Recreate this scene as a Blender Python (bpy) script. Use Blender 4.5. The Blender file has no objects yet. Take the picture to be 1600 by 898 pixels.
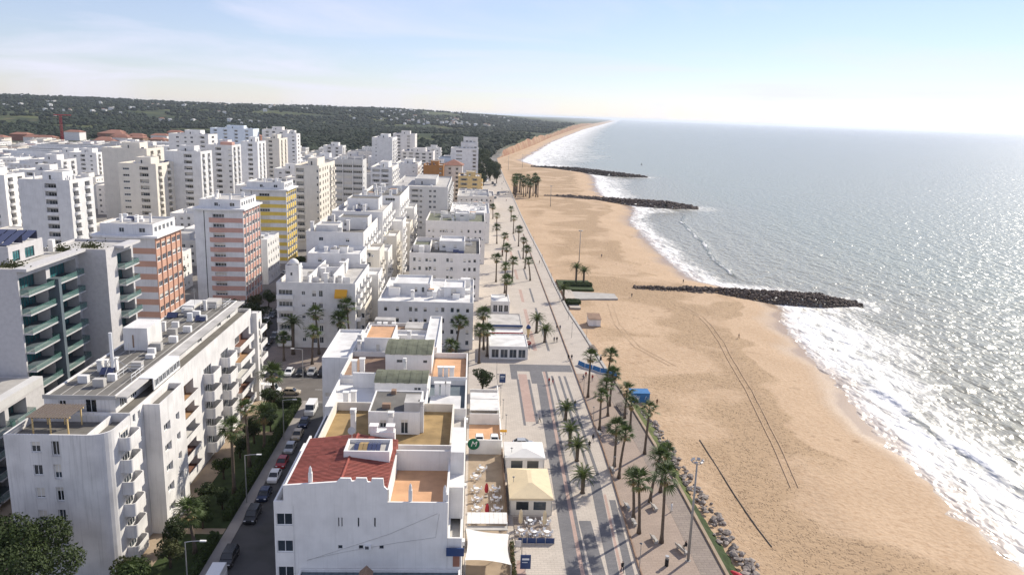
import bpy, bmesh, math, random
from mathutils import Vector, Matrix, noise
import numpy as np
R = math.radians
rng = random.Random(7)
scn = bpy.context.scene
COL = scn.collection

# ------------------------------------------------------------------ camera
CAM_H = 64.0
F_PX = 1200.0
roll = math.atan(.0356); pitch = math.atan(269 / F_PX); yaw = R(3.05)
Fv = Vector((math.sin(yaw) * math.cos(pitch), math.cos(yaw) * math.cos(pitch), -math.sin(pitch)))
R0 = Vector((math.cos(yaw), -math.sin(yaw), 0)); U0 = R0.cross(Fv)
Rv = R0 * math.cos(roll) + U0 * math.sin(roll); Uv = -R0 * math.sin(roll) + U0 * math.cos(roll)
cam_d = bpy.data.cameras.new('camera'); cam = bpy.data.objects.new('camera', cam_d); COL.objects.link(cam)
cam.matrix_world = Matrix(((Rv.x, Uv.x, -Fv.x, 0), (Rv.y, Uv.y, -Fv.y, 0), (Rv.z, Uv.z, -Fv.z, CAM_H), (0, 0, 0, 1)))
cam_d.sensor_width = 36; cam_d.lens = 36 * F_PX / 1600; cam_d.clip_start = 1; cam_d.clip_end = 200000
scn.camera = cam

# ------------------------------------------------------------------ sky, sun, exposure
SUN_EL, SUN_AZ = R(34), R(46)          # azimuth from +Y towards +X
w = bpy.data.worlds.new('World'); scn.world = w; w.use_nodes = True
nt = w.node_tree; nt.nodes.clear()
N = nt.nodes.new; L = nt.links.new
sky = N('ShaderNodeTexSky'); sky.sky_type = 'NISHITA'; sky.sun_disc = False
sky.sun_elevation = SUN_EL; sky.sun_rotation = SUN_AZ
sky.altitude = 60; sky.air_density = 1.0; sky.dust_density = 0.05; sky.ozone_density = 3.5
tc = N('ShaderNodeTexCoord'); sep = N('ShaderNodeSeparateXYZ'); L(tc.outputs['Generated'], sep.inputs[0])
# a flat layer of thin cloud: direction projected on a plane overhead
mz = N('ShaderNodeMath'); mz.operation = 'MAXIMUM'; mz.inputs[1].default_value = .02; L(sep.outputs['Z'], mz.inputs[0])
az = N('ShaderNodeMath'); az.operation = 'ADD'; az.inputs[1].default_value = .06; L(mz.outputs[0], az.inputs[0])
dx = N('ShaderNodeMath'); dx.operation = 'DIVIDE'; L(sep.outputs['X'], dx.inputs[0]); L(az.outputs[0], dx.inputs[1])
dy = N('ShaderNodeMath'); dy.operation = 'DIVIDE'; L(sep.outputs['Y'], dy.inputs[0]); L(az.outputs[0], dy.inputs[1])
cb = N('ShaderNodeCombineXYZ'); L(dx.outputs[0], cb.inputs[0]); L(dy.outputs[0], cb.inputs[1])
n1 = N('ShaderNodeTexNoise'); n1.inputs['Scale'].default_value = .34; n1.inputs['Detail'].default_value = 7; n1.inputs['Roughness'].default_value = .55
n1.inputs['Distortion'].default_value = .6; L(cb.outputs[0], n1.inputs['Vector'])
cr = N('ShaderNodeValToRGB'); cr.color_ramp.elements[0].position = .46; cr.color_ramp.elements[1].position = .80
cr.color_ramp.elements[0].color = (.27, .27, .27, 1); cr.color_ramp.elements[1].color = (1, 1, 1, 1)
L(n1.outputs['Fac'], cr.inputs[0])
mixc = N('ShaderNodeMixRGB'); L(cr.outputs[0], mixc.inputs[0]); L(sky.outputs[0], mixc.inputs[1])
# thin high veil, sunlit and nearly even in brightness
mixc.inputs[2].default_value = (7.9, 8.1, 8.6, 1)
tn2 = N('ShaderNodeMixRGB'); tn2.blend_type = 'MULTIPLY'; tn2.inputs[0].default_value = 1; tn2.inputs[2].default_value = (.975, .95, 1.07, 1); L(mixc.outputs[0], tn2.inputs[1])
bg = N('ShaderNodeBackground'); bg.inputs['Strength'].default_value = .08; L(tn2.outputs[0], bg.inputs['Color'])
wo = N('ShaderNodeOutputWorld'); L(bg.outputs[0], wo.inputs['Surface'])
sd = bpy.data.lights.new('sun', 'SUN'); sd.energy = 4.1; sd.angle = R(.53); sd.color = (1, .92, .79)
so = bpy.data.objects.new('sun', sd); COL.objects.link(so)
sv = Vector((math.sin(SUN_AZ) * math.cos(SUN_EL), math.cos(SUN_AZ) * math.cos(SUN_EL), math.sin(SUN_EL)))
so.rotation_euler = sv.to_track_quat('Z', 'Y').to_euler(); so.location = (200, 200, 300)
scn.view_settings.view_transform = 'Standard'; scn.view_settings.look = 'None'
scn.view_settings.exposure = 0.56; scn.view_settings.gamma = 1
scn.cycles.max_bounces = 6; scn.cycles.diffuse_bounces = 3; scn.cycles.glossy_bounces = 2
scn.cycles.transmission_bounces = 3; scn.cycles.transparent_max_bounces = 6; scn.cycles.volume_bounces = 0
scn.cycles.sample_clamp_indirect = 6

# ------------------------------------------------------------------ materials
MATS = {}
def mat(name, col, rough=.8, var=.0, scale=1.0, metal=0, spec=.3, streak=0, stain=None, bump=0, bscale=20, objvar=0, transl=0, alpha=1, emis=None):
    """principled material with object-space noise variation; streak = vertical weather streaks"""
    if name in MATS: return MATS[name]
    m = bpy.data.materials.new(name); m.use_nodes = True; t = m.node_tree; b = t.nodes['Principled BSDF']
    b.inputs['Roughness'].default_value = rough; b.inputs['Metallic'].default_value = metal
    b.inputs['Specular IOR Level'].default_value = spec
    c = (*col, 1); b.inputs['Base Color'].default_value = c
    cur = None
    geo = t.nodes.new('ShaderNodeNewGeometry')
    def mixn(fac, colB, blend='MIX'):
        nonlocal cur
        mx = t.nodes.new('ShaderNodeMixRGB'); mx.blend_type = blend
        t.links.new(fac, mx.inputs[0])
        if cur is None: mx.inputs[1].default_value = c
        else: t.links.new(cur, mx.inputs[1])
        mx.inputs[2].default_value = (*colB, 1); cur = mx.outputs[0]
    def nz(sc, det=4, vec=None, lo=.4, hi=.7, mul=1):
        n = t.nodes.new('ShaderNodeTexNoise'); n.inputs['Scale'].default_value = sc; n.inputs['Detail'].default_value = det
        t.links.new(vec or geo.outputs['Position'], n.inputs['Vector'])
        mr = t.nodes.new('ShaderNodeMapRange'); mr.inputs[1].default_value = lo; mr.inputs[2].default_value = hi
        mr.inputs[3].default_value = 0; mr.inputs[4].default_value = mul
        t.links.new(n.outputs['Fac'], mr.inputs[0]); return mr.outputs[0], n.outputs['Fac']
    if var:
        f, _ = nz(scale, 5, mul=1); mixn(f, tuple(x * (1 - var) for x in col))
    if streak:
        mp = t.nodes.new('ShaderNodeMapping'); mp.inputs['Scale'].default_value = (2.6, 2.6, .11); t.links.new(geo.outputs['Position'], mp.inputs[0])
        f, _ = nz(1.6, 5, mp.outputs[0], .52, .85, streak * .75); mixn(f, stain or tuple(x * .55 for x in col))
    if objvar:
        oi = t.nodes.new('ShaderNodeObjectInfo'); hs = t.nodes.new('ShaderNodeHueSaturation')
        mr = t.nodes.new('ShaderNodeMapRange'); mr.inputs[3].default_value = 1 - objvar; mr.inputs[4].default_value = 1 + objvar
        t.links.new(oi.outputs['Random'], mr.inputs[0]); t.links.new(mr.outputs[0], hs.inputs['Value'])
        if cur is None: hs.inputs['Color'].default_value = c
        else: t.links.new(cur, hs.inputs['Color'])
        cur = hs.outputs[0]
    if cur is not None: t.links.new(cur, b.inputs['Base Color'])
    if bump:
        _, n = nz(bscale, 3); bp = t.nodes.new('ShaderNodeBump'); bp.inputs['Strength'].default_value = bump; bp.inputs['Distance'].default_value = .1
        t.links.new(n, bp.inputs['Height']); t.links.new(bp.outputs[0], b.inputs['Normal'])
    if transl:
        ts = t.nodes.new('ShaderNodeBsdfTranslucent'); mx = t.nodes.new('ShaderNodeMixShader'); mx.inputs[0].default_value = transl
        if cur is not None: t.links.new(cur, ts.inputs[0])
        else: ts.inputs[0].default_value = c
        out = t.nodes['Material Output']
        t.links.new(b.outputs[0], mx.inputs[1]); t.links.new(ts.outputs[0], mx.inputs[2]); t.links.new(mx.outputs[0], out.inputs['Surface'])
    if alpha < 1: b.inputs['Alpha'].default_value = alpha
    MATS[name] = m; return m

M = lambda n: MATS[n]
mat('white', (.80, .782, .75), .85, .12, .5, streak=.42, stain=(.52, .50, .46), objvar=.06)
mat('white2', (.755, .745, .73), .85, .14, .4, streak=.7, stain=(.44, .43, .41), objvar=.07)
mat('white_old', (.75, .73, .705), .9, .22, .28, streak=.9, stain=(.40, .39, .37))
mat('cream', (.74, .69, .60), .85, .10, .4, streak=.4)
mat('grey_wall', (.60, .59, .57), .85, .10, .4, streak=.4)
mat('grey_brick', (.55, .535, .53), .85, .12, 1.5, bump=.1)
mat('pale_blue', (.66, .72, .78), .85, .08, .4, streak=.3)
mat('rose_white', (.77, .735, .695), .85, .1, .4, streak=.5, objvar=.07)
mat('inner', (.62, .60, .57), .9, .1, .6)
mat('frame', (.78, .78, .77), .5)
mat('dark_frame', (.10, .10, .11), .4)
mat('glass', (.030, .040, .050), .06, spec=.7, objvar=.6)
mat('teal_glass', (.03, .13, .14), .06, spec=.7, objvar=.4)
mat('rail_glass', (.12, .24, .21), .08, spec=.6, alpha=.38)
mat('shutter', (.66, .62, .55), .7, objvar=.12)
mat('curtain', (.5, .47, .42), .9, objvar=.15)
mat('orange', (.57, .335, .24), .85, .10, .5, streak=.3)
mat('pink', (.60, .35, .285), .85, .10, .5, streak=.3)
mat('yellow', (.72, .52, .11), .85, .12, .5, streak=.3)
mat('ochre', (.68, .50, .24), .85, .1, .5, streak=.3)
mat('rust', (.42, .20, .07), .85, .1, .5)
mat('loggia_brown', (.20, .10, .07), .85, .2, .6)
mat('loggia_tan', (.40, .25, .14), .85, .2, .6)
mat('roof_grey', (.175, .165, .148), .9, .28, .35, bump=.2)
mat('roof_light', (.50, .48, .45), .9, .30, .3, streak=0)
mat('roof_white', (.70, .69, .67), .8, .25, .35)
mat('roof_gold', (.35, .24, .11), .9, .35, .5)
mat('roof_orange', (.62, .36, .20), .85, .25, .4)
mat('roof_brown', (.30, .20, .14), .9, .3, .5)
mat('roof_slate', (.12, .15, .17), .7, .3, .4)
mat('roof_moss', (.16, .17, .12), .9, .4, .8)
mat('terracotta', (.31, .15, .105), .85, .2, .7, objvar=.12)
mat('red_tile', (.29, .085, .065), .75, .25, 1.2, objvar=.2)
mat('red_ridge', (.30, .075, .055), .75, .2, 1.2)
mat('metal', (.45, .45, .45), .4, metal=.6)
mat('pole', (.30, .30, .29), .5, metal=.3)
mat('white_metal', (.75, .75, .74), .4)
mat('concrete', (.42, .40, .37), .9, .18, .5)
mat('solar', (.05, .06, .12), .15, spec=.6)
mat('blue_paint', (.03, .16, .38), .5, .2, 1.5)
mat('navy', (.03, .06, .16), .4)
mat('awning_orange', (.75, .38, .04), .8)
mat('canvas_cream', (.74, .62, .42), .85, .08, 1.0, transl=.15)
mat('canvas_white', (.80, .79, .76), .85, .06, 1.0, transl=.1)
mat('pvc', (.45, .45, .44), .2, alpha=.6)
mat('wood', (.17, .11, .07), .8, .25, 3)
mat('bench_slat', (.16, .13, .11), .8, .25, 3)
mat('tar', (.09, .09, .09), .9)
mat('plastic_white', (.8, .8, .8), .4)
mat('red_cloth', (.38, .03, .04), .8)
mat('green_sign', (.01, .14, .07), .5)
mat('black', (.015, .015, .017), .5)
mat('tyre', (.02, .02, .02), .8)
mat('red_boat', (.45, .03, .04), .4)
mat('trunk', (.14, .11, .085), .95, .35, 2.5)
mat('bark', (.10, .075, .055), .95, .3, 2)
mat('fan_leaf', (.075, .11, .032), .6, .35, 1.5, objvar=.3, transl=.25)
mat('fan_dead', (.30, .22, .10), .9, .3, 2, objvar=.2)
mat('date_leaf', (.10, .135, .04), .6, .3, 1.5, objvar=.2, transl=.25)
mat('leaf_dark', (.038, .058, .018), .7, .45, .6, transl=.2)
mat('leaf_tree', (.05, .074, .021), .7, .45, .6, transl=.25)
mat('leaf_mid', (.055, .085, .022), .7, .4, .6, transl=.25)
mat('leaf_olive', (.085, .095, .035), .7, .4, .6, transl=.25)
mat('lawn', (.04, .062, .018), .95, .45, .8, bump=.5, bscale=9)
mat('scrub', (.10, .12, .035), .95, .5, .8)

# ------------------------------------------------------------------ mesh builder
class MB:
    def __init__(s): s.v = []; s.f = []; s.m = []
    def quad(s, a, b, c, d, m=0):
        n = len(s.v); s.v += [tuple(a), tuple(b), tuple(c), tuple(d)]; s.f.append((n, n + 1, n + 2, n + 3)); s.m.append(m)
    def tri(s, a, b, c, m=0):
        n = len(s.v); s.v += [tuple(a), tuple(b), tuple(c)]; s.f.append((n, n + 1, n + 2)); s.m.append(m)
    def poly(s, pts, m=0):
        n = len(s.v); s.v += [tuple(p) for p in pts]; s.f.append(tuple(range(n, n + len(pts)))); s.m.append(m)
    def box(s, x0, x1, y0, y1, z0, z1, m=0, skip='', top=None):
        p = [(x0, y0, z0), (x1, y0, z0), (x1, y1, z0), (x0, y1, z0), (x0, y0, z1), (x1, y0, z1), (x1, y1, z1), (x0, y1, z1)]
        for k, q in (('b', (3, 2, 1, 0)), ('t', (4, 5, 6, 7)), ('S', (0, 1, 5, 4)), ('E', (1, 2, 6, 5)), ('N', (2, 3, 7, 6)), ('W', (3, 0, 4, 7))):
            if k not in skip: s.quad(*[p[i] for i in q], top if (k == 't' and top is not None) else m)
    def prism(s, pts, z0, z1, m=0, top=None, bottom=False):
        n = len(pts)
        for i in range(n):
            a, b = pts[i], pts[(i + 1) % n]
            s.quad((a[0], a[1], z0), (b[0], b[1], z0), (b[0], b[1], z1), (a[0], a[1], z1), m)
        s.poly([(p[0], p[1], z1) for p in pts], m if top is None else top)
        if bottom: s.poly([(p[0], p[1], z0) for p in reversed(pts)], m)
    def tube(s, path, radii, seg=8, m=0, cap=True):
        rings = []
        for i, p in enumerate(path):
            p = Vector(p); a = Vector(path[max(i - 1, 0)]); b = Vector(path[min(i + 1, len(path) - 1)])
            d = (b - a).normalized(); u = d.cross(Vector((0, 0, 1)) if abs(d.z) < .95 else Vector((1, 0, 0))).normalized(); q = d.cross(u)
            r = radii[i] if hasattr(radii, '__len__') else radii
            base = len(s.v)
            for k in range(seg):
                t = 2 * math.pi * k / seg; s.v.append(tuple(p + u * r * math.cos(t) + q * r * math.sin(t)))
            rings.append(base)
        for i in range(len(rings) - 1):
            for k in range(seg):
                k2 = (k + 1) % seg; s.f.append((rings[i] + k, rings[i + 1] + k, rings[i + 1] + k2, rings[i] + k2)); s.m.append(m)
        if cap:
            s.f.append(tuple(rings[0] + k for k in range(seg))); s.m.append(m)
            s.f.append(tuple(rings[-1] + k for k in reversed(range(seg)))); s.m.append(m)
    def cyl(s, x, y, z0, z1, r, seg=10, m=0, r1=None): s.tube([(x, y, z0), (x, y, z1)], [r, r if r1 is None else r1], seg, m)
    def mesh(s, name, mats, smooth=False):
        me = bpy.data.meshes.new(name); me.from_pydata(s.v, [], s.f); me.update()
        for k in (mats if isinstance(mats, (list, tuple)) else [mats]): me.materials.append(M(k) if isinstance(k, str) else k)
        me.polygons.foreach_set('material_index', s.m)
        if smooth: me.polygons.foreach_set('use_smooth', [True] * len(me.polygons))
        return me
    def build(s, name, mats, parent=None, smooth=False, loc=None):
        return link(name, s.mesh(name, mats, smooth), parent, loc)

def link(name, data, parent=None, loc=None, rz=0, scale=None):
    o = bpy.data.objects.new(name, data); COL.objects.link(o)
    if parent: o.parent = parent
    if loc: o.location = loc
    if rz: o.rotation_euler = (0, 0, rz)
    if scale: o.scale = scale
    return o
def tag(o, label=None, cat=None, group=None, kind=None):
    if label: o['label'] = label
    if cat: o['category'] = cat
    if group: o['group'] = group
    if kind: o['kind'] = kind
    return o
def empty(name, loc=(0, 0, 0), label=None, cat=None, group=None, rz=0):
    o = bpy.data.objects.new(name, None); COL.objects.link(o); o.location = loc; o.rotation_euler = (0, 0, rz); o.empty_display_size = .5
    return tag(o, label, cat, group)
ORD = ['nearest', 'second nearest', 'third nearest', 'fourth nearest', 'fifth nearest', 'sixth nearest', 'seventh nearest', 'eighth nearest', 'ninth nearest', 'tenth nearest'] + \
      [w_ + ' nearest' for w_ in 'eleventh twelfth thirteenth fourteenth fifteenth sixteenth seventeenth eighteenth nineteenth twentieth twenty-first twenty-second twenty-third twenty-fourth twenty-fifth twenty-sixth'.split()]
def interp(tab, t):
    if t <= tab[0][0]: return tab[0][1]
    for (a, x), (b, y) in zip(tab, tab[1:]):
        if t <= b: return x + (y - x) * (t - a) / (b - a)
    return tab[-1][1]
def sstep(a, b, x):
    t = min(1, max(0, (x - a) / (b - a))); return t * t * (3 - 2 * t)
def fbm(x, y, z=0, o=4): return noise.fractal(Vector((x, y, z)), 1.0, 2.0, o)
# ------------------------------------------------------------------ people: one skinned mesh per pose, clothing by region (made early, while the scene is small)
def person_mesh(pose, top, legs, hair, skin=(.45, .28, .2)):
    J = {'pel': (0, 0, .94), 'wst': (0, .0, 1.08), 'chs': (0, -.01, 1.32), 'nck': (0, 0, 1.48), 'hd0': (0, -.01, 1.56), 'hd': (0, -.02, 1.66), 'hdt': (0, -.01, 1.76)}
    st = .26 if pose == 'walk' else .04
    for s, n_ in ((-1, 'L'), (1, 'R')):
        f = -st * s
        if pose == 'sit': J.update({'hip' + n_: (s * .10, 0, .92), 'kne' + n_: (s * .12, -.42, .92), 'ank' + n_: (s * .12, -.46, .52), 'toe' + n_: (s * .12, -.64, .47)})
        else: J.update({'hip' + n_: (s * .10, 0, .88), 'kne' + n_: (s * .105, f * .55 - .04, .50), 'ank' + n_: (s * .10, f + (.06 if f > 0 else 0), .09), 'toe' + n_: (s * .11, f - .15, .04)})
        J.update({'sho' + n_: (s * .19, 0, 1.40), 'elb' + n_: (s * .25, st * s * .5 + .03, 1.12), 'wri' + n_: (s * .25, st * s * .9 - .08, .90), 'han' + n_: (s * .25, st * s * 1.0 - .10, .80)})
    E_ = [('pel', 'wst'), ('wst', 'chs'), ('chs', 'nck'), ('nck', 'hd0'), ('hd0', 'hd'), ('hd', 'hdt')]
    for n_ in 'LR': E_ += [('pel', 'hip' + n_), ('hip' + n_, 'kne' + n_), ('kne' + n_, 'ank' + n_), ('ank' + n_, 'toe' + n_), ('chs', 'sho' + n_), ('sho' + n_, 'elb' + n_), ('elb' + n_, 'wri' + n_), ('wri' + n_, 'han' + n_)]
    Rd = {'pel': .15, 'wst': .135, 'chs': .15, 'nck': .06, 'hd0': .075, 'hd': .105, 'hdt': .07, 'hip': .10, 'kne': .065, 'ank': .045, 'toe': .04, 'sho': .075, 'elb': .05, 'wri': .035, 'han': .04}
    ks = list(J); me = bpy.data.meshes.new('p'); me.from_pydata([J[k] for k in ks], [(ks.index(a), ks.index(b)) for a, b in E_], []); o = bpy.data.objects.new('p', me); COL.objects.link(o)
    sk = o.modifiers.new('s', 'SKIN'); sl = me.skin_vertices[0].data
    for i, k in enumerate(ks): rr = Rd.get(k, Rd.get(k[:3], .05)); sl[i].radius = (rr, rr); sl[i].use_root = k == 'pel'
    o.modifiers.new('u', 'SUBSURF').levels = 1
    dg = bpy.context.evaluated_depsgraph_get(); out = bpy.data.meshes.new_from_object(o.evaluated_get(dg)); bpy.data.objects.remove(o)
    for nm, c in (('top', top), ('legs', legs), ('hair', hair), ('skin', skin), ('shoe', (.03, .03, .03))):
        out.materials.append(mat('cloth_%s_%s' % (nm, '_'.join('%03d' % int(x * 1000) for x in c)), c, .85))
    for p in out.polygons:
        c = p.center; a = abs(c.x); hy = c.z
        if pose == 'sit': i = 3 if hy > 1.50 else 0 if hy > 1.0 or (a > .19 and hy > .86) else 1
        elif hy > 1.49: i = 2 if (hy > 1.70 or c.y > .03) else 3
        elif a > .17 and hy < .93: i = 3
        elif hy > .96 or (a > .17 and hy > .84): i = 0
        elif hy > .10: i = 1
        else: i = 4
        if pose == 'sit' and hy > 1.70: i = 2
        p.material_index = i; p.use_smooth = True
    out.name = 'person'; return out
CL = {'black': (.02, .02, .022), 'navy': (.03, .04, .09), 'red': (.35, .03, .03), 'grey': (.2, .2, .2), 'white': (.7, .7, .68), 'brown': (.15, .09, .05), 'blue': (.06, .12, .3)}
PM = {}
for k in [('walk','black','black'),('walk','black','navy'),('walk','grey','black'),('walk','red','navy'),('walk','grey','red'),('walk','black','blue'),('walk','navy','navy'),('stand','red','black'),('stand','red','grey'),('walk','black','grey'),('walk','navy','black'),('walk','black','brown'),('stand','brown','brown'),('stand','black','grey'),('sit','black','black'),('sit','black','navy'),('stand','white','white'),('walk','white','white')]:
    PM[k] = person_mesh(k[0], CL[k[1]], CL[k[2]], (.03, .02, .015))
TXT = {}
for body, size in (('M', 1.5),):
    cu = bpy.data.curves.new('t', 'FONT'); cu.body = body; cu.size = size; cu.extrude = .01; cu.align_x = 'CENTER'; cu.align_y = 'CENTER'; cu.shear = .25; o = bpy.data.objects.new('t', cu); COL.objects.link(o)
    TXT[body] = bpy.data.meshes.new_from_object(o.evaluated_get(bpy.context.evaluated_depsgraph_get())); bpy.data.objects.remove(o); TXT[body].materials.clear(); TXT[body].materials.append(M('frame'))
# ------------------------------------------------------------------ the coast: land, beach, sea
SEA = -3.5
SHORE = [(-300, 92), (60, 90), (106, 89.1), (123, 89.5), (139, 91.2), (154, 93), (175, 96.2), (197, 99.7), (220, 102.5), (250, 108.4), (272, 115.6), (288, 117.3), (300, 113),
         (313, 105), (321, 97.4), (349, 96.3), (391, 97.2), (459, 103), (517, 106.7), (574, 122), (610, 126), (650, 117), (688, 114.4), (786, 123.5), (890, 140), (960, 140), (1010, 118),
         (1060, 90), (1170, 69), (1300, 86), (1535, 123), (2052, 197), (2795, 325), (4380, 598), (8282, 1332), (21233, 3760), (60000, 11000)]
EDGE = [(-300, 38.5), (99, 38.3), (116, 38.3), (136, 38.2), (156, 37.6), (183, 36.6), (224, 34.9), (251, 33.5), (291, 33.1), (354, 33), (423, 32.2), (507, 31.8), (657, 32), (788, 31.5),
        (1000, 32), (1172, 33), (1346, 63), (1807, 138), (2458, 235), (2953, 318), (5847, 800), (16828, 2800), (60000, 10500)]
def shore(y):
    b = interp(SHORE, y)
    return b + (1.6 * fbm(y * .035, 3.3) + .7 * fbm(y * .16, 7.7)) * (1 if y < 1400 else 3)
def edge(y): return interp(EDGE, y)
def cliff_h(y): return 15 * sstep(1190, 1330, y) * (1 - .55 * sstep(2000, 2400, y)) * (.8 + .4 * fbm(y * .01, 1.2))
def land_z(x, y):
    r = math.hypot(x, y); e = edge(y) - x
    z = 0
    if r > 1150:
        z = 66 * sstep(1500, 4300, r) + 10 * sstep(1500, 2600, r) * fbm(x * .0011, y * .0011, 2.) + 4 * sstep(1300, 2000, r) * fbm(x * .005, y * .005, 5., 3)
        z *= .25 + .75 * sstep(0, 900, e)
        z -= 60 * sstep(5200, 12000, r) * .6
        z = max(z, 0)
        z += sstep(0, 4, e) * cliff_h(y) * (1 - sstep(60, 900, e))
    return z
def rows():
    y = -120.; out = []
    while y < 60000:
        out.append(y); y += max(4., 4. + (y - 350) * .012) if y > 300 else 4.
    return out
# land sheet, one mesh out to the horizon
ys = []
y = -150.
while y < 60000: ys.append(y); y += max(14, y * .03)
es = [0, .5, 2, 5, 10, 20, 40]
while es[-1] < 40000: es.append(es[-1] * 1.09 + 8)
me_v = []; me_f = []
for j, y in enumerate(ys):
    ex = edge(y)
    for e in es:
        x = ex - e; me_v.append((x, y, (land_z(x, y) if e > 0 else min(0, land_z(x, y)) - 1.6) - .02))
n = len(es)
for j in range(len(ys) - 1):
    for i in range(n - 1):
        a = j * n + i; me_f.append((a, a + n, a + n + 1, a + 1))
me = bpy.data.meshes.new('ground'); me.from_pydata(me_v, [], me_f); me.update()
m = bpy.data.materials.new('land'); m.use_nodes = True; t = m.node_tree; b = t.nodes['Principled BSDF']; b.inputs['Roughness'].default_value = .95; b.inputs['Specular IOR Level'].default_value = .1
geo = t.nodes.new('ShaderNodeNewGeometry')
def tnoise(t, vec, sc, det, lo, hi, dist=0):
    n_ = t.nodes.new('ShaderNodeTexNoise'); n_.inputs['Scale'].default_value = sc; n_.inputs['Detail'].default_value = det; n_.inputs['Distortion'].default_value = dist
    t.links.new(vec, n_.inputs['Vector']); r_ = t.nodes.new('ShaderNodeMapRange'); r_.inputs[1].default_value = lo; r_.inputs[2].default_value = hi
    t.links.new(n_.outputs['Fac'], r_.inputs[0]); return r_.outputs[0]
def tmix(t, fac, a, b_, blend='MIX'):
    x_ = t.nodes.new('ShaderNodeMixRGB'); x_.blend_type = blend
    if isinstance(fac, (int, float)): x_.inputs[0].default_value = fac
    else: t.links.new(fac, x_.inputs[0])
    for k, s_ in ((1, a), (2, b_)):
        if isinstance(s_, tuple): x_.inputs[k].default_value = (*s_, 1)
        else: t.links.new(s_, x_.inputs[k])
    return x_.outputs[0]
def tmath(t, op, a, b_=None, clamp=False):
    x_ = t.nodes.new('ShaderNodeMath'); x_.operation = op; x_.use_clamp = clamp
    for k, s_ in ((0, a), (1, b_)):
        if s_ is None: continue
        if isinstance(s_, (int, float)): x_.inputs[k].default_value = s_
        else: t.links.new(s_, x_.inputs[k])
    return x_.outputs[0]
def tattr(t, name):
    a_ = t.nodes.new('ShaderNodeAttribute'); a_.attribute_name = name; return a_.outputs['Fac']
def trange(t, v, a, b_, c=0, d=1):
    r_ = t.nodes.new('ShaderNodeMapRange'); r_.inputs[1].default_value = a; r_.inputs[2].default_value = b_; r_.inputs[3].default_value = c; r_.inputs[4].default_value = d
    t.links.new(v, r_.inputs[0]); return r_.outputs[0]
pos = geo.outputs['Position']
ln = t.nodes.new('ShaderNodeVectorMath'); ln.operation = 'LENGTH'; t.links.new(pos, ln.inputs[0])
farf = trange(t, ln.outputs['Value'], 1150, 1500)
town = tmix(t, tnoise(t, pos, .05, 5, .4, .65), (.26, .24, .22), (.17, .16, .15))
hill = tmix(t, tnoise(t, pos, .006, 6, .45, .62), (.035, .05, .025), (.095, .105, .04))
hill = tmix(t, tnoise(t, pos, .02, 5, .62, .70), hill, (.16, .12, .07))
c0 = tmix(t, farf, town, hill)
# bare red cliff where the ground is steep
sepn = t.nodes.new('ShaderNodeSeparateXYZ'); t.links.new(geo.outputs['True Normal'], sepn.inputs[0])
stp = trange(t, sepn.outputs['Z'], .9, .6)
c0 = tmix(t, stp, c0, tmix(t, tnoise(t, pos, .05, 4, .4, .6), (.26, .135, .085), (.36, .25, .16)))
t.links.new(c0, b.inputs['Base Color'])
me.materials.append(m)
tag(link('ground', me), kind='structure')

# beach
ys = [y for y in rows() if y < 25000]
ts = [i / 40 for i in range(41)] + [1.02, 1.05, 1.1, 1.2, 1.35]
bv = []; bf = []; dsh = []; dw = []
for y in ys:
    xw = edge(y) - .3; xs = shore(y); wd = max(xs - xw, 8)
    for tt in ts:
        x = xw + tt * wd; d = (tt - 1) * wd
        if d < -26: z = -1.25 - .35 * (tt)
        else: z = SEA + max(-.09 * d, -1.0 if d > 0 else 0) if d <= 0 else SEA - .05 * d
        if d < -26: z = min(z, -1.2)
        zb = -1.25 - .35 * tt
        z = zb + (z - zb) * sstep(-34, -18, d) if d <= -18 else z
        if y < 900: z += .10 * fbm(x * .12, y * .12, 1.) * sstep(0, .1, tt) * sstep(2, -14, d) + .05 * fbm(x * .5, y * .5, 4.) * (1 - tt) * sstep(0, .1, tt)
        bv.append((x, y, z)); dsh.append(d); dw.append(tt * wd)
n = len(ts)
for j in range(len(ys) - 1):
    for i in range(n - 1):
        a = j * n + i; bf.append((a, a + 1, a + n + 1, a + n))
me = bpy.data.meshes.new('beach'); me.from_pydata(bv, [], bf); me.update()
for nm, arr in (('shore_d', dsh), ('wall_d', dw)):
    at = me.attributes.new(nm, 'FLOAT', 'POINT'); at.data.foreach_set('value', arr)
me.polygons.foreach_set('use_smooth', [True] * len(me.polygons))
m = bpy.data.materials.new('sand'); m.use_nodes = True; t = m.node_tree; b = t.nodes['Principled BSDF']
geo = t.nodes.new('ShaderNodeNewGeometry'); pos = geo.outputs['Position']
sd_ = tattr(t, 'shore_d'); wd_ = tattr(t, 'wall_d')
base = tmix(t, tnoise(t, pos, .06, 6, .35, .7), (.515, .375, .248), (.45, .322, .208))
base = tmix(t, tnoise(t, pos, 1.1, 6, .45, .75), base, (.40, .27, .165))
# trampled, pebbly belt between the wall and the smooth wash zone
wob = tmath(t, 'ADD', sd_, trange(t, tnoise(t, pos, .03, 3, .3, .7), 0, 1, -10, 10))
wob2 = tmath(t, 'ADD', sd_, trange(t, tnoise(t, pos, .028, 4, .3, .7), 0, 1, -5, 5))
belt = tmath(t, 'MULTIPLY', trange(t, wob, -17, -18.5), trange(t, wd_, 2, 12), True)
belt = tmath(t, 'MULTIPLY', belt, tnoise(t, pos, .03, 4, .42, .50, .5), True)
mp = t.nodes.new('ShaderNodeMapping'); mp.inputs['Scale'].default_value = (1.6, .8, 1); t.links.new(pos, mp.inputs[0])
vz = t.nodes.new('ShaderNodeTexVoronoi'); vz.inputs['Scale'].default_value = 2.3; t.links.new(mp.outputs[0], vz.inputs['Vector'])
pock = trange(t, vz.outputs['Distance'], .42, .22)
pock = tmath(t, 'MULTIPLY', pock, tnoise(t, pos, .9, 4, .44, .58))
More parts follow.
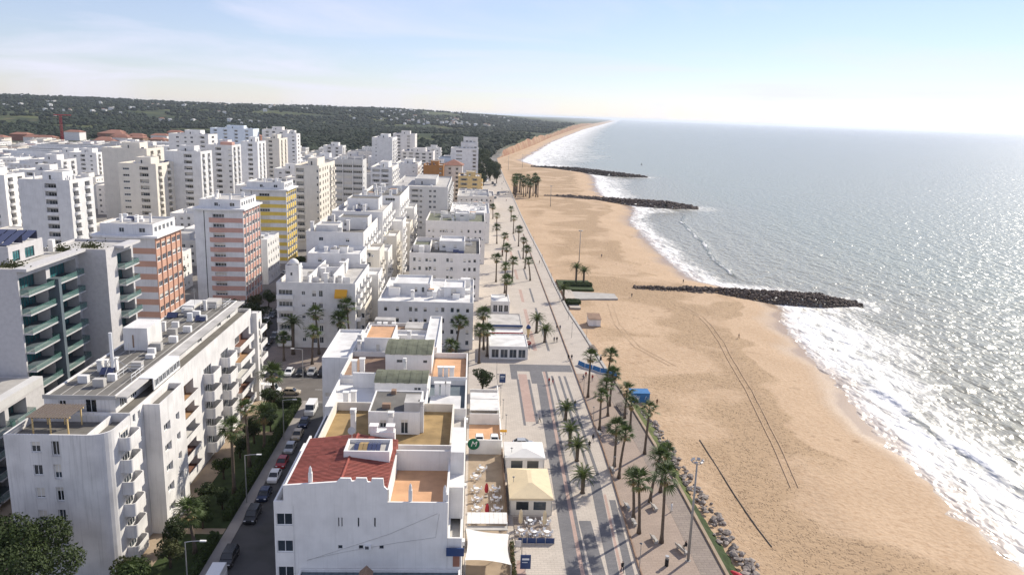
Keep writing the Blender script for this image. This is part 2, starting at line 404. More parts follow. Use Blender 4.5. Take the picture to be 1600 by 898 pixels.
pock = tmath(t, 'MULTIPLY', pock, belt, True)
base = tmix(t, tmath(t, 'MULTIPLY', belt, .8), base, (.375, .26, .155))
base = tmix(t, tmath(t, 'MULTIPLY', pock, .6), base, (.17, .11, .07))
# seaweed lines on the smooth sand
line = tmath(t, 'MULTIPLY', tnoise(t, pos, .35, 6, .62, .68), tnoise(t, pos, .05, 2, .5, .62))
base = tmix(t, tmath(t, 'MULTIPLY', line, .6), base, (.22, .14, .08))
# wet sand by the water
wet = trange(t, tmath(t, 'ADD', wob2, 0.), -9, -2)
wet = tmath(t, 'MULTIPLY', wet, 1, True)
base = tmix(t, tmath(t, 'MULTIPLY', wet, .75), base, (.27, .185, .12))
t.links.new(base, b.inputs['Base Color'])
t.links.new(trange(t, wet, 0, 1, .95, .35), b.inputs['Roughness'])
b.inputs['Specular IOR Level'].default_value = .25
bp = t.nodes.new('ShaderNodeBump'); bp.inputs['Distance'].default_value = .35
t.links.new(trange(t, wet, 0, 1, .8, .03), bp.inputs['Strength'])
hgt = tmath(t, 'SUBTRACT', tmath(t, 'MULTIPLY', tnoise(t, pos, 1.2, 5, .2, .8), .5), tmath(t, 'MULTIPLY', pock, .8))
t.links.new(hgt, bp.inputs['Height']); t.links.new(bp.outputs[0], b.inputs['Normal'])
me.materials.append(m)
tag(link('beach', me), kind='structure')
def beach_z(x, y):
    xw = edge(y); xs = shore(y); d = x - xs; tt = (x - xw) / (xs - xw)
    zb = -1.25 - .35 * tt
    w_ = .10 * fbm(x * .12, y * .12, 1.) * sstep(0, .1, tt) * sstep(2, -14, d) + .05 * fbm(x * .5, y * .5, 4.) * (1 - tt) * sstep(0, .1, tt) if y < 900 else 0
    if d <= -34: return zb + w_
    z = SEA - .09 * d
    return zb + (z - zb) * sstep(-34, -18, d) + w_

# sea: one sheet from the swash line to the horizon; near-shore breakers are real relief
BREAK = [  # breaking crests: list of (y, offset from shoreline), height
    ([(84, 21), (131, 16.5), (144, 15), (162, 12.5), (187, 9), (205, 7)], .95),
    ([(328, 20), (332, 21), (365, 23), (413, 29), (489, 34), (560, 38)], .9),
    ([(84, 40), (131, 34), (170, 33), (215, 35), (240, 34)], .35)]
ys = [-120 + 2.2 * i for i in range(320)]
while ys[-1] < 90000: ys.append(ys[-1] + max(2.2, (ys[-1] - 560) * .022))
ds = [-7 + .55 * i for i in range(90)]
while ds[-1] < 120000: ds.append(ds[-1] + max(.55, (ds[-1] - 36) * .045))
svv = []; sf = []; sdist = []; crest = []
for y in ys:
    xs = shore(y)
    cs = [(interp(tab, y) + .8 * fbm(y * .06, 9.), h * sstep(tab[0][0] - 6, tab[0][0] + 12, y) * (1 - sstep(tab[-1][0] - 14, tab[-1][0] + 8, y)) * (.55 + .7 * abs(fbm(y * .03, 2.)))) for tab, h in BREAK]
    for d in ds:
        x = xs + d; z = SEA; cr_ = 0
        if d < 0: z = SEA + .02 - .085 * d * .9 - (.10 if d < -5 else 0)
        for o, h in cs:
            q = d - o; g = math.exp(-(q / (1.0 if q < 0 else 2.6)) ** 2) * h
            z += g; cr_ = max(cr_, math.exp(-((q + .3) / 1.3) ** 2) * min(1, h * 1.3))
        if 6 < d < 420 and y < 700:
            a = sstep(6, 30, d) * (1 - sstep(300, 420, d)) * (1 - sstep(600, 700, y))
            z += a * (.10 * math.sin(d * .33 + 2 * fbm(x * .02, y * .012, 1.)) + .12 * fbm(x * .09, y * .05, 3.))
        svv.append((x, y, z)); sdist.append(d); crest.append(cr_)
n = len(ds)
for j in range(len(ys) - 1):
    for i in range(n - 1):
        a = j * n + i; sf.append((a, a + 1, a + n + 1, a + n))
me = bpy.data.meshes.new('sea'); me.from_pydata(svv, [], sf); me.update()
for nm, arr in (('shore_d', sdist), ('crest', crest)):
    at = me.attributes.new(nm, 'FLOAT', 'POINT'); at.data.foreach_set('value', arr)
me.polygons.foreach_set('use_smooth', [True] * len(me.polygons))
m = bpy.data.materials.new('water'); m.use_nodes = True; t = m.node_tree; b = t.nodes['Principled BSDF']
geo = t.nodes.new('ShaderNodeNewGeometry'); pos = geo.outputs['Position']
sd_ = tattr(t, 'shore_d'); cr_ = tattr(t, 'crest')
deep = trange(t, sd_, 5, 120)
wc = tmix(t, deep, (.30, .28, .22), (.262, .278, .222))
wc = tmix(t, trange(t, sd_, 200, 2500), wc, (.235, .247, .222))
# foam: swash lace, breaker crests, long streaks behind
mp = t.nodes.new('ShaderNodeMapping'); mp.inputs['Scale'].default_value = (1, .30, 1); mp.inputs['Rotation'].default_value = (0, 0, R(-6)); t.links.new(pos, mp.inputs[0])
lace = tnoise(t, mp.outputs[0], .45, 4, .30, .62, .4)
lace2 = tnoise(t, mp.outputs[0], .16, 7, .40, .62, .4)
sepp = t.nodes.new('ShaderNodeSeparateXYZ'); t.links.new(pos, sepp.inputs[0])
yy = sepp.outputs['Y']
wid = trange(t, tnoise(t, pos, .02, 3, .3, .7), 0, 1, .75, 1.3)
# foam belt is broad by the first bay, narrow behind the second groyne, broad beyond the third
g1 = tmath(t, 'MULTIPLY', trange(t, yy, 300, 322), trange(t, yy, 560, 575, 1, 0))
bw = tmath(t, 'SUBTRACT', 36, tmath(t, 'MULTIPLY', g1, 22))
bw = tmath(t, 'ADD', bw, trange(t, yy, 980, 1300, 0, 90))
sdn = tmath(t, 'DIVIDE', sd_, tmath(t, 'MULTIPLY', bw, wid))
belt = trange(t, sdn, 1.0, .28)
edge_f = tmath(t, 'MULTIPLY', trange(t, sdn, .34, .10), tmath(t, 'ADD', tmath(t, 'MULTIPLY', trange(t, sd_, 2, 8), trange(t, yy, 190, 215, 1, 0)), tmath(t, 'MULTIPLY', trange(t, sd_, -1.5, 3), trange(t, yy, 190, 215)), True))
belt = tmath(t, 'MULTIPLY', belt, trange(t, sd_, -2, 6))
foam = tmath(t, 'MULTIPLY', belt, tmath(t, 'ADD', tmath(t, 'MULTIPLY', lace, .75), tmath(t, 'MULTIPLY', lace2, .65)), True)
foam = tmath(t, 'MAXIMUM', foam, tmath(t, 'MULTIPLY', edge_f, tmath(t, 'ADD', lace, .22), True))
rim = trange(t, tmath(t, 'ABSOLUTE', tmath(t, 'ADD', sd_, 5.4)), .9, .2)
foam = tmath(t, 'MAXIMUM', foam, tmath(t, 'MULTIPLY', rim, .8))
cf = tmath(t, 'MULTIPLY', trange(t, cr_, .55, .85), tmath(t, 'ADD', lace2, .35), True)
foam = tmath(t, 'MAXIMUM', foam, cf, True)
for cx_, cy_, rr_ in ((147, 285, 17), (176, 603, 24), (200, 921, 24)):
    vd_ = t.nodes.new('ShaderNodeVectorMath'); vd_.operation = 'DISTANCE'; t.links.new(pos, vd_.inputs[0]); vd_.inputs[1].default_value = (cx_, cy_, SEA)
    foam = tmath(t, 'MAXIMUM', foam, tmath(t, 'MULTIPLY', trange(t, vd_.outputs['Value'], rr_, rr_ * .25), tmath(t, 'ADD', tmath(t, 'MULTIPLY', lace, .8), -.05)), True)
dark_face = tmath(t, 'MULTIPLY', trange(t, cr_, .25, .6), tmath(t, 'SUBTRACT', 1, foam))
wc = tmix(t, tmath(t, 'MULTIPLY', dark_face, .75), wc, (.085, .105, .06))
swash = tmath(t, 'MULTIPLY', trange(t, sd_, 8, 1.5), .85)
wc = tmix(t, swash, wc, (.40, .31, .24))
c0 = tmix(t, foam, wc, (.82, .82, .81))
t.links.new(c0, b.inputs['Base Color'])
b.inputs['IOR'].default_value = 1.33; b.inputs['Specular IOR Level'].default_value = .5
t.links.new(trange(t, foam, 0, 1, .24, .75), b.inputs['Roughness'])
b1 = t.nodes.new('ShaderNodeBump'); b1.inputs['Strength'].default_value = 1; b1.inputs['Distance'].default_value = 1.0
mp2 = t.nodes.new('ShaderNodeMapping'); mp2.inputs['Scale'].default_value = (1, .55, 1); mp2.inputs['Rotation'].default_value = (0, 0, R(28)); t.links.new(pos, mp2.inputs[0])
h1 = tnoise(t, mp2.outputs[0], .26, 2, 0, 1); h2 = tnoise(t, mp2.outputs[0], .75, 1, 0, 1)
hh = tmath(t, 'ADD', tmath(t, 'MULTIPLY', h1, 1.7), tmath(t, 'MULTIPLY', h2, .5))
hh = tmath(t, 'ADD', hh, tmath(t, 'MULTIPLY', foam, .12))
t.links.new(hh, b1.inputs['Height']); t.links.new(b1.outputs[0], b.inputs['Normal'])
me.materials.append(m)
tag(link('sea', me), kind='structure')
# ------------------------------------------------------------------ roads, promenade paving (thin sheets, each a few mm above the one below)
def sheet(name, pts, z, matname, kind='structure', parent=None, thick=.12):
    mb = MB(); mb.prism(pts, z - thick, z, 0); o = mb.build(name, [matname], parent)
    if kind and not parent: o['kind'] = kind
    return o
def rect(x0, x1, y0, y1): return [(x0, y0), (x1, y0), (x1, y1), (x0, y1)]
mat('asphalt', (.085, .083, .082), .95, .3, .25, bump=.1)
mat('asphalt_warm', (.15, .135, .12), .95, .3, .2)
mat('pavement', (.33, .30, .27), .9, .2, .4)
mat('pave_tan', (.36, .28, .20), .9, .25, .4)
mat('paint', (.65, .65, .63), .7, .3, 2)
# procedural small stone paving, in world metres
def stone_mat(name, c1, c2, sc, joint=.6, var=.25):
    m = bpy.data.materials.new(name); m.use_nodes = True; t = m.node_tree; b = t.nodes['Principled BSDF']; b.inputs['Roughness'].default_value = .85; b.inputs['Specular IOR Level'].default_value = .25
    geo = t.nodes.new('ShaderNodeNewGeometry'); pos = geo.outputs['Position']
    br = t.nodes.new('ShaderNodeTexBrick'); br.inputs['Scale'].default_value = sc; br.inputs['Color1'].default_value = (*c1, 1); br.inputs['Color2'].default_value = (*c2, 1)
    br.inputs['Mortar'].default_value = (*[x * joint for x in c1], 1); br.inputs['Mortar Size'].default_value = .012; t.links.new(pos, br.inputs['Vector'])
    c = tmix(t, tmath(t, 'MULTIPLY', tnoise(t, pos, .25, 6, .4, .7), var), br.outputs['Color'], tuple(x * .5 for x in c1))
    c = tmix(t, tmath(t, 'MULTIPLY', tnoise(t, pos, 2.2, 4, .5, .7), .3), c, tuple(x * .7 for x in c1))
    t.links.new(c, b.inputs['Base Color']); MATS[name] = m
stone_mat('lime', (.515, .458, .395), (.475, .42, .362), .5)
stone_mat('basalt', (.15, .148, .155), (.185, .18, .185), .8, .7)
stone_mat('rosestone', (.46, .33, .28), (.42, .30, .25), .8)
stone_mat('brickpave', (.37, .29, .235), (.33, .26, .21), .55, .6)
stone_mat('plazabrown', (.26, .215, .185), (.30, .25, .21), .4, .6)
sheet('street_road', rect(-35.2, -24.4, 40, 163), .0, 'asphalt')
sheet('cross_road', rect(-150, -1.5, 164.5, 179), .004, 'asphalt_warm')
sheet('back_street', rect(-64, -54.5, 185, 900), .0, 'asphalt')
sheet('car_park', rect(-50, -24, 179.02, 185), .01, 'asphalt')
sheet('plaza', rect(-54, -23, 185.02, 204), .06, 'plazabrown')
sheet('sidewalk', rect(-37, -35.22, 40, 164), .12, 'pavement', thick=.2)
sheet('sidewalk', rect(-24.38, -22, 40, 164), .12, 'pavement', thick=.2)
sheet('garden_path', rect(-47.6, -44.2, 60, 163.5), .10, 'pave_tan', thick=.2)
sheet('garden_lawn', rect(-44.15, -37.05, 60, 162.6), .14, 'lawn', thick=.2)
sheet('garden_path', rect(-44.3, -37.1, 108, 109.6), .17, 'pave_tan', thick=.04)
sheet('garden_path', rect(-44.3, -37.1, 145, 146.6), .17, 'pave_tan', thick=.04)
sheet('forecourt', rect(-100, -61.2, 70, 163), .03, 'pave_tan')
# dashes of lane paint
mb = MB()
for k in range(14): mb.box(-140 + k * 8, -137 + k * 8, 171.4, 171.55, .0045, .012)
tag(mb.build('lane_marking', ['paint']), kind='structure')
# promenade: pale limestone sheet, dark and rose bands
def px_(y): return interp([(60, 26.0), (98, 25.3), (136, 26.7), (194, 27.0), (260, 27.2), (420, 27.6), (800, 28), (1000, 28)], y)   # kerb line between the paving and the palm plaza
YS = [60 + 10 * i for i in range(96)]
def ribbon(name, xl, xr, y0, y1, z, mt, step=10, thick=.1):
    yy_ = [y0] + [y for y in YS if y0 < y < y1] + [y1]
    return sheet(name, [(xr(y), y) for y in yy_] + [(xl(y), y) for y in reversed(yy_)], z, mt, thick=thick) if False else _ribbon(name, xl, xr, yy_, z, mt, thick)
def _ribbon(name, xl, xr, yy_, z, mt, thick):
    mb = MB()
    for a, b_ in zip(yy_, yy_[1:]):
        mb.quad((xl(a), a, z), (xr(a), a, z), (xr(b_), b_, z), (xl(b_), b_, z))
        mb.quad((xr(a), a, z), (xr(a), a, z - thick), (xr(b_), b_, z - thick), (xr(b_), b_, z))
        mb.quad((xl(a), a, z - thick), (xl(a), a, z), (xl(b_), b_, z), (xl(b_), b_, z - thick))
    o = mb.build(name, [mt]); o['kind'] = 'structure'; return o
C_ = lambda c: (lambda y: c)
ribbon('promenade', C_(-.4), px_, 40, 1010, .05, 'lime')
ribbon('palm_plaza', lambda y: px_(y) + .0, lambda y: edge(y) - 4.2, 40, 186, .045, 'brickpave')
ribbon('promenade', lambda y: px_(y) + .0, lambda y: edge(y) - 1.2, 186.01, 1010, .05, 'lime')
ribbon('boardwalk', lambda y: edge(y) - 4.19, lambda y: edge(y) - .6, 40, 186, .06, 'plazabrown')
off = lambda k: (lambda y: 15.4 + k + interp([(98, 0), (175, 1.9), (200, 2.3)], y))
ribbon('paving_band', off(-.9), off(1.15), 40, 178, .054, 'basalt')
ribbon('paving_band', off(1.15), off(1.75), 40, 188, .054, 'rosestone')
ribbon('paving_band', off(1.75), off(2.3), 40, 188, .054, 'basalt')
ribbon('paving_band', C_(18.2), C_(20.2), 84, 113, .054, 'basalt')
ribbon('paving_band', lambda y: 20.6 + (y - 98) * .05, lambda y: 22.2 + (y - 98) * .06, 84, 127, .054, 'basalt')
ribbon('paving_band', lambda y: 22.3 + (y - 98) * .06, lambda y: 22.75 + (y - 98) * .06, 84, 122, .054, 'rosestone')
ribbon('paving_band', lambda y: 23.1 + (y - 98) * .06, lambda y: 24.4 + (y - 98) * .05, 84, 120, .054, 'basalt')
for k, (x0, x1, y0, y1) in enumerate([(10.3, 26.4, 187.2, 192.8), (10.3, 12.0, 181, 187.15), (15.2, 18.4, 178.1, 187.15)]):
    sheet('paving_band', rect(x0, x1, y0, y1), .056, 'basalt', thick=.05)
ribbon('paving_band', C_(11.6), C_(12.15), 152, 181, .054, 'basalt')
ribbon('paving_band', C_(12.16), C_(14.3), 154, 185, .054, 'rosestone')
ribbon('paving_band', C_(14.31), C_(14.9), 153, 181, .054, 'basalt')
for k, o_ in enumerate((20.4, 22.2, 23.6)): ribbon('paving_band', C_(o_), C_(o_ + .6), 128, 184, .054, 'basalt')
for i, y0 in enumerate([205, 232, 262, 300, 345, 395]):
    ribbon('paving_band', C_(17.5), C_(18.6), y0, y0 + 20, .054, 'rosestone')
    ribbon('paving_band', C_(21.5), C_(22.2), y0, y0 + 22, .054, 'basalt')
sheet('paving_band', [(6.2, 90), (9.4, 90), (8.4, 101.5), (7.6, 101.5)], .054, 'rosestone', thick=.05)
# kerb rail along the plaza (dark low wall) and the outer sea wall
ribbon('plaza_kerb', lambda y: px_(y) - .09, lambda y: px_(y) + .09, 40, 420, .36, 'roof_brown', thick=.4)
ribbon('sea_wall', lambda y: edge(y) - .62, lambda y: edge(y) - .12, 40, 186, .35, 'pave_tan', thick=2.0)
ribbon('sea_wall', lambda y: edge(y) - 1.22, lambda y: edge(y) - .5, 186.02, 1010, .30, 'concrete', thick=2.0)
# beach pipe, tyre tracks
mb = MB(); pth = [(48.6, 148.7), (48.45, 140), (48.3, 132), (48.1, 125), (48.05, 118.8), (48.15, 113), (48.4, 107.7)]
mb.tube([(x, y, beach_z(x, y) + .08) for x, y in pth], .09, 6)
tag(mb.build('beach_pipe', ['black']), 'thin black pipe lying across the sand beside the boulders', 'pipe')
mat('track', (.45, .32, .205), .95, .12, 1.5)
def track(pts, gap=1.5):
    mb = MB(); P_ = []
    for (x0, y0), (x1, y1) in zip(pts, pts[1:]):
        for k in range(10): P_.append((x0 + (x1 - x0) * k / 10, y0 + (y1 - y0) * k / 10))
    for s in (-gap / 2, gap / 2):
        for (x0, y0), (x1, y1) in zip(P_, P_[1:]):
            mb.quad((x0 + s - .1, y0, beach_z(x0, y0) + .055), (x0 + s + .1, y0, beach_z(x0, y0) + .055), (x1 + s + .1, y1, beach_z(x1, y1) + .055), (x1 + s - .1, y1, beach_z(x1, y1) + .055))
    tag(mb.build('tyre_tracks', ['track']), kind='structure')
track([(76, 268), (79, 252), (78.6, 240), (76.5, 222), (73.8, 206), (70.2, 180), (67, 162), (64.1, 145.5), (60.1, 126)])
track([(50, 268), (47.5, 240), (49, 215), (56, 196)], 1.7)
# ------------------------------------------------------------------ building kit
WCACHE = {}
def window_mesh(w, h, rec, style, sh):
    """pane + frame + roller blind; local x 0..w, z 0..h, facade plane y=0, recessed +y"""
    key = (round(w, 2), round(h, 2), round(rec, 2), style, sh)
    if key in WCACHE: return WCACHE[key]
    mb = MB(); y = rec - .01; g = {'t': 2, 'w': 1}.get(style, 1); fr = 0
    fw = .09 if w > .6 else .05
    mb.quad((0, y, 0), (w, y, 0), (w, y, h), (0, y, h), 1)
    yf = y - .05
    for (a, b, c, d) in [(0, w, 0, fw), (0, w, h - fw, h), (0, fw, fw, h - fw), (w - fw, w, fw, h - fw)]:
        mb.box(a, b, yf, y - .002, c, d, 0, skip='bN')
    nm = 0 if w < 1 else (1 if w < 2 else int(w / 1.1))
    for k in range(nm):
        u = w * (k + 1) / (nm + 1); mb.box(u - .035, u + .035, yf, y - .002, fw, h - fw, 0, skip='bNt')
    if sh > 0:
        mb.box(fw, w - fw, y - .03, y - .004, h - fw - (h - 2 * fw) * sh, h - fw, 2, skip='Nt')
    me = mb.mesh('window', [{'t': 'dark_frame', 'k': 'dark_frame'}.get(style, 'frame'), {'t': 'teal_glass'}.get(style, 'glass'), 'shutter'])
    WCACHE[key] = me; return me
def balcony_mesh(w, d, style, wallmat):
    key = ('b', round(w, 2), round(d, 2), style, wallmat)
    if key in WCACHE: return WCACHE[key]
    mb = MB(); tk = .12; ph = 1.0
    if style == 'solid':
        mb.box(0, w, -d, .02, -.14, .0, 0); mb.box(0, w, -d, -d + tk, .0, ph, 0, skip='b'); mb.box(0, tk, -d + tk, 0, 0, ph, 0, skip='bS'); mb.box(w - tk, w, -d + tk, 0, 0, ph, 0, skip='bS')
    elif style == 'bay':
        h = 1.75; n = 5; c_ = .5; pts = [(0, .02), (0, -d + c_)] + [(c_ - c_ * math.cos(R(90 * k / n)), -d + c_ - c_ * math.sin(R(90 * k / n))) for k in range(1, n + 1)] + [(w - c_ + c_ * math.sin(R(90 * k / n)), -d + c_ - c_ * math.cos(R(90 * k / n))) for k in range(n + 1)] + [(w, .02)]
        mb.prism(pts, -.16, 0, 0, bottom=True)
        ins = [(.5 * w + (p[0] - .5 * w) * (1 - .24 / w), p[1] + (.12 if p[1] < 0 else 0)) for p in pts]
        for i_, (a, b, c, e) in enumerate(zip(pts, pts[1:], ins, ins[1:])):
            mb.quad((*a, 0), (*b, 0), (*b, h), (*a, h)); mb.quad((*e, 0), (*c, 0), (*c, h), (*e, h)); mb.quad((*a, h), (*b, h), (*e, h), (*c, h))
    elif style == 'round':
        n = 8; pts = [(w * (.5 - .5 * math.cos(math.pi * k / n)), -d * (math.sin(math.pi * k / n)) ** .6) for k in range(n + 1)]
        mb.prism(pts, -.14, 0, 0, bottom=True)
        ins = [(.5 * w + (p[0] - .5 * w) * .93, p[1] * .9) for p in pts]
        for a, b, c, e in zip(pts, pts[1:], ins, ins[1:]):
            mb.quad((*a, 0), (*b, 0), (*b, ph), (*a, ph)); mb.quad((*e, 0), (*c, 0), (*c, ph), (*e, ph)); mb.quad((*a, ph), (*b, ph), (*e, ph), (*c, ph))
    elif style == 'glass':
        mb.box(0, w, -d, .02, -.26, .0, 0); mb.box(.03, w - .03, -d + .02, -d + .05, .0, ph, 1, skip='b'); mb.box(.02, .05, -d + .06, 0, 0, ph, 1, skip='b'); mb.box(w - .05, w - .02, -d + .06, 0, 0, ph, 1, skip='b')
    elif style == 'rail':
        mb.box(0, w, -d, .02, -.14, .0, 0); mb.box(0, w, -d, -d + .05, ph - .06, ph, 2)
        n = max(2, int(w / .5))
        for k in range(n + 1): u = (w - .05) * k / n; mb.box(u, u + .05, -d, -d + .04, 0, ph - .06, 2, skip='tb')
    me = mb.mesh('balcony', [wallmat, 'rail_glass', 'metal']); WCACHE[key] = me; return me
def parapet_mesh(w, h, style, wallmat):
    key = ('p', round(w, 2), round(h, 2), style, wallmat)
    if key in WCACHE: return WCACHE[key]
    mb = MB()
    if style == 'solid': mb.box(0, w, .003, .13, 0, h, 0)
    else:
        mb.box(0, w, .02, .05, .0, h - .08, 1); mb.box(0, w, .0, .07, h - .08, h, 2)
    me = mb.mesh('balcony_parapet', [wallmat, 'rail_glass', 'frame']); WCACHE[key] = me; return me
_a = MB(); _a.box(0, .8, -.34, .0, 0, .55); _a.box(.12, .55, -.36, -.342, .08, .47, 1); AC = _a.mesh('air_conditioner', ['frame', 'dark_frame'])
FACES = {'S': (0, 0), 'E': (1, R(90)), 'N': (2, R(180)), 'W': (3, R(-90))}
def vol(par, x0, x1, y0, y1, z0, z1, wall='white', faces=None, ph=.9, pt=.22, roof='roof_grey', bands=None, wins=True, name='wall'):
    """a block: four facades with real openings, parapet, recessed roof deck. faces: {'S': [(u0,u1,v0,v1,kind,opt),...]}"""
    faces = faces or {}; bands = bands or {}
    mb = MB(); mats = [wall, 'inner'] + [b for b in bands.get('mats', [])]
    H = z1 - z0
    for fk, (fi, rz) in FACES.items():
        O = {'S': (x0, y0), 'E': (x1, y0), 'N': (x1, y1), 'W': (x0, y1)}[fk]
        U = {'S': (1, 0), 'E': (0, 1), 'N': (-1, 0), 'W': (0, -1)}[fk]; Nn = (U[1], -U[0])
        Wd = x1 - x0 if fk in 'SN' else y1 - y0
        def P(u, v, dp=0): return (O[0] + U[0] * u - Nn[0] * dp, O[1] + U[1] * u - Nn[1] * dp, z0 + v)
        ops = [o for o in faces.get(fk, []) if o[0] > .02 and o[1] < Wd - .02 and o[3] < H - .05]
        bd = bands.get(fk, [])
        us = sorted({0, Wd, *[o[0] for o in ops], *[o[1] for o in ops]} | {x for b in bd for x in b[3:5]}); vs = sorted({0, H, *[o[2] for o in ops], *[o[3] for o in ops]} | {b[0] for b in bd} | {b[1] for b in bd})
        us = [u for u in us if 0 <= u <= Wd]; vs = [v for v in vs if 0 <= v <= H]
        for va, vb in zip(vs, vs[1:]):
            if vb - va < 1e-4: continue
            run = None; vm = (va + vb) / 2
            def slot(um):
                for b in bd:
                    if b[0] < vm < b[1] and (len(b) < 4 or b[3] < um < b[4]): return b[2]
                return 0
            for ua, ub in list(zip(us, us[1:])) + [(None, None)]:
                if ua is not None and ub - ua < 1e-4: continue
                solid = ua is not None and not any(o[0] < (ua + ub) / 2 < o[1] and o[2] < vm < o[3] for o in ops)
                sl = slot((ua + ub) / 2) if solid else None
                if run and (not solid or sl != run[2]):
                    mb.quad(P(run[0], va), P(run[1], va), P(run[1], vb), P(run[0], vb), run[2]); run = None
                if solid: run = (run[0], ub, sl) if run else (ua, ub, sl)
        for o in ops:
            u0, u1, v0, v1, kind = o[:5]; opt = o[5] if len(o) > 5 else {}
            dp = opt.get('dp', {'l': 1.4}.get(kind, .18))
            mb.quad(P(u0, v0), P(u1, v0), P(u1, v0, dp), P(u0, v0, dp), opt.get('slot', 1) if kind == 'l' else 0); mb.quad(P(u0, v1, dp), P(u1, v1, dp), P(u1, v1), P(u0, v1), 0)
            mb.quad(P(u0, v0), P(u0, v0, dp), P(u0, v1, dp), P(u0, v1), 0); mb.quad(P(u1, v0, dp), P(u1, v0), P(u1, v1), P(u1, v1, dp), 0)
            if kind == 'l': mb.quad(P(u0, v0, dp), P(u1, v0, dp), P(u1, v1, dp), P(u0, v1, dp), opt.get('slot', 1))
            if not wins: 
                if kind != 'l': mb.quad(P(u0, v0, dp), P(u1, v0, dp), P(u1, v1, dp), P(u0, v1, dp), 1)
                continue
            ww, hh = u1 - u0, v1 - v0; st = opt.get('st', 'w')
            sh = opt['sh'] if 'sh' in opt else rng.choice((0, 0, .25, .5, .8))
            if kind == 'l':
                dw = ww * opt.get('gf', .72); dh = min(2.15, hh - .25); du = (ww - dw) * opt.get('gu', .5)
                link('window', window_mesh(dw, dh, .0, st, 0 if rng.random() < .6 else sh), par, P(u0 + du, v0 + .05, dp - .03), rz)
                if opt.get('par', 1): link('balcony_parapet', parapet_mesh(ww - .02, 1.0, opt.get('ps', 'solid'), opt.get('pm', wall)), par, P(u0 + .01, v0), rz)
                bx = opt.get('bd', 0)
                if bx: link('balcony', balcony_mesh(ww + .2, bx, opt.get('bs', 'solid'), opt.get('pm', wall)), par, P(u0 - .1, v0, 0), rz)
            else:
                link('window', window_mesh(ww, hh, dp, st, sh), par, P(u0, v0), rz)
                if kind == 'b':
                    bw = opt.get('bw', ww + 1.2); bo = opt.get('bo', -.6)
                    link('balcony', balcony_mesh(bw, opt.get('bd', 1.2), opt.get('bs', 'solid'), opt.get('pm', wall)), par, P(u0 + bo, v0 - .05), rz)
                if kind == 'w' and dp < .3 and rng.random() < .10 and ww < 2.6:
                    link('air_conditioner', AC, par, P(u1 + .15, v0 + .05), rz)
                if kind == 'w' and opt.get('sill', 0):
                    q = MB(); q.box(-.08, ww + .08, -.1, .05, -.08, 0); q.build('sill', [wall], par, loc=P(u0, v0)).rotation_euler = (0, 0, rz)
    zr = z1 - ph
    if ph > 0:
        mb.quad((x0 + pt, y0 + pt, z1), (x0, y0, z1), (x1, y0, z1), (x1 - pt, y0 + pt, z1)); mb.quad((x1 - pt, y0 + pt, z1), (x1, y0, z1), (x1, y1, z1), (x1 - pt, y1 - pt, z1))
        mb.quad((x1 - pt, y1 - pt, z1), (x1, y1, z1), (x0, y1, z1), (x0 + pt, y1 - pt, z1)); mb.quad((x0 + pt, y1 - pt, z1), (x0, y1, z1), (x0, y0, z1), (x0 + pt, y0 + pt, z1))
        a, b, c, d = x0 + pt, x1 - pt, y0 + pt, y1 - pt
        mb.quad((b, c, z1), (b, c, zr), (a, c, zr), (a, c, z1)); mb.quad((b, d, z1), (b, d, zr), (b, c, zr), (b, c, z1)); mb.quad((a, d, z1), (a, d, zr), (b, d, zr), (b, d, z1)); mb.quad((a, c, z1), (a, c, zr), (a, d, zr), (a, d, z1))
        rb = MB(); rb.quad((a, c, zr), (b, c, zr), (b, d, zr), (a, d, zr)); rb.build('roof', [roof], par)
    else:
        rb = MB(); rb.quad((x0, y0, z1), (x1, y0, z1), (x1, y1, z1), (x0, y1, z1)); rb.build('roof', [roof], par)
    return mb.build(name, mats, par)
def colspec(spec, z_first, fh, n, vmax=None):
    """spec: (u_centre, width, height, sill, kind, opt)"""
    out = []
    for k in range(n):
        for (u, w_, h, s, kind, opt) in spec:
            v = z_first + k * fh
            out.append((u - w_ / 2, u + w_ / 2, v + s, v + s + h, kind, opt))
    return out
def chimney(par, x, y, z, h=1.6, s=.55, kind=0, wall='white'):
    mb = MB()
    mb.box(x - s / 2, x + s / 2, y - s / 2, y + s / 2, z - .05, z + h, 0)
    if kind == 0: mb.box(x - s * .65, x + s * .65, y - s * .65, y + s * .65, z + h + .002, z + h + .14, 0)
    elif kind == 1:
        for k in range(3): mb.box(x - s * .6, x + s * .6, y - s * .6, y + s * .6, z + h + .1 + k * .25, z + h + .2 + k * .25, 0)
        mb.box(x - s * .3, x + s * .3, y - s * .3, y + s * .3, z + h, z + h + .6, 0)
    elif kind == 2: mb.tube([(x, y, z + h), (x, y, z + h + .5), (x, y, z + h + .8)], [s * .45, s * .4, .03], 8)
    return mb.build('chimney', [wall], par)
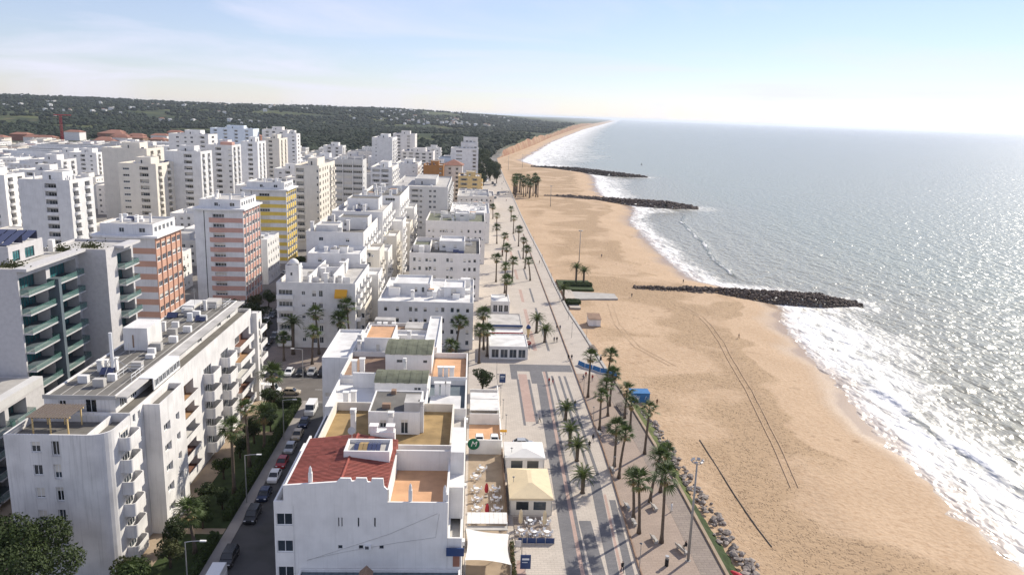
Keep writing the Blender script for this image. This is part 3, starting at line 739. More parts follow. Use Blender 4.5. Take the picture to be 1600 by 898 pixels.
def clutter(par, x0, x1, y0, y1, z, n, rs, wall='white', small=False):
    """roof things: stair head, chimneys, tanks, condenser boxes, aerials - parts of the building"""
    r = random.Random(rs)
    for k in range(n):
        x, y = r.uniform(x0 + 1, x1 - 1), r.uniform(y0 + 1, y1 - 1); q = r.random()
        if q < .35: chimney(par, x, y, z, r.uniform(.9, 2.0), r.uniform(.45, .8), r.choice((0, 0, 1)), wall)
        elif q < .6:
            mb = MB(); a, b, h = r.uniform(.5, 1.2), r.uniform(.4, .9), r.uniform(.6, 1.1)
            mb.box(x - a, x + a, y - b, y + b, z - .02, z + h); mb.build('roof_vent', ['white2' if q < .5 else 'roof_light'], par)
        elif q < .75:
            mb = MB(); h = r.uniform(2, 4.2); mb.cyl(x, y, z, z + h, .035, 5)
            for j in range(4): mb.box(x - .5, x + .5, y - .015, y + .015, z + h - .2 - j * .22, z + h - .17 - j * .22)
            mb.build('aerial', ['metal'], par)
        elif q < .88:
            mb = MB(); mb.cyl(x, y, z + .4, z + 1.6, .55, 12); mb.box(x - .5, x + .5, y - .5, y + .5, z, z + .4); mb.build('water_tank', ['white_metal'], par)
        else:
            mb = MB(); mb.quad((x - 1, y - .6, z + .25), (x + 1, y - .6, z + .25), (x + 1, y + .5, z + 1.1), (x - 1, y + .5, z + 1.1)); mb.quad((x + 1, y + .5, z + 1.1), (x + 1, y + .5, z), (x - 1, y + .5, z), (x - 1, y + .5, z + 1.1)); mb.build('solar_panel', ['solar'], par)
def jumble(par, x0, x1, y0, y1, z, n, rs, wall='white'):
    """the clutter of low white walls, boxes and chimney stacks on a flat roof"""
    r = random.Random(rs)
    for k in range(n):
        x, y = r.uniform(x0 + 1, x1 - 3), r.uniform(y0 + 1, y1 - 3); q = r.random()
        if q < .4:
            mb = MB(); L_ = r.uniform(2.5, 6); h = r.uniform(.9, 2.4)
            if r.random() < .5: mb.box(x, min(x + L_, x1 - .4), y, y + .25, z - .02, z + h)
            else: mb.box(x, x + .25, y, min(y + L_, y1 - .4), z - .02, z + h)
            mb.build('terrace_wall', [wall], par)
        elif q < .65:
            a, b, h = r.uniform(1.6, 3.2), r.uniform(1.6, 3), r.uniform(1.4, 2.7); mb = MB(); mb.box(x, min(x + a, x1 - .4), y, min(y + b, y1 - .4), z - .02, z + h, 0, top=1); mb.build('roof_hut', [wall, r.choice(('roof_light', 'roof_grey', 'roof_white', 'roof_orange'))], par)
        else: chimney(par, x, y, z, r.uniform(1.2, 2.6), r.uniform(.6, 1.1), r.choice((0, 1, 1)), wall)
def stairhead(par, x0, x1, y0, y1, z, h=2.8, wall='white', roof='roof_light', faces=None):
    vol(par, x0, x1, y0, y1, z, z + h, wall, faces or {'S': [((x1 - x0) * .3, (x1 - x0) * .3 + .9, .1, 2.1, 'w', {'sh': 0})]}, ph=.25, roof=roof, name='stair_head')
OCC = []    # footprints already built on
def bld(name, label, x0, x1, y0, y1, cat='building', group=None, z=0):
    OCC.append((x0, x1, y0, y1))
    return empty(name, (0, 0, 0), label, cat, group)
# ------------------------------------------------------------------ the big buildings on the left
FH = 3.3
# --- long white apartment block beside the garden
A = bld('apartment_block', 'long white apartment block with grey roof and pergola terrace beside the garden', -62, -46, 96, 173)
brown = {'slot': 2, 'gf': .8, 'sh': .4}
E_ops = []
for k in range(6):
    v = 2.0 + FH * k
    if k < 6:
        E_ops += [(.7, 1.5, v + .9, v + 2.1, 'w', {'sh': 0})]
        E_ops += [(2.4, 3.2, v + .9, v + 2.0, 'w', {'dp': .3})]
    if k < 5:
        E_ops += [(14.6, 24.2, v, v + 2.75, 'l', {'slot': (2, 2, 1, 3, 3)[k], 'par': 0, 'gf': .45 if k != 2 else .9, 'bd': 1.0})]
        E_ops += [(29.4, 33.4, v + .05, v + 2.4, 'b', {'bs': 'bay', 'bd': 1.8, 'bw': 4.8, 'bo': -.4, 'sh': .0})]
        E_ops += [(38.8, 43.2, v + .05, v + 2.4, 'b', {'bs': 'bay', 'bd': 1.8, 'bw': 5.2, 'bo': -.4, 'sh': .0})]
        E_ops += [(47.6, 57.4, v, v + 2.75, 'l', {'slot': (2, 2, 1, 3, 2)[k], 'gf': .45 if k != 2 else .9, 'bd': 1.1, 'par': 0})]
vol(A, -60.3, -47.7, 104, 163.6, 0, 21.2, 'white_old', {'E': E_ops}, ph=.7, roof='roof_grey', bands={'mats': ['loggia_brown', 'loggia_tan'], 'S': []})
# protruding stair and kitchen shafts on the sunny side
vol(A, -47.68, -45.3, 108.2, 117.6, 0, 20.9, 'white_old', {'E': [(1.0, 3.4, 2.6 + FH * k, 4.0 + FH * k, 'w', {'dp': .5, 'sh': (0, .3, .0, .3, 0)[k]}) for k in range(5)] + [(5.6, 7.0, 2.7 + FH * k, 3.9 + FH * k, 'w', {'dp': .4}) for k in range(5)]}, ph=.9, roof='roof_grey', name='shaft_wall')
# set-back top storey with the grey deck
vol(A, -60.0, -50.2, 105.2, 162.5, 20.6, 23.2, 'white_old', {'E': [(u, u + 2.2, .2, 2.1, 'w', {'sh': 0}) for u in (1.5, 5, 14, 18, 22, 33, 44, 50)], 'S': [(5.6, 7.2, .1, 2.1, 'w', {'sh': 0}), (2, 3, .9, 1.9, 'w', {'sh': 0})]}, ph=.28, roof='roof_grey')
mb = MB(); mb.box(-60.1, -50.0, 105.05, 105.18, 22.75, 23.35); mb.box(-50.18, -48.6, 105.3, 162.4, 22.9, 23.1); mb.build('roof_fascia', ['roof_light'], A)
mb = MB()
for k in range(6): mb.box(-59.9 + 1.65 * k, -59.8 + 1.65 * k, 105.6, 162, 22.925, 22.96)
mb.build('roof_seam', ['roof_light'], A)
mb = MB(); mb.box(-50.1, -48.1, 113, 124, 23.12, 23.2); mb.build('lean_to_roof', ['white_metal'], A)
mb = MB(); mb.box(-48.2, -48.05, 113.2, 123.8, 21.22, 23.1); mb.build('lean_to_wall', ['white'], A)
for k in range(7):
    o = link('window', window_mesh(1.2, 1.2, .0, 'w', 0), A, (-48.04 + .02, 113.6 + 1.45 * k, 21.6), R(90))
# front wing: terrace in front of the top storey, rounded corner
S_ops = []
for k in range(6):
    v = 1.2 + FH * k
    S_ops += [(3.4, 4.6, v + .7, v + 2.2, 'w', {'sh': (.5, .3, .7, .9, 0, .4)[k], 'sill': 1}), (6.0, 7.0, v + .2, v + 2.3, 'w', {'sh': (.9, .4, .0, .3, .6, 0)[k], 'dp': .35, 'sill': 1})]
vol(A, -61.0, -50.2, 97, 103.98, 0, 20.9, 'white_old', {'S': S_ops}, ph=1.0, roof='roof_grey')
arc = [(-50.19 + 2.5 * math.sin(a), 99.5 - 2.5 * math.cos(a)) for a in [R(90 * i / 8) for i in range(9)]]
mb = MB(); mb.prism([(-50.19, 103.9)] + arc + [(-47.69, 103.9)], 0, 19.9, 0, top=1)
ins = [(-50.19 + 2.28 * math.sin(a), 99.5 - 2.28 * math.cos(a)) for a in [R(90 * i / 8) for i in range(9)]]
for a, b, c, d in zip(arc, arc[1:], ins, ins[1:]):
    mb.quad((*a, 19.9), (*b, 19.9), (*b, 20.9), (*a, 20.9)); mb.quad((*d, 19.9), (*c, 19.9), (*c, 20.9), (*d, 20.9)); mb.quad((*a, 20.9), (*b, 20.9), (*d, 20.9), (*c, 20.9))
mb.box(-47.92, -47.69, 99.5, 103.9, 19.902, 20.9, 0)
mb.build('rounded_corner', ['white_old', 'roof_grey'], A, smooth=False)
for k in range(6):
    v = .4 + FH * k
    link('balcony', balcony_mesh(3.9, 1.5, 'bay', 'white_old'), A, (-47.69, 100.0, v + .6), R(90))
    link('window', window_mesh(2.4, 1.5, .0, 'w', .3), A, (-47.66, 100.4, v + 1.5), R(90))
    link('balcony', balcony_mesh(1.6, .35, 'solid', 'white_old'), A, (-49.2, 97.15, v + .6), R(45)) if False else None
pg = empty('pergola'); pg.parent = A
for x in (-58.4, -56.1, -53.8):
    for y in (99.2, 102.8): mb = MB(); mb.box(x - .08, x + .08, y - .08, y + .08, 19.9, 22.3); mb.build('pergola_post', ['ochre'], pg)
for y in (99.1, 102.7): mb = MB(); mb.box(-58.8, -53.4, y, y + .18, 22.302, 22.5); mb.build('pergola_beam', ['ochre'], pg)
for k in range(14):
    mb = MB(); mb.box(-58.9 + k * .4, -58.66 + k * .4, 98.6, 103.6, 22.51, 22.62); mb.build('slat', ['bench_slat'], pg)
# north end: lower part with rounded balconies
vol(A, -60.2, -47.7, 163.62, 171.5, 0, 18.6, 'white_old', {'E': [(2.6, 6.8, 1.6 + FH * k, 4.0 + FH * k, 'b', {'bs': 'solid', 'bw': 5.6, 'bd': 1.2, 'bo': -.4}) for k in range(5)]}, ph=.9, roof='roof_light')
mb = MB(); mb.box(-47.69, -46.6, 163.7, 165.0, 0, 20.2); mb.build('wall_fin', ['white_old'], A)
# roof things
def rbox(par, x0, x1, y0, y1, z0, z1, m='white2', nm='roof_box'):
    mb = MB(); mb.box(x0, x1, y0, y1, z0, z1); return mb.build(nm, [m], par)
rbox(A, -58.6, -54.6, 127.5, 133.5, 22.9, 26.8, 'white_old', 'lift_house'); rbox(A, -57.1, -56.9, 127.42, 127.49, 23.4, 25.6, 'roof_brown', 'lift_door')
for (x, y, s) in [(-53.4, 128, .9), (-52.3, 132.5, .7), (-54.2, 137, .8), (-52.2, 139, .7), (-57.5, 111.5, .7), (-54.5, 110, .8), (-52, 147, .6), (-56, 150.5, .9), (-54.4, 150, .7), (-53.2, 125.5, .6), (-57.6, 136, .5), (-52.4, 118, .8), (-59, 141, .6), (-55.5, 142, .6), (-58, 119, .7), (-53.8, 112.5, .6)]:
    rbox(A, x - s, x + s, y - s * .6, y + s * .6, 22.9, 23.7 + s * .5, 'white2' if s < .8 else 'roof_light', 'roof_vent')
mb = MB(); mb.cyl(-55.0, 115.5, 22.9, 29.5, .28, 8); mb.build('mast', ['white_metal'], A)
mb = MB()
for a in range(3): mb.tube([(-55, 115.5, 26), (-55 + 2.6 * math.cos(2.1 * a + .4), 115.5 + 2.6 * math.sin(2.1 * a + .4), 22.95)], .05, 5)
mb.build('mast_stay', ['metal'], A)
def railing(par, pts, z, h=1.0, m='white_metal'):
    mb = MB()
    for (xa, ya), (xb, yb) in zip(pts, pts[1:]):
        for zz in (h, h * .5): mb.tube([(xa, ya, z + zz), (xb, yb, z + zz)], .045, 5)
        n_ = max(1, int(math.hypot(xb - xa, yb - ya) / 1.4))
        for k in range(n_ + 1): mb.cyl(xa + (xb - xa) * k / n_, ya + (yb - ya) * k / n_, z, z + h, .045, 5)
    mb.build('railing', [m], par)
railing(A, [(-53.4, 112.3), (-53.4, 116.8), (-50.9, 116.8), (-50.9, 112.3)], 22.93); railing(A, [(-55.5, 155.5), (-51, 155.5), (-51, 160.8), (-55.5, 160.8)], 22.93)
rbox(A, -55.3, -52.6, 156.5, 160, 22.9, 24.3, 'roof_light'); rbox(A, -59.4, -57, 156, 161, 22.9, 23.5, 'roof_white')
clutter(A, -59.5, -51, 107, 161, 22.93, 14, 5)

_q = random.Random(3); _b = MB()
for _k in range(240):
    _p = Vector((_q.gauss(0, 1.1), _q.gauss(0, .6), abs(_q.gauss(0, .5)))); _u = Vector((_q.gauss(0, 1), _q.gauss(0, 1), _q.gauss(0, 1))).normalized() * .16; _w = _u.orthogonal()
    _b.quad(_p - _u, _p - _w, _p + _u, _p + _w)
bush_ = _b.mesh('roof_garden', ['leaf_olive'])
# --- teal glass-balcony block and its low wing
T = bld('apartment_block', 'grey white block with green glass balconies and solar panels, far left', -104, -68, 131, 166)
TZ = 35.4
te = {'slot': 2, 'st': 't', 'gf': .94, 'sh': 0, 'dp': 2.2, 'ps': 'glass', 'bd': 1.5, 'bs': 'glass', 'par': 0}
E1 = []
for k in range(9):
    v = TZ - 4.6 - 3.4 * k
    if v < 1: break
    E1 += [(.4, 8.8, v, v + 2.95, 'l', te), (10.1, 19.4, v, v + 2.95, 'l', te)]
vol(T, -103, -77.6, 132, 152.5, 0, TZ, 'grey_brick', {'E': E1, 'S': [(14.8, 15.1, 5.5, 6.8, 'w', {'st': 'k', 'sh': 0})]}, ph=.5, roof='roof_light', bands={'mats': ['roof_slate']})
mb = MB(); mb.box(-78.2, -75.9, 131.9, 152.3, TZ - .38, TZ + .12); mb.build('canopy', ['grey_brick'], T)
mb = MB(); mb.box(-77.55, -75.6, 141.0, 141.9, 0, TZ - 3.5); mb.build('wall_fin', ['roof_slate'], T)
E2 = []
for k in range(9):
    v = TZ - 4.6 - 3.4 * k
    if v < 1: break
    E2 += [(4.6, 11.2, v, v + 2.95, 'l', te)]
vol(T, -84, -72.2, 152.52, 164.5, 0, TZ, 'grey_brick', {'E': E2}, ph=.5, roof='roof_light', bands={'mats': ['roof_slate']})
mb = MB(); mb.box(-72.6, -70.4, 156.5, 164.3, TZ - .38, TZ + .12); mb.build('canopy', ['grey_brick'], T)
vol(T, -100, -81.6, 137, 148, TZ - .3, TZ + 2.9, 'grey_brick', {'E': [(1.2, 3.4, .3, 2.2, 'w', {'st': 't', 'sh': 0}), (5, 8, .3, 2.2, 'w', {'st': 't', 'sh': 0})], 'S': [(12, 13.8, .3, 2.2, 'w', {'st': 't', 'sh': 0})]}, ph=.1, roof='roof_white', name='penthouse')
for i in range(9):
    for j in range(2):
        mb = MB(); x = -97.2 + 1.75 * i; y = 137.6 + 4.8 * j
        mb.quad((x, y, TZ + 3.1), (x + 1.55, y, TZ + 3.1), (x + 1.55, y + 4.1, TZ + 4.5), (x, y + 4.1, TZ + 4.5)); mb.quad((x, y + 4.1, TZ + 4.5), (x + 1.55, y + 4.1, TZ + 4.5), (x + 1.55, y + 4.1, TZ + 2.9), (x, y + 4.1, TZ + 2.9))
        mb.build('solar_panel', ['solar'], T)
link('roof_garden', bush_, T, (-79.6, 134.5, TZ - .1)); link('roof_garden', bush_, T, (-80, 151, TZ - .1)); link('roof_garden', bush_, T, (-76, 155, TZ - .1)); link('roof_garden', bush_, T, (-88, 134, TZ - .1))
rbox(T, -81.5, -80.6, 149.5, 150.5, TZ - .1, TZ + 2.2, 'white', 'chimney')
T2 = bld('low_wing', 'low building with green glass parapet behind the long white block, left edge', -104, -74, 94, 131)
E3 = [(2 + 6 * k, 7 + 6 * k, 1.5 + 3.5 * j, 4.3 + 3.5 * j, 'l', te) for k in range(5) for j in range(4)]
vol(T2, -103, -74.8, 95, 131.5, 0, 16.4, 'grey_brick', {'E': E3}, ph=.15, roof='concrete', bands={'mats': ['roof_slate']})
mb = MB(); mb.box(-76.4, -74.7, 95.2, 131.3, 16.42, 16.66); mb.box(-74.79, -74.68, 95.2, 131.3, 15.2, 16.4); mb.build('fascia', ['grey_wall'], T2)
clutter(T2, -101, -78, 97, 130, 16.3, 8, 15)

# --- three striped blocks
def striped(name, label, x0, x1, y0, y1, z1, fh, nfl, colour, seed, pier='white'):
    B = bld(name, label, x0, x1, y0, y1)
    W_, D_ = x1 - x0, y1 - y0; H_ = z1 - 3.2; r = random.Random(seed)
    bS = []; opS = []; opE = []; bE = [(0, z1, 2, 0, D_)]
    n = nfl
    for k in range(n):
        v = H_ - 1.0 - fh * (k + 1) + .3
        if v < .5: break
        bS.append((v - .1, v + 1.4, 2, W_ * (.30 if colour != 'yellow' else .08), W_))
        opS.append((W_ * .38, W_ * .62, v + 1.42, v + 2.6, 'w', {'sh': r.choice((0, 0, .5, 1)), 'dp': .6}))
        nc = max(4, int(D_ / 3.3))
        for c in range(nc):
            u = D_ * (c + .5) / nc
            opE.append((u - .40 * D_ / nc, u + .40 * D_ / nc, v + 1.05, v + 2.45, 'w', {'sh': r.choice((0, 0, .3, .6))}))
    vol(B, x0, x1, y0, y1, 0, H_, 'white2', {'S': opS, 'E': opE}, ph=0, roof='roof_light', bands={'mats': [colour], 'S': bS, 'E': bE})
    nc = max(4, int(D_ / 3.3))
    for c in range(nc + 1):      # white piers on the sunny side
        u = min(D_ - .15, max(.15, D_ * c / nc)); rbox(B, x1 - .01, x1 + .22, y0 + u - .13, y0 + u + .13, .5, H_ - .3, pier, 'pier')
    for k in range(n):           # curved white balcony fronts stand proud of the bands
        v = H_ - 1.0 - fh * (k + 1) + .3
        if v < .5: break
        mb = MB(); m_ = 8
        pts = [(x0 + W_ * (.30 + .36 * i / m_), y0 - .55 * math.sin(math.pi * i / m_)) for i in range(m_ + 1)]
        mb.prism(pts, v - .1, v + 1.4, 0, bottom=True); mb.build('balcony_parapet', [colour], B)
    rbox(B, x0 + W_ * .2, x0 + W_ * .215, y0 - .02, y0 + .02, .5, H_ - .3, 'black', 'drainpipe')
    # overhanging top slab and set-back attic
    mb = MB(); m_ = 12
    pts = [(x0 - .5, y0 + .2), (x0 + 1.2, y0 - .9)] + [(x0 + 1.2 + (W_ - 1.2) * i / m_, y0 - .9 - .5 * math.sin(math.pi * i / m_)) for i in range(1, m_)] + [(x1 + 1.0, y0 - .9), (x1 + 1.0, y1 + .4), (x0 - .5, y1 + .4)]
    mb.prism(pts, H_ + .01, H_ + .55, 0, bottom=True); mb.build('cornice', ['white2'], B)
    att = {'E': [(u, u + 1.6, .6, 1.9, 'w', {'sh': 0}) for u in np.arange(1, D_ - 4.5, 2.6)], 'S': [(W_ * .3, W_ * .3 + 1.3, .6, 1.8, 'w', {'sh': 0}), (W_ * .62, W_ * .62 + 1.6, .6, 1.8, 'w', {'sh': 0})]}
    vol(B, x0 + 1.5, x1 - .8, y0 + 1.2, y1 - 1.2, H_ + .5, z1 + .1, 'white2', att, ph=.5, roof='roof_light', name='attic')
    clutter(B, x0 + 2, x1 - 2, y0 + 2, y1 - 2, z1 - .4, 10, seed)
    return B
SO = striped('striped_block', 'orange and white striped apartment block beside the green glass block', -95.3, -80.0, 195, 212, 33.9, 3.3, 9, 'orange', 3, 'orange')
SP = striped('striped_block', 'salmon pink and white striped tower block with overhanging roof slab', -89.7, -74.4, 250, 270, 34.2, 3.2, 10, 'pink', 4)
SY = striped('striped_block', 'yellow and white striped tower block beyond the pink one', -94.9, -77.3, 320, 338, 33.6, 3.15, 10, 'yellow', 6)

# --- white towers
def tower(label, x0, x1, y0, y1, z1, fh=3.05, S=(), E=(), wall='white2', nf=None, roof='roof_light', name='tower_block', seed=1, attic=True, ewall=None, cl=7):
    B = bld(name, label, x0, x1, y0, y1)
    n = nf or int((z1 - 2.2) / fh)
    def mk(spec, Wd):
        o = []
        for k in range(n):
            v = z1 - 1.3 - fh * (k + 1) + .35
            if v < .6: continue
            for (f, w_, kind, opt) in spec:
                u = f * Wd
                if kind == 'l': o.append((u - w_ / 2, u + w_ / 2, v, v + fh - .45, 'l', opt))
                elif kind == 'b': o.append((u - w_ / 2, u + w_ / 2, v + .05, v + 2.2, 'b', opt))
                else: o.append((u - w_ / 2, u + w_ / 2, v + .8, v + 2.15, 'w', opt))
        return o
    vol(B, x0, x1, y0, y1, 0, z1, wall, {'S': mk(S, x1 - x0), 'E': mk(E, y1 - y0)}, ph=.8, roof=roof)
    r = random.Random(seed)
    if attic:
        W_, D_ = x1 - x0, y1 - y0
        stairhead(B, x0 + W_ * .35, x0 + W_ * .75, y0 + D_ * .25, y0 + D_ * .7, z1 - .8, 3.4, wall)
    clutter(B, x0 + .6, x1 - .6, y0 + .6, y1 - .6, z1 - .8, cl, seed, wall)
    return B
rb_ = {'bs': 'round', 'bd': 1.3}
rl_ = {'bs': 'round', 'bd': 1.0, 'par': 0, 'gf': .8}
tower('white tower with arched top and curved balconies, cropped by left edge', -216, -197.8, 335, 350, 32, S=[(.3, 3, 'l', {}), (.75, 2.6, 'l', {})], E=[(.28, 3.6, 'l', rl_), (.75, 3.6, 'l', rl_)], wall='white', seed=21)
tower('pale blue-grey tower with one column of balconies, left', -169.3, -150.8, 295, 313, 34.6, S=[(.62, 4.2, 'l', {'bd': .8, 'bs': 'round'})], E=[(.24, 3.8, 'l', rl_), (.74, 3.8, 'l', rl_)], seed=22)
tower('cream white tower with two columns of loggias and curved side balconies', -169, -151.5, 376, 398, 35.5, S=[(.2, 3, 'w', {'sh': .3}), (.68, 4.2, 'l', {})], E=[(.22, 4.2, 'l', rl_), (.72, 4.2, 'l', rl_)], wall='cream', seed=23)
tower('taller windowless tower behind the cream white tower', -188.2, -166, 402, 424, 41, S=[], E=[(.3, 3.7, 'l', rl_), (.7, 3.7, 'l', rl_)], wall='cream', seed=24)
tower('white tower with dark loggia column right of the cream tower', -155.5, -137.9, 398, 415, 40.6, S=[(.64, 4, 'l', {})], E=[(.25, 3.6, 'l', rl_), (.72, 3.6, 'l', rl_)], wall='white2', seed=25)
tower('broad white tower with overhanging roof far behind', -215.4, -188.1, 560, 580, 43.2, S=[(.22, 2, 'w', {}), (.42, 1.6, 'w', {}), (.58, 1.8, 'w', {}), (.85, 3, 'l', {})], E=[(.5, 5, 'l', {})], wall='white', seed=26)
q = tower('white tower with a salmon painted top corner', -152.1, -138.2, 450, 467, 41.8, S=[(.45, 3.2, 'l', {}), (.9, 1.6, 'w', {})], E=[(.28, 3.6, 'l', rl_), (.74, 3.6, 'l', rl_)], seed=27)
rbox(q, -144.5, -138.0, 449.8, 455, 41.8, 43.4, 'pink', 'painted_parapet')
tower('slim white tower second in the row behind the salmon topped one', -150.9, -140.3, 510, 530, 41.5, S=[(.55, 3, 'l', {})], E=[(.3, 3.6, 'l', rl_), (.74, 3.6, 'l', rl_)], seed=28)
tower('slim white tower third in the row behind the salmon topped one', -151.8, -141.3, 570, 595, 41.7, S=[(.4, 2.6, 'l', {})], E=[(.3, 3.6, 'l', rl_), (.74, 3.6, 'l', rl_)], wall='cream', seed=29)
tower('slim plain tower fourth and last in the row of towers', -156, -147, 650, 664, 42.8, S=[(.7, 2, 'w', {})], E=[(.5, 4, 'l', {})], seed=30)
tower('pale blue hotel slab with stepped roof far behind the towers', -239.8, -201.6, 720, 740, 43.5, S=[(.12, 3, 'l', {}), (.35, 3.4, 'l', {}), (.6, 3, 'l', {}), (.85, 3, 'l', {})], wall='pale_blue', seed=31)
tower('pinkish white hotel slab with a dark gap far behind the towers', -199, -175.5, 740, 760, 43.0, S=[(.2, 3, 'l', {}), (.45, 3, 'l', {}), (.75, 3, 'w', {})], E=[(.5, 5, 'l', {})], wall='rose_white', seed=32)
T10 = tower('tall white tower with blank front and latticed sunny side right of the yellow block', -81.5, -70.6, 355, 395, 38.6, S=[(.22, 3.4, 'l', {'bd': .6, 'bs': 'round'}), (.93, .8, 'w', {})], E=[(.06, 3, 'l', {}), (.24, 2.2, 'l', {}), (.38, 2.2, 'l', {}), (.52, 2.2, 'l', {}), (.7, 3, 'b', rb_), (.9, 3, 'b', rb_)], wall='cream', seed=33)
T11 = bld('tower_block', 'grey gridded slab of glazed loggias in thin white frames', -76.4, -60.1, 420, 434)
ops = []
for k in range(11):
    for c in range(3): ops.append((.35 + 5.3 * c, .35 + 5.3 * c + 5.0, 2.2 + 3.05 * k, 4.95 + 3.05 * k, 'l', {'dp': .5, 'gf': .97, 'par': 1, 'pm': 'grey_wall', 'sh': rng.choice((0, .4, 1))}))
vol(T11, -76.4, -60.1, 420, 434, 0, 37.8, 'grey_wall', {'S': ops, 'E': [(2, 4, 2.9 + 3.05 * k, 4.3 + 3.05 * k, 'w', {}) for k in range(11)]}, ph=.6)
for c in range(4): rbox(T11, -76.4 + 5.3 * c - .02, -76.15 + 5.3 * c + .03, 419.6, 420.0, 1, 37.2, 'white', 'pier')
clutter(T11, -75, -61, 421, 433, 37.2, 6, 41)
tower('white block with three long balcony rows behind the gridded slab', -64, -50.8, 480, 520, 30, S=[(.25, 4.4, 'l', {}), (.66, 4.4, 'l', {})], E=[(.1, 3, 'b', rb_), (.35, 3, 'b', rb_), (.6, 3, 'b', rb_), (.85, 3, 'b', rb_)], wall='white', seed=42)
tower('plain white slab with blank end wall, centre distance', -85.5, -68.7, 650, 690, 42.1, S=[(.2, .8, 'w', {})], E=[(.2, 4, 'b', rb_), (.5, 4, 'b', rb_), (.8, 4, 'b', rb_)], wall='white2', seed=43)
tower('stepped white hotel tower, highest in the centre distance', -77.7, -57, 740, 765, 43.3, S=[(.25, 4, 'l', {}), (.7, 3, 'l', {})], E=[(.5, 4, 'l', {})], wall='rose_white', seed=44)
tower('long low white hotel wing with bands of windows, centre distance', -65, -37, 690, 715, 30, S=[(.1, 2.6, 'l', {}), (.3, 3.6, 'l', {}), (.5, 3.6, 'l', {}), (.7, 3.6, 'l', {}), (.9, 2.6, 'l', {})], E=[(.5, 4, 'w', {})], wall='rose_white', seed=45)
tower('white slab with red roof tanks left of the palm grove', -57, -41, 560, 600, 27.5, S=[(.8, 1, 'w', {})], E=[(.15, 3, 'b', rb_), (.4, 3, 'b', rb_), (.65, 3, 'b', rb_), (.88, 3, 'b', rb_)], wall='white', seed=46)
tower('long grey-white slab with slatted window columns, centre', -42, -13.7, 400, 470, 26.4, S=[(.1, 1.4, 'w', {}), (.24, 1.6, 'l', {'dp': .6}), (.40, 4.2, 'l', {'dp': .8}), (.51, 1.4, 'w', {'sh': 0}), (.68, 1.4, 'w', {'sh': 0}), (.76, 1.4, 'w', {'sh': 0})], E=[(.08, 4.4, 'b', rb_), (.22, 4.4, 'b', rb_), (.36, 4.4, 'b', rb_), (.5, 4.4, 'b', rb_), (.64, 4.4, 'b', rb_), (.78, 4.4, 'b', rb_), (.92, 4.4, 'b', rb_)], wall='grey_wall', seed=47, fh=2.75)
tower('ochre yellow block with brown balcony strips near the promenade end', -11, 4.4, 520, 545, 23, S=[(.25, 4.6, 'l', {}), (.72, 3.4, 'l', {})], E=[(.3, 4, 'b', rb_), (.75, 4, 'b', rb_)], wall='ochre', seed=48)
tower('rust orange block with plain end wall behind the grey-white slab', -36, -22, 545, 565, 28, S=[(.85, 1.4, 'w', {})], E=[(.5, 4, 'w', {})], wall='rust', seed=49)
q = tower('white block with a red tiled hipped roof', -22, -9, 560, 580, 27, S=[(.3, 2, 'l', {}), (.7, 2, 'l', {})], wall='white', seed=50, attic=False, cl=2)
mb = MB(); a, b_, c, d = -23, -8, 559, 581
mb.tri((a, c, 27.2), (b_, c, 27.2), (-15.5, 570, 31)); mb.tri((b_, c, 27.2), (b_, d, 27.2), (-15.5, 570, 31)); mb.tri((b_, d, 27.2), (a, d, 27.2), (-15.5, 570, 31)); mb.tri((a, d, 27.2), (a, c, 27.2), (-15.5, 570, 31)); mb.build('hip_roof', ['terracotta'], q)
PY = tower('stepped white pyramid hotel nearest the far palms', -20, 2.5, 640, 668, 36, S=[(.86, 3, 'l', {}), (.3, 5, 'w', {})], E=[(.3, 4, 'l', {}), (.7, 4, 'l', {})], wall='white2', seed=51, attic=False)
vol(PY, -12, 2.2, 643, 664, 35.2, 40.5, 'white2', {'S': [(2 + 3 * k, 4 + 3 * k, 1, 2.3, 'w', {}) for k in range(4)]}, ph=.6, name='upper_storey')
vol(PY, -10, 1.9, 646, 661, 40, 44.8, 'white', {'S': [(2 + 3 * k, 4 + 3 * k, 1, 2.3, 'w', {}) for k in range(3)]}, ph=.6, name='upper_storey')
vol(PY, -30, -20.02, 642, 662, 0, 28, 'pale_blue', {}, ph=.6, name='lower_wing')

EXTRA = [(-120, -104, 470, 28, 'first of the slabs behind the latticed tower'), (-118, -100, 560, 30, 'second of the slabs behind the latticed tower'), (-112, -92, 640, 27, 'third of the slabs behind the latticed tower'), (-135, -118, 700, 32, 'left of the plain slim tower, far back'), (-100, -84, 770, 31, 'behind the blank-ended slab'),
         (-34, -22, 620, 25, 'between the rust block and the pyramid hotel'), (-52, -36, 810, 28, 'behind the long hotel wing'), (-30, -12, 740, 24, 'behind the pyramid hotel, left'), (-18, -2, 850, 20, 'behind the pyramid hotel, farthest'), (-240, -222, 420, 27, 'left of the windowless tower, nearest'), (-262, -244, 470, 29, 'left of the windowless tower, second'),
         (-232, -214, 500, 31, 'left of the windowless tower, tallest'), (-285, -266, 560, 28, 'far left beyond the pale tower, nearest'), (-252, -232, 640, 30, 'left of the broad distant tower'), (-300, -280, 700, 27, 'far left beyond the pale tower, middle'), (-330, -308, 620, 24, 'far left beyond the pale tower, leftmost'), (-126, -110, 412, 23, 'between the loggia tower and the latticed tower'), (-108, -92, 445, 25, 'left behind the latticed tower'), (-200, -182, 620, 30, 'right behind the broad distant tower'), (-180, -163, 690, 32, 'before the pinkish hotel slab')]
for i_, (xa, xb, ya, zt, lb) in enumerate(EXTRA):
    tower('white mid-rise block ' + lb, xa, xb, ya, ya + 18, zt, S=[(.3, 3.2, 'l', {}), (.7, 2.6, 'l', {})] if i_ % 2 else [(.22, 1.6, 'w', {}), (.5, 3, 'l', {}), (.8, 1.6, 'w', {})], E=[(.25, 3.6, 'l', rl_), (.75, 3.6, 'l', rl_)], wall=('white', 'white2', 'rose_white')[i_ % 3], seed=200 + i_, cl=4)
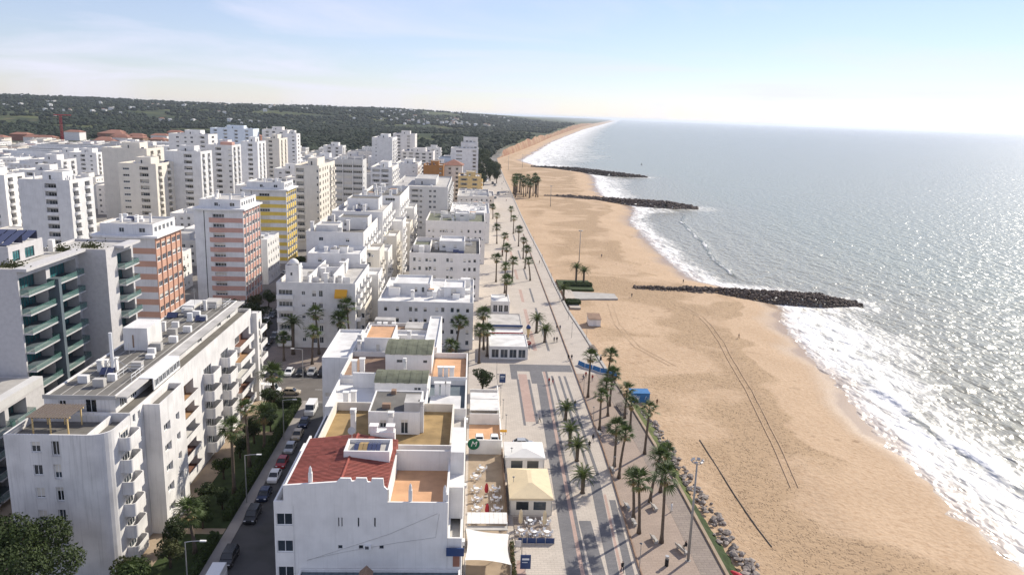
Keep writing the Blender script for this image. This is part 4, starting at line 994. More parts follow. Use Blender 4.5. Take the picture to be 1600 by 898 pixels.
# ------------------------------------------------------------------ white stepped complex and seafront row (middle distance)
V = bld('apartment_complex', 'stepped white apartment complex with terraces and orange awning in the middle', -55, -27, 203.5, 366)
win = lambda u, v, w_=1.1, h=1.3, **k: (u, u + w_, v, v + h, 'w', dict(k))
S1 = []
for k in range(5):
    v = .8 + 3.25 * k
    S1 += [(.5, 4.2, v + .9, v + 2.3, 'l' if k in (1, 2) else 'w', {'dp': .8, 'gf': .9, 'par': 0} if k in (1, 2) else {'sh': 0}), win(6.6, v + .9, 1.0, 1.1), (9.4, 10.5, v + .5, v + 2.3, 'w', {}), (11.2, 12.3, v + .5, v + 2.3, 'w', {}), (16.0, 18.4, v + .5, v + 2.3, 'w', {'sh': .3})]
E1 = [(2 + 6.4 * c, 4.6 + 6.4 * c, 1 + 3.25 * k, 3.2 + 3.25 * k, 'b', {'bs': 'solid', 'bd': 1.2}) for c in range(4) for k in range(5)]
vol(V, -52.5, -31.5, 204, 231.9, 0, 18.2, 'white', {'S': S1, 'E': E1}, ph=1.2, roof='roof_light')
for k in range(1, 4): link('balcony', balcony_mesh(4.0, 1.0, 'rail', 'white'), V, (-43.9, 204, .8 + 3.25 * k), 0); 
for k in range(0, 5): link('balcony', balcony_mesh(4.4, .9, 'solid', 'white'), V, (-52.4, 204, .8 + 3.25 * k), 0)
for k in range(0, 4): link('balcony', balcony_mesh(3.4, 1.0, 'rail', 'white'), V, (-37.0, 204, .9 + 3.25 * k), 0)
mb = MB(); mb.quad((-36.9, 202.6, 14.9), (-33.6, 202.6, 14.9), (-33.6, 204, 16.5), (-36.9, 204, 16.5)); mb.quad((-36.9, 202.6, 14.3), (-33.6, 202.6, 14.3), (-33.6, 202.6, 14.9), (-36.9, 202.6, 14.9)); mb.build('awning', ['awning_orange'], V)
for (x, y, h) in [(-47.5, 210, 4.2), (-41.5, 212, 3.6), (-40, 208, 3.0), (-38, 222, 3.5)]: chimney(V, x, y, 17, h, 1.1, 0)
vol(V, -50.6, -47.0, 206.5, 210.5, 17, 22.3, 'white', {'S': [win(1.2, 2.4, .7, 1.0)]}, ph=.3, name='stair_head')
mb = MB(); mb.tube([(-48.8, 208.5, 22.2), (-48.8, 208.5, 23.0), (-48.8, 208.5, 23.6), (-48.8, 208.5, 23.9)], [1.5, 1.35, .8, .1], 12); mb.build('dome', ['white'], V, smooth=True)
mb = MB(); mb.box(-44.5, -44.1, 206, 231, 17, 19.4); mb.box(-37.8, -37.4, 206, 231, 17, 20.0); mb.box(-44.1, -37.8, 218, 218.4, 17, 19.8); mb.build('terrace_wall', ['white'], V)
vol(V, -50, -34.2, 232, 246, 0, 21.2, 'white', {'S': [win(3, 18.4, 1.2, 1.4), win(10, 18.4, 1.2, 1.4)], 'E': [(2, 4.5, 1 + 3.2 * k, 3.2 + 3.2 * k, 'b', {'bs': 'solid'}) for k in range(6)] + [win(9, 2 + 3.2 * k) for k in range(6)]}, ph=1.2, roof='roof_white')
vol(V, -53.4, -35.2, 246.02, 284, 0, 25.6, 'white', {'S': [win(4, 22.6, 1.4, 1.2, sh=0), win(12.5, 22.4, 1.2, 1.2)], 'E': [(2.5 + 7.5 * c, 5 + 7.5 * c, 1 + 3.2 * k, 3.2 + 3.2 * k, 'b', {'bs': 'solid'}) for c in range(5) for k in range(7)]}, ph=1.4, roof='roof_grey')
vol(V, -50.5, -43.5, 248, 256, 24.2, 27.4, 'white', {}, ph=.4, roof='roof_light', name='terrace_box'); vol(V, -46, -36, 262, 272, 24.2, 28.2, 'white', {'S': [win(2, 1, 1, 2)]}, ph=.4, roof='roof_grey', name='terrace_box')
for (x, y, h) in [(-52, 249, 4), (-42, 258, 3.5), (-37, 262, 2.5), (-45, 258, 3), (-50, 275, 3)]: chimney(V, x, y, 24.2, h, 1.0, 0)
vol(V, -52, -33.5, 284.02, 319.9, 0, 27.5, 'white', {'S': [win(3, 25.4, 1, 1.2)], 'E': [(2.5 + 7 * c, 5 + 7 * c, 1 + 3.2 * k, 3.2 + 3.2 * k, 'b', {'bs': 'solid'}) for c in range(5) for k in range(8)]}, ph=1.2, roof='roof_light')
vol(V, -49, -37, 300, 312, 26.3, 30.5, 'white', {'S': [win(4, 1.2, 1, 1.6)]}, ph=.4, name='terrace_box')
vol(V, -47.7, -30.7, 319.92, 365, 0, 29.7, 'white', {'S': [win(3, 27.6, 3, 1.2, sh=0), win(9, 24, 1.1, 1.2), win(11, 27.6, 4, 1.2, sh=0)], 'E': [(2.5 + 8 * c, 5 + 8 * c, 1 + 3.2 * k, 3.2 + 3.2 * k, 'b', {'bs': 'round'}) for c in range(5) for k in range(8)]}, ph=1.2, roof='roof_grey')
for (x, y, h) in [(-45, 322, 2.5), (-35, 324, 2.5), (-40, 330, 3), (-47, 330, 3), (-44, 345, 3)]: chimney(V, x, y, 28.5, h, 1.1, 1)
# stepped seaward wings
for i, (x1, y0, y1, z) in enumerate([(-29.5, 208, 222, 10.8), (-29.0, 234, 245, 14.5), (-30.4, 249, 262, 19.5), (-29.6, 266, 280, 16.2), (-28.6, 286, 300, 18.4), (-28.0, 304, 318, 21.5), (-26.8, 324, 338, 17.8), (-26.6, 344, 360, 22)]):
    x0 = [-31.48, -34.18, -35.18, -35.18, -33.48, -33.48, -30.68, -30.68][i]
    vol(V, x0, x1, y0, y1, 0, z, 'white' if i % 2 else 'cream', {'S': [win(.9, 1.2 + 3.2 * k, 1.0, 1.4) for k in range(int(z / 3.2))], 'E': [(1.5 + 5.5 * c, 3.9 + 5.5 * c, .8 + 3.2 * k, 3.0 + 3.2 * k, 'b', {'bs': 'round', 'bd': 1.0}) for c in range(2) for k in range(int(z / 3.3))]}, ph=1.0, roof='roof_white', name='wing_wall')
clutter(V, -50, -36, 288, 318, 26.3, 8, 71); clutter(V, -46, -32, 322, 362, 28.5, 8, 72); clutter(V, -52, -37, 268, 283, 24.2, 6, 73)

def low_block(label, x0, x1, y0, y1, z1, S, E=(), wall='white', roof='roof_white', seed=1, cl=6, name='apartment_house', **k):
    B = bld(name, label, x0, x1, y0, y1)
    vol(B, x0, x1, y0, y1, 0, z1, wall, {'S': list(S), 'E': list(E)}, ph=k.get('ph', 1.0), roof=roof)
    clutter(B, x0 + 1, x1 - 1, y0 + 1, y1 - 1, z1 - k.get('ph', 1.0), cl, seed, wall); return B
def srow(x_list, z0, fh, n, w_=1.0, h=1.4): return [win(u, z0 + fh * k, w_, h) for u in x_list for k in range(n)]
B1 = low_block('white house with broad pale roof terraces behind the near rooftops', -25.6, .5, 205, 236, 13.4, srow([1.6, 4.8, 8.4, 9.9, 12.4, 15.6, 17.2, 19.8, 21.4, 24.0], 1.2, 3.1, 4), srow([3, 8, 14, 20, 26], 1.2, 3.1, 4), seed=81, ph=.7)
vol(B1, -22.5, -12, 216, 228, 12.6, 16.0, 'white', {'S': [win(6, .8, .9, 1.6), win(8, .8, .9, 1.6)]}, ph=.6, roof='roof_white', name='stair_head')
vol(B1, -8, -2, 214, 224, 12.6, 15.6, 'white', {'S': [win(2, .6, 1.6, 2.0)]}, ph=.5, roof='roof_white', name='stair_head')
B2 = low_block('cream-white house with paired windows second along the seafront row', -21.8, 2.5, 262, 296, 16.7, srow([1.2, 3.0, 5.4, 6.6, 8.2, 12.6, 14.0, 18.5, 20.2, 22], 1.2, 3.1, 5), srow([3, 9, 15, 21, 27], 1.2, 3.1, 5), 'rose_white', 'roof_grey', 82, ph=1.0)
vol(B2, -12, -3, 272, 284, 15.8, 19.4, 'white', {'S': [win(1, 1, 1.2, 1.4), win(5, 1, 1.2, 1.4)]}, ph=.8, roof='roof_white', name='stair_head'); vol(B2, -21, -15, 268, 280, 15.8, 18.4, 'rose_white', {}, ph=.8, roof='roof_moss', name='stair_head')
B3 = low_block('pale house with moss-grey roof garden third along the seafront row', -20.6, 5, 330, 362, 18.6, srow([1, 2.8, 6, 7.2, 8.6, 11, 15, 18, 21, 23], 1.2, 3.1, 5), srow([3, 9, 15, 21, 27], 1.2, 3.1, 5), 'rose_white', 'roof_moss', 83)
vol(B3, -8, -2, 338, 346, 17.6, 21, 'white', {'S': [win(2, .6, 1.6, 2.0)]}, ph=.5, roof='roof_white', name='stair_head')
B4 = low_block('long white seafront house behind the third one', -12, 8, 385, 430, 15.5, srow([2, 5, 8, 11, 14, 17], 1.2, 3.1, 4), srow([3, 9, 15, 21, 27, 33, 39], 1.2, 3.1, 4), 'white', 'roof_white', 84)
B5 = low_block('white seafront house before the ochre block', -10, 9, 455, 500, 16.5, srow([2, 5, 8, 11, 14, 17], 1.2, 3.1, 5), srow([3, 9, 15, 21, 27, 33, 39], 1.2, 3.1, 5), 'rose_white', 'roof_light', 85)
B6 = low_block('low grey-white pavilion beside the ochre block', 6, 14, 540, 575, 8, srow([2, 5], 1, 3, 2), srow([3, 9, 15, 21, 27], 1, 3, 2), 'white2', 'roof_light', 86)

for par_, a_ in ((B1, (-25, 0, 206, 235, 12.7, 16)), (B2, (-21, 2, 263, 295, 15.7, 16)), (B3, (-20, 4.5, 331, 361, 17.6, 14)), (B4, (-11.5, 7.5, 386, 429, 14.5, 12)), (B5, (-9.5, 8.5, 456, 499, 15.5, 12)), (V, (-52, -32, 205, 231, 17.0, 10)), (V, (-49.5, -35, 233, 245, 20.0, 5)), (V, (-53, -36, 247, 283, 24.2, 12)), (V, (-51.5, -34, 285, 319, 26.3, 10)), (V, (-47, -31.5, 321, 364, 28.5, 14))): jumble(par_, *a_, int(a_[0] * -3 + a_[2]))
# ------------------------------------------------------------------ near block of rooftops (z about 20)
# C1: nearest house with the red tiled roof
C1 = bld('town_house', 'nearest white house with red tiled roof and orange roof terrace', -23, 0, 81, 98)
S = []
for k, v in enumerate((16.65, 13.2, 9.8, 6.4, 3.0)): S.append((.22, 2.1, v, v + 1.55, 'w', {'sh': 0 if k != 1 else .0, 'dp': .25}))
for x, w_ in ((7.35, .13), (7.72, .13), (9.6, .18), (11.5, .18)): S.append((x, x + w_, 16.6, 17.75, 'w', {'st': 'k', 'sh': 0}))
for x in (7.3, 9.7, 12.1): S.append((x, x + .5, 13.75, 14.2, 'w', {'st': 'k', 'sh': 0}))
Eo = [(3 + 4.4 * c, 4.6 + 4.4 * c, 1.4 + 3.3 * k, 3 + 3.3 * k, 'w', {}) for c in range(3) for k in range(4)]
vol(C1, -22.25, -2.2, 82, 98, 0, 19.75, 'white', {'S': S}, ph=.95, roof='roof_light')
mb = MB(); mb.box(-20.05, -20.0, 81.9, 81.99, 1, 19.2); mb.build('drainpipe', ['white2'], C1)
vol(C1, -2.18, -.5, 82, 97.9, 0, 15.2, 'white', {'S': [], 'E': Eo}, ph=.9, roof='roof_light', name='wing_wall')
mb = MB(); mb.box(-2.18, -.5, 90, 97.9, 15.21, 22.4); mb.box(-2.18, -.5, 86.5, 89.98, 15.21, 19.4); mb.build('wing_wall', ['white'], C1)
# raised front wall, red roof: rows of tiles over two planes
mb = MB(); prof = [(-21.1, 21.75), (-15.0, 22.25), (-14.6, 22.7), (-13.4, 22.7), (-13.3, 22.35), (-12.9, 22.35), (-12.8, 22.75), (-11.6, 22.75), (-11.5, 22.3), (-11.1, 22.2), (-11.0, 22.7), (-9.7, 22.7), (-9.6, 21.7), (-9.2, 21.3)]
for (xa, za), (xb, zb) in zip(prof, prof[1:]):
    mb.quad((xa, 81.97, 19.4), (xb, 81.97, 19.4), (xb, 81.97, zb), (xa, 81.97, za)); mb.quad((xb, 82.25, 19.4), (xa, 82.25, 19.4), (xa, 82.25, za), (xb, 82.25, zb)); mb.quad((xa, 81.97, za), (xb, 81.97, zb), (xb, 82.25, zb), (xa, 82.25, za))
mb.quad((-21.1, 82.25, 19.4), (-21.1, 81.97, 19.4), (-21.1, 81.97, 21.75), (-21.1, 82.25, 21.75))
mb.box(-21.1, -20.85, 82.26, 96.5, 18.9, 21.5); mb.build('gable_wall', ['white'], C1)
RX0, RXR, RX1 = -20.84, -14.6, -9.3; Y0, Y1 = 82.27, 95.6
def redz(x): return 21.45 + (x - RX0) / (RXR - RX0) * .75 if x < RXR else 22.2 - (x - RXR) / (RX1 - RXR) * .75
rf = empty('tiled_roof'); rf.parent = C1
mb = MB()
for xa, xb in ((RX0, RXR), (RXR, RX1)): mb.quad((xa, Y0, redz(xa)), (xb, Y0, redz(xb)), (xb, Y1, redz(xb)), (xa, Y1, redz(xa)))
mb.quad((RX1, Y0, 18.9), (RX1, Y1, 18.9), (RX1, Y1, redz(RX1)), (RX1, Y0, redz(RX1))); mb.quad((RX0, Y1, 18.8), (RX1, Y1, 18.8), (RX1, Y1, redz(RX1)), (RX0, Y1, redz(RX0))); mb.build('roof_deck', ['red_tile'], rf)
TL = {}
def tile_strip(L_):
    if L_ in TL: return TL[L_]
    mb = MB(); mb.quad((0, 0, .09), (L_, 0, .09), (L_, .37, .03), (0, .37, .03)); mb.quad((0, 0, 0), (L_, 0, 0), (L_, 0, .09), (0, 0, .09)); mb.quad((L_, 0, .0), (L_, .37, 0), (L_, .37, .03), (L_, 0, .09)); mb.quad((0, .37, 0), (0, 0, 0), (0, 0, .09), (0, .37, .03))
    TL[L_] = mb.mesh('tile_course', ['red_tile']); return TL[L_]
na = math.atan2(.75, RXR - RX0); nb = math.atan2(-.75, RX1 - RXR)
nn = int((Y1 - Y0) / .36)
for k in range(nn):
    y = Y0 + .36 * k
    for j in range(3):
        Ls = round((RXR - RX0 - .1) / 3 / math.cos(na), 2); x = RX0 + .02 + j * (RXR - RX0 - .06) / 3
        o = link('tile_course', tile_strip(Ls), rf, (x, y, redz(x) + .012)); o.rotation_euler = (0, -na, 0)
    for j in range(2):
        Ls = round((RX1 - RXR - .1) / 2 / math.cos(nb), 2); x = RXR + .06 + j * (RX1 - RXR - .08) / 2
        o = link('tile_course', tile_strip(Ls), rf, (x, y, redz(x) + .012)); o.rotation_euler = (0, -nb, 0)
mb = MB(); mb.tube([(RXR, Y0, 22.24), (RXR, Y1, 22.24)], .17, 8); mb.build('ridge', ['red_ridge'], rf)
# skylight well
mb = MB(); a, b_, c, d = -15.3, -9.7, 88.6, 92.4
mb.box(a, b_, c, c + .25, 21.4, 23.0); mb.box(a, b_, d - .25, d, 21.4, 23.0); mb.box(a, a + .25, c + .25, d - .25, 21.4, 23.0); mb.box(b_ - .25, b_, c + .25, d - .25, 21.4, 23.0); mb.box(a + .25, b_ - .25, c + .25, d - .25, 21.6, 22.55, 1); mb.build('skylight_well', ['white', 'roof_light'], C1)
for j in range(6):
    x = -14.2 + .55 * j; mb = MB(); mb.quad((x, 89.1, 22.75), (x + .5, 89.1, 22.75), (x + .5, 90.5, 23.15), (x, 90.5, 23.15)); mb.quad((x, 90.52, 23.15), (x + .5, 90.52, 23.15), (x + .5, 91.9, 22.75), (x, 91.9, 22.75)); mb.build('skylight_pane', ['roof_gold' if j in (1, 2) else 'solar'], C1)
mb = MB(); mb.tube([(-14.9, 92.6, 23), (-14.9, 92.6, 23.9)], .05, 6); mb.tube([(-14.9, 92.3, 24.1), (-14.9, 92.55, 23.95), (-14.9, 92.62, 23.9)], [.5, .3, .05], 12); mb.build('satellite_dish', ['roof_light'], C1)
# orange terrace with walls
mb = MB(); mb.quad((-9.05, 82.25, 18.86), (-2.45, 82.25, 18.86), (-2.45, 92, 18.86), (-9.05, 92, 18.86)); mb.build('terrace_floor', ['roof_orange'], C1)
mb = MB(); mb.box(-9.2, -2.2, 92.02, 92.3, 18.8, 21.6); mb.box(-2.44, -2.19, 82.3, 92, 19.76, 20.6); mb.box(-9.25, -9.06, 82.3, 92, 18.9, 21.2); mb.build('terrace_wall', ['white'], C1)
for x, y, z, h, kd in ((-6.6, 82.5, 19.5, 1.6, 2), (-2.6, 82.6, 19.4, 1.5, 2), (-18.1, 82.6, 21.3, 1.8, 2)): chimney(C1, x, y, z, h, .42, kd)
for x in (-12.6, -10.4): chimney(C1, x, 96.4, 20.5, 2.6, .9, 0)
rbox(C1, -12.9, -9.8, 95.8, 97.2, 18.9, 22.4, 'white', 'chimney_stack')
# blue name board on the seaward corner
mb = MB(); mb.box(-2.3, -.2, 81.4, 81.6, 13.2, 14.2); mb.build('name_board', ['navy'], C1)
rbox(C1, -1.5, -.7, 81.93, 81.99, 11.5, 13.1, 'terracotta', 'painted_panel')
for k, x in enumerate((-1.9, -1.5, -1.0)):
    mb = MB(); mb.cyl(x, 82.5, 14.3, 14.55, .12, 8, 0, .15); mb.tube([(x, 82.5, 14.55), (x, 82.5, 14.8), (x, 82.5, 15.0)], [.16, .22, .05], 7, 1); mb.build('flower_pot', ['terracotta', 'leaf_mid'], C1)
# dark cables sagging over the end wall
mb = MB(); mb.tube([(-18.5, 81.95, 12.3), (-14, 81.95, 13.4), (-8, 81.95, 14.6), (-3.6, 81.95, 15.3), (-3.2, 81.95, 18.3)], .018, 4); mb.tube([(-18.6, 81.93, 12.2), (-9, 81.93, 15.7), (-3.4, 81.93, 18.4)], .02, 4); mb.build('cable', ['roof_light'], C1)
# C0: low roof in front at the bottom edge
C0 = bld('low_building', 'slate blue flat roof at the bottom edge below the nearest house', -20, 0, 60, 82)
vol(C0, -19.4, -.6, 60, 81.9, 0, 11.2, 'white', {}, ph=.35, roof='roof_slate')
mb = MB()
for k in range(22): mb.box(-19.1 + .85 * k, -19.06 + .85 * k, 60.4, 81.6, 10.86, 10.92)
mb.build('roof_seam', ['roof_slate'], C0)
mb = MB(); mb.prism([(-12.1, 78.6), (-10.7, 78.6), (-10.7, 80), (-12.1, 80)], 10.8, 12.0); mb.poly([(-12.2, 78.5, 12.0), (-10.6, 78.5, 12.0), (-11.4, 78.5, 12.8)]); mb.quad((-12.2, 78.5, 12), (-11.4, 78.5, 12.8), (-11.4, 80.1, 12.8), (-12.2, 80.1, 12)); mb.quad((-11.4, 78.5, 12.8), (-10.6, 78.5, 12), (-10.6, 80.1, 12), (-11.4, 80.1, 12.8)); mb.build('roof_hatch', ['roof_brown'], C0)
rbox(C0, -9.0, -8.2, 77.8, 78.8, 10.85, 11.5, 'roof_orange', 'roof_vent')

# C2: golden roof terrace and grey penthouse
C2 = bld('town_house', 'house with golden brown roof terrace and grey flat penthouse behind the red roof', -23, 0, 98, 113.5)
vol(C2, -22.3, -.5, 98.02, 113.4, 0, 17.6, 'white', {'E': [(2 + 4 * c, 3.4 + 4 * c, 1.4 + 3.2 * k, 3 + 3.2 * k, 'w', {}) for c in range(3) for k in range(5)]}, ph=.5, roof='roof_light')
mb = MB(); mb.box(-20.6, -20.3, 98.4, 113, 17, 20.0); mb.box(-2.55, -2.3, 98.4, 113, 17, 19.9); mb.box(-20.3, -2.55, 112.75, 113, 17, 19.9); mb.build('terrace_wall', ['cream'], C2)
mb = MB(); mb.box(-20.29, -2.56, 98.5, 112.74, 17.2, 18.6); mb.build('terrace_floor', ['roof_gold'], C2)
mb = MB(); mb.box(-22.0, -20.62, 98.4, 113, 17.2, 17.5); mb.build('side_roof', ['roof_slate'], C2)
vol(C2, -14.4, -7.1, 104, 112.7, 18.55, 22.0, 'white', {'S': [(1.6, 2.6, 1.0, 2.2, 'w', {'sh': .4}), (4.6, 5.7, .1, 2.3, 'w', {'sh': .2})]}, ph=.12, roof='roof_grey', name='penthouse')
rbox(C2, -9.3, -7.15, 104.1, 107.6, 21.9, 23.4, 'roof_light', 'roof_box')
for x, y, h in ((-16.6, 104.5, 3.0), (-6.9, 105, 4.2), (-11.0, 102.6, 3.4)): chimney(C2, x, y, 18.5, h, .7, 1)
rbox(C2, -12.6, -11.4, 105.4, 106.2, 21.9, 22.6, 'roof_brown', 'condenser'); rbox(C2, -11.9, -11.2, 111.2, 112.2, 21.9, 22.5, 'roof_brown', 'condenser')
# C3: white floors, barrel roof
def barrel(par, x0, x1, y0, y1, z, rise, m='roof_moss', rows_=9):
    br = empty('barrel_roof'); br.parent = par
    n_ = 8
    for j in range(rows_):
        xa = x0 + (x1 - x0) * j / rows_; xb = x0 + (x1 - x0) * (j + 1) / rows_ - .02
        mb = MB(); zo = .0 if j % 2 else .05
        pts = [(y0 + (y1 - y0) * i / n_, z + zo + rise * math.sin(math.pi * i / n_) ** .8) for i in range(n_ + 1)]
        for (ya, za), (yb, zb) in zip(pts, pts[1:]): mb.quad((xa, ya, za), (xb, ya, za), (xb, yb, zb), (xa, yb, zb))
        for xx in (xa, xb): mb.poly([(xx, p[0], p[1]) for p in (pts if xx == xb else pts[::-1])])
        mb.build('roof_sheet', [m], br)
C3 = bld('town_house', 'house with barrel roof over white floor and blue-grey terrace, third of the near rooftops', -23, 0, 113.5, 127)
vol(C3, -22.4, -.5, 113.42, 126.9, 0, 18.9, 'white', {'E': [(2 + 4 * c, 3.4 + 4 * c, 1.4 + 3.2 * k, 3 + 3.2 * k, 'w', {}) for c in range(3) for k in range(5)]}, ph=.9, roof='roof_white')
mb = MB(); mb.box(-19.8, -15.6, 124.6, 125.0, 18, 20.6); mb.box(-7.0, -6.75, 113.7, 126.6, 18, 19.6); mb.build('terrace_wall', ['white'], C3)
mb = MB(); mb.quad((-6.7, 114, 18.04), (-.8, 114, 18.04), (-.8, 126.5, 18.04), (-6.7, 126.5, 18.04)); mb.build('terrace_floor', ['roof_slate'], C3)
mb = MB(); mb.box(-6.4, -1.4, 114.2, 120.5, 18.0, 18.35); mb.build('terrace_slab', ['roof_white'], C3)
vol(C3, -15.6, -7.02, 120.5, 126.6, 18, 20.4, 'white', {'S': [(6.4, 7.6, 1.1, 1.7, 'w', {'sh': 0})]}, ph=0, roof='roof_light', name='penthouse')
barrel(C3, -15.7, -6.95, 120.3, 126.7, 20.42, .9)
for x, y, h in ((-19.4, 115.2, 2.6), (-18.2, 115.2, 2.8), (-5.4, 120.9, 2.4), (-4.4, 120.9, 2.4), (-3.6, 120.9, 2.4)): chimney(C3, x, y, 18, h, .75, 0)
chimney(C3, -11.3, 127.6, 18.5, 3.2, .5, 1)
# C4: brown terrace, second barrel roof
C4 = bld('town_house', 'house with brown roof terrace and a white-walled barrel roof, fourth of the near rooftops', -23, 0, 127, 141)
vol(C4, -22.4, -.5, 126.92, 140.9, 0, 19.3, 'white', {'E': [(2 + 4 * c, 3.4 + 4 * c, 1.4 + 3.2 * k, 3 + 3.2 * k, 'w', {}) for c in range(3) for k in range(5)]}, ph=1.0, roof='roof_brown')
vol(C4, -15.1, -6.9, 131.5, 140.5, 18.3, 21.8, 'white', {'S': [(2.0, 3.0, 2.0, 2.5, 'w', {'st': 'k', 'sh': 0}), (6.7, 7.4, 2.0, 2.5, 'w', {'st': 'k', 'sh': 0})]}, ph=0, roof='roof_light', name='penthouse')
barrel(C4, -15.2, -6.8, 131.3, 140.7, 21.82, .9)
for x, y, h in ((-20.2, 129, 3.0), (-18.9, 129.5, 3.2), (-5.2, 128.4, 2.3), (-4.2, 128.4, 2.3), (-3.2, 128.4, 2.3)): chimney(C4, x, y, 18.3, h, .8, 0)
mb = MB(); mb.quad((-6.6, 127.3, 18.34), (-.8, 127.3, 18.34), (-.8, 140.5, 18.34), (-6.6, 140.5, 18.34)); mb.build('terrace_floor', ['roof_orange'], C4)
# C5: west wing with plain wall, white roofs stepping back
C5 = bld('town_house', 'plain white house with broad white roof beside the car park', -27.7, -19, 137, 156)
vol(C5, -27.4, -22.42, 137, 156, 0, 19.2, 'white2', {'S': [(.4, 2.0, 11.4, 12.3, 'w', {'sh': 1}), (.4, 1.2, 6.4, 7.3, 'w', {'sh': 0}), (1.4, 2.2, 6.4, 7.3, 'w', {'sh': 0})]}, ph=.5, roof='roof_white')
C6 = bld('town_house', 'white house with terracotta roof square and small arched door, fifth of the near rooftops', -22.4, -6, 141, 158)
vol(C6, -22.4, -9.0, 141, 157.5, 0, 18.9, 'white', {}, ph=.6, roof='roof_white')
vol(C6, -20.4, -15.0, 142.5, 152, 18.2, 21.5, 'white', {'S': [(2.2, 3.0, .1, 2.0, 'w', {'sh': .8})]}, ph=.3, roof='roof_orange', name='penthouse')
mb = MB(); mb.box(-14.6, -9.3, 149, 149.3, 18.2, 20.2); mb.box(-14.6, -14.3, 142, 149, 18.2, 20.0); mb.build('terrace_wall', ['white'], C6)
for x, y, h in ((-12.2, 147, 2.8), (-21.6, 145, 2.4), (-21.2, 141.6, 2.2)): chimney(C6, x, y, 18.3, h, .7, 1)
C7 = bld('town_house', 'old house with patched brown and cream roofs, farthest of the near rooftops', -22.4, -6, 158, 164)
vol(C7, -22.4, -9.0, 157.6, 164, 0, 18.6, 'white', {}, ph=.7, roof='roof_brown')
vol(C7, -8.98, -6.4, 141, 164, 0, 20.3, 'white', {'E': [win(2 + 4 * c, 1.5 + 3.2 * k) for c in range(5) for k in range(5)]}, ph=.35, roof='roof_white', name='wing_wall')
for x in (-19.5, -18.2, -16.4): chimney(C7, x, 158.6, 18, 2.0, .7, 0)
mb = MB(); mb.box(-14, -9.3, 158.5, 163.4, 17.9, 18.9); mb.build('roof_hut', ['cream'], C7); mb = MB(); mb.box(-14.1, -9.2, 158.4, 163.5, 18.91, 19.05); mb.build('hut_roof', ['roof_light'], C7)
mb = MB(); mb.box(-20.8, -16.5, 161, 163.4, 17.9, 20.0); mb.build('roof_hut', ['roof_light'], C7)
# ------------------------------------------------------------------ rocks and groynes
mat('rock_dark', (.12, .092, .075), .9, .4, .5, objvar=.3, bump=.4, bscale=3)
mat('rock_pale', (.30, .26, .23), .9, .35, .7, objvar=.3, bump=.3, bscale=4)
def rock_geo(r, sub=1, seed=0, flat=.75):
    bm = bmesh.new(); bmesh.ops.create_icosphere(bm, subdivisions=sub, radius=r); q = random.Random(seed)
    sx, sy = q.uniform(.8, 1.35), q.uniform(.7, 1.1)
    for v in bm.verts:
        n_ = noise.noise(v.co * (1.3 / r) + Vector((seed * 3.1, seed * 1.7, 0))); v.co *= 1 + .42 * n_; v.co.x *= sx; v.co.y *= sy; v.co.z *= flat
    vs = [v.co.copy() for v in bm.verts]; fs = [[v.index for v in f.verts] for f in bm.faces]; bm.free(); return vs, fs
ROCKG = [rock_geo(1, 1, k) for k in range(8)]
ROCKM = []
for k in range(8):
    mb = MB(); mb.v = [tuple(v) for v in ROCKG[k][0]]; mb.f = [tuple(f) for f in ROCKG[k][1]]; mb.m = [0] * len(mb.f); ROCKM.append((mb.mesh('boulder', ['rock_pale']), mb.mesh('boulder', ['rock_dark'])))
def groyne(label, spine, seed, step=1.0, rmin=.55, rmax=1.1, singles=0):
    """spine: (x, y, half width, top height)"""
    G = empty('rock_groyne', (spine[0][0], spine[0][1], SEA), label, 'groyne'); r = random.Random(seed); mb = MB(); L_ = 0; big = []
    for (xa, ya, wa, ha), (xb, yb, wb, hb_) in zip(spine, spine[1:]):
        ln_ = math.hypot(xb - xa, yb - ya); nx, ny = -(yb - ya) / ln_, (xb - xa) / ln_; s = 0
        while s < ln_:
            t_ = s / ln_; x, y, w_, h = xa + (xb - xa) * t_, ya + (yb - ya) * t_, wa + (wb - wa) * t_, ha + (hb_ - ha) * t_
            k = -w_
            while k < w_:
                u = k + r.uniform(-.4, .4) * step; zz = (h + 3.5) * (1 - (abs(u) / (w_ + .3)) ** 1.6) - 3.5 + r.uniform(-.35, .25); zz = max(zz, beach_z(x, y) - .3 if x < shore(y) else SEA - .2)
                R_ = r.uniform(rmin, rmax); px, py = x + nx * u + r.uniform(-.4, .4), y + ny * u + r.uniform(-.4, .4)
                big.append((px, py, zz, R_)); k += step * r.uniform(.8, 1.2)
            s += step * r.uniform(.8, 1.2)
    big.sort(key=lambda b: -(b[3] + (.35 if b[0] > spine[-2][0] else 0)))
    for i, (px, py, zz, R_) in enumerate(big):
        if i < singles:
            o = link('boulder', ROCKM[i % 8][1], G, (px - spine[0][0], py - spine[0][1], zz - SEA), r.uniform(0, 6), (R_, R_, R_)); continue
        g = ROCKG[r.randrange(8)]; a = r.uniform(0, 6.28); ca, sa = math.cos(a) * R_, math.sin(a) * R_; n0 = len(mb.v)
        mb.v += [(px - spine[0][0] + v.x * ca - v.y * sa, py - spine[0][1] + v.x * sa + v.y * ca, zz - SEA + v.z * R_) for v in g[0]]
        mb.f += [tuple(n0 + i_ for i_ in f) for f in g[1]]; mb.m += [0] * len(g[1])
    tag(mb.build('rocks', ['rock_dark'], G), kind='stuff'); return G
groyne('nearest dark rock groyne running from the sand into the foam', [(65, 296, 2.5, -.9), (95, 294, 4.5, -.3), (118, 288, 6.0, .2), (134, 285, 6.6, .3), (142, 285, 4.6, -1.4), (151, 286, 4, -3.1)], 3, .98, .5, .98, 150)
groyne('second rock groyne, middle of the three, ending in the sea', [(60, 648, 1.5, -1.2), (75, 645, 4, -.5), (113, 625, 6, .5), (153, 604, 8, 1.2), (172, 603, 5, -1.5), (178, 602, 3, -3)], 4, 1.6, .9, 1.5, 20)
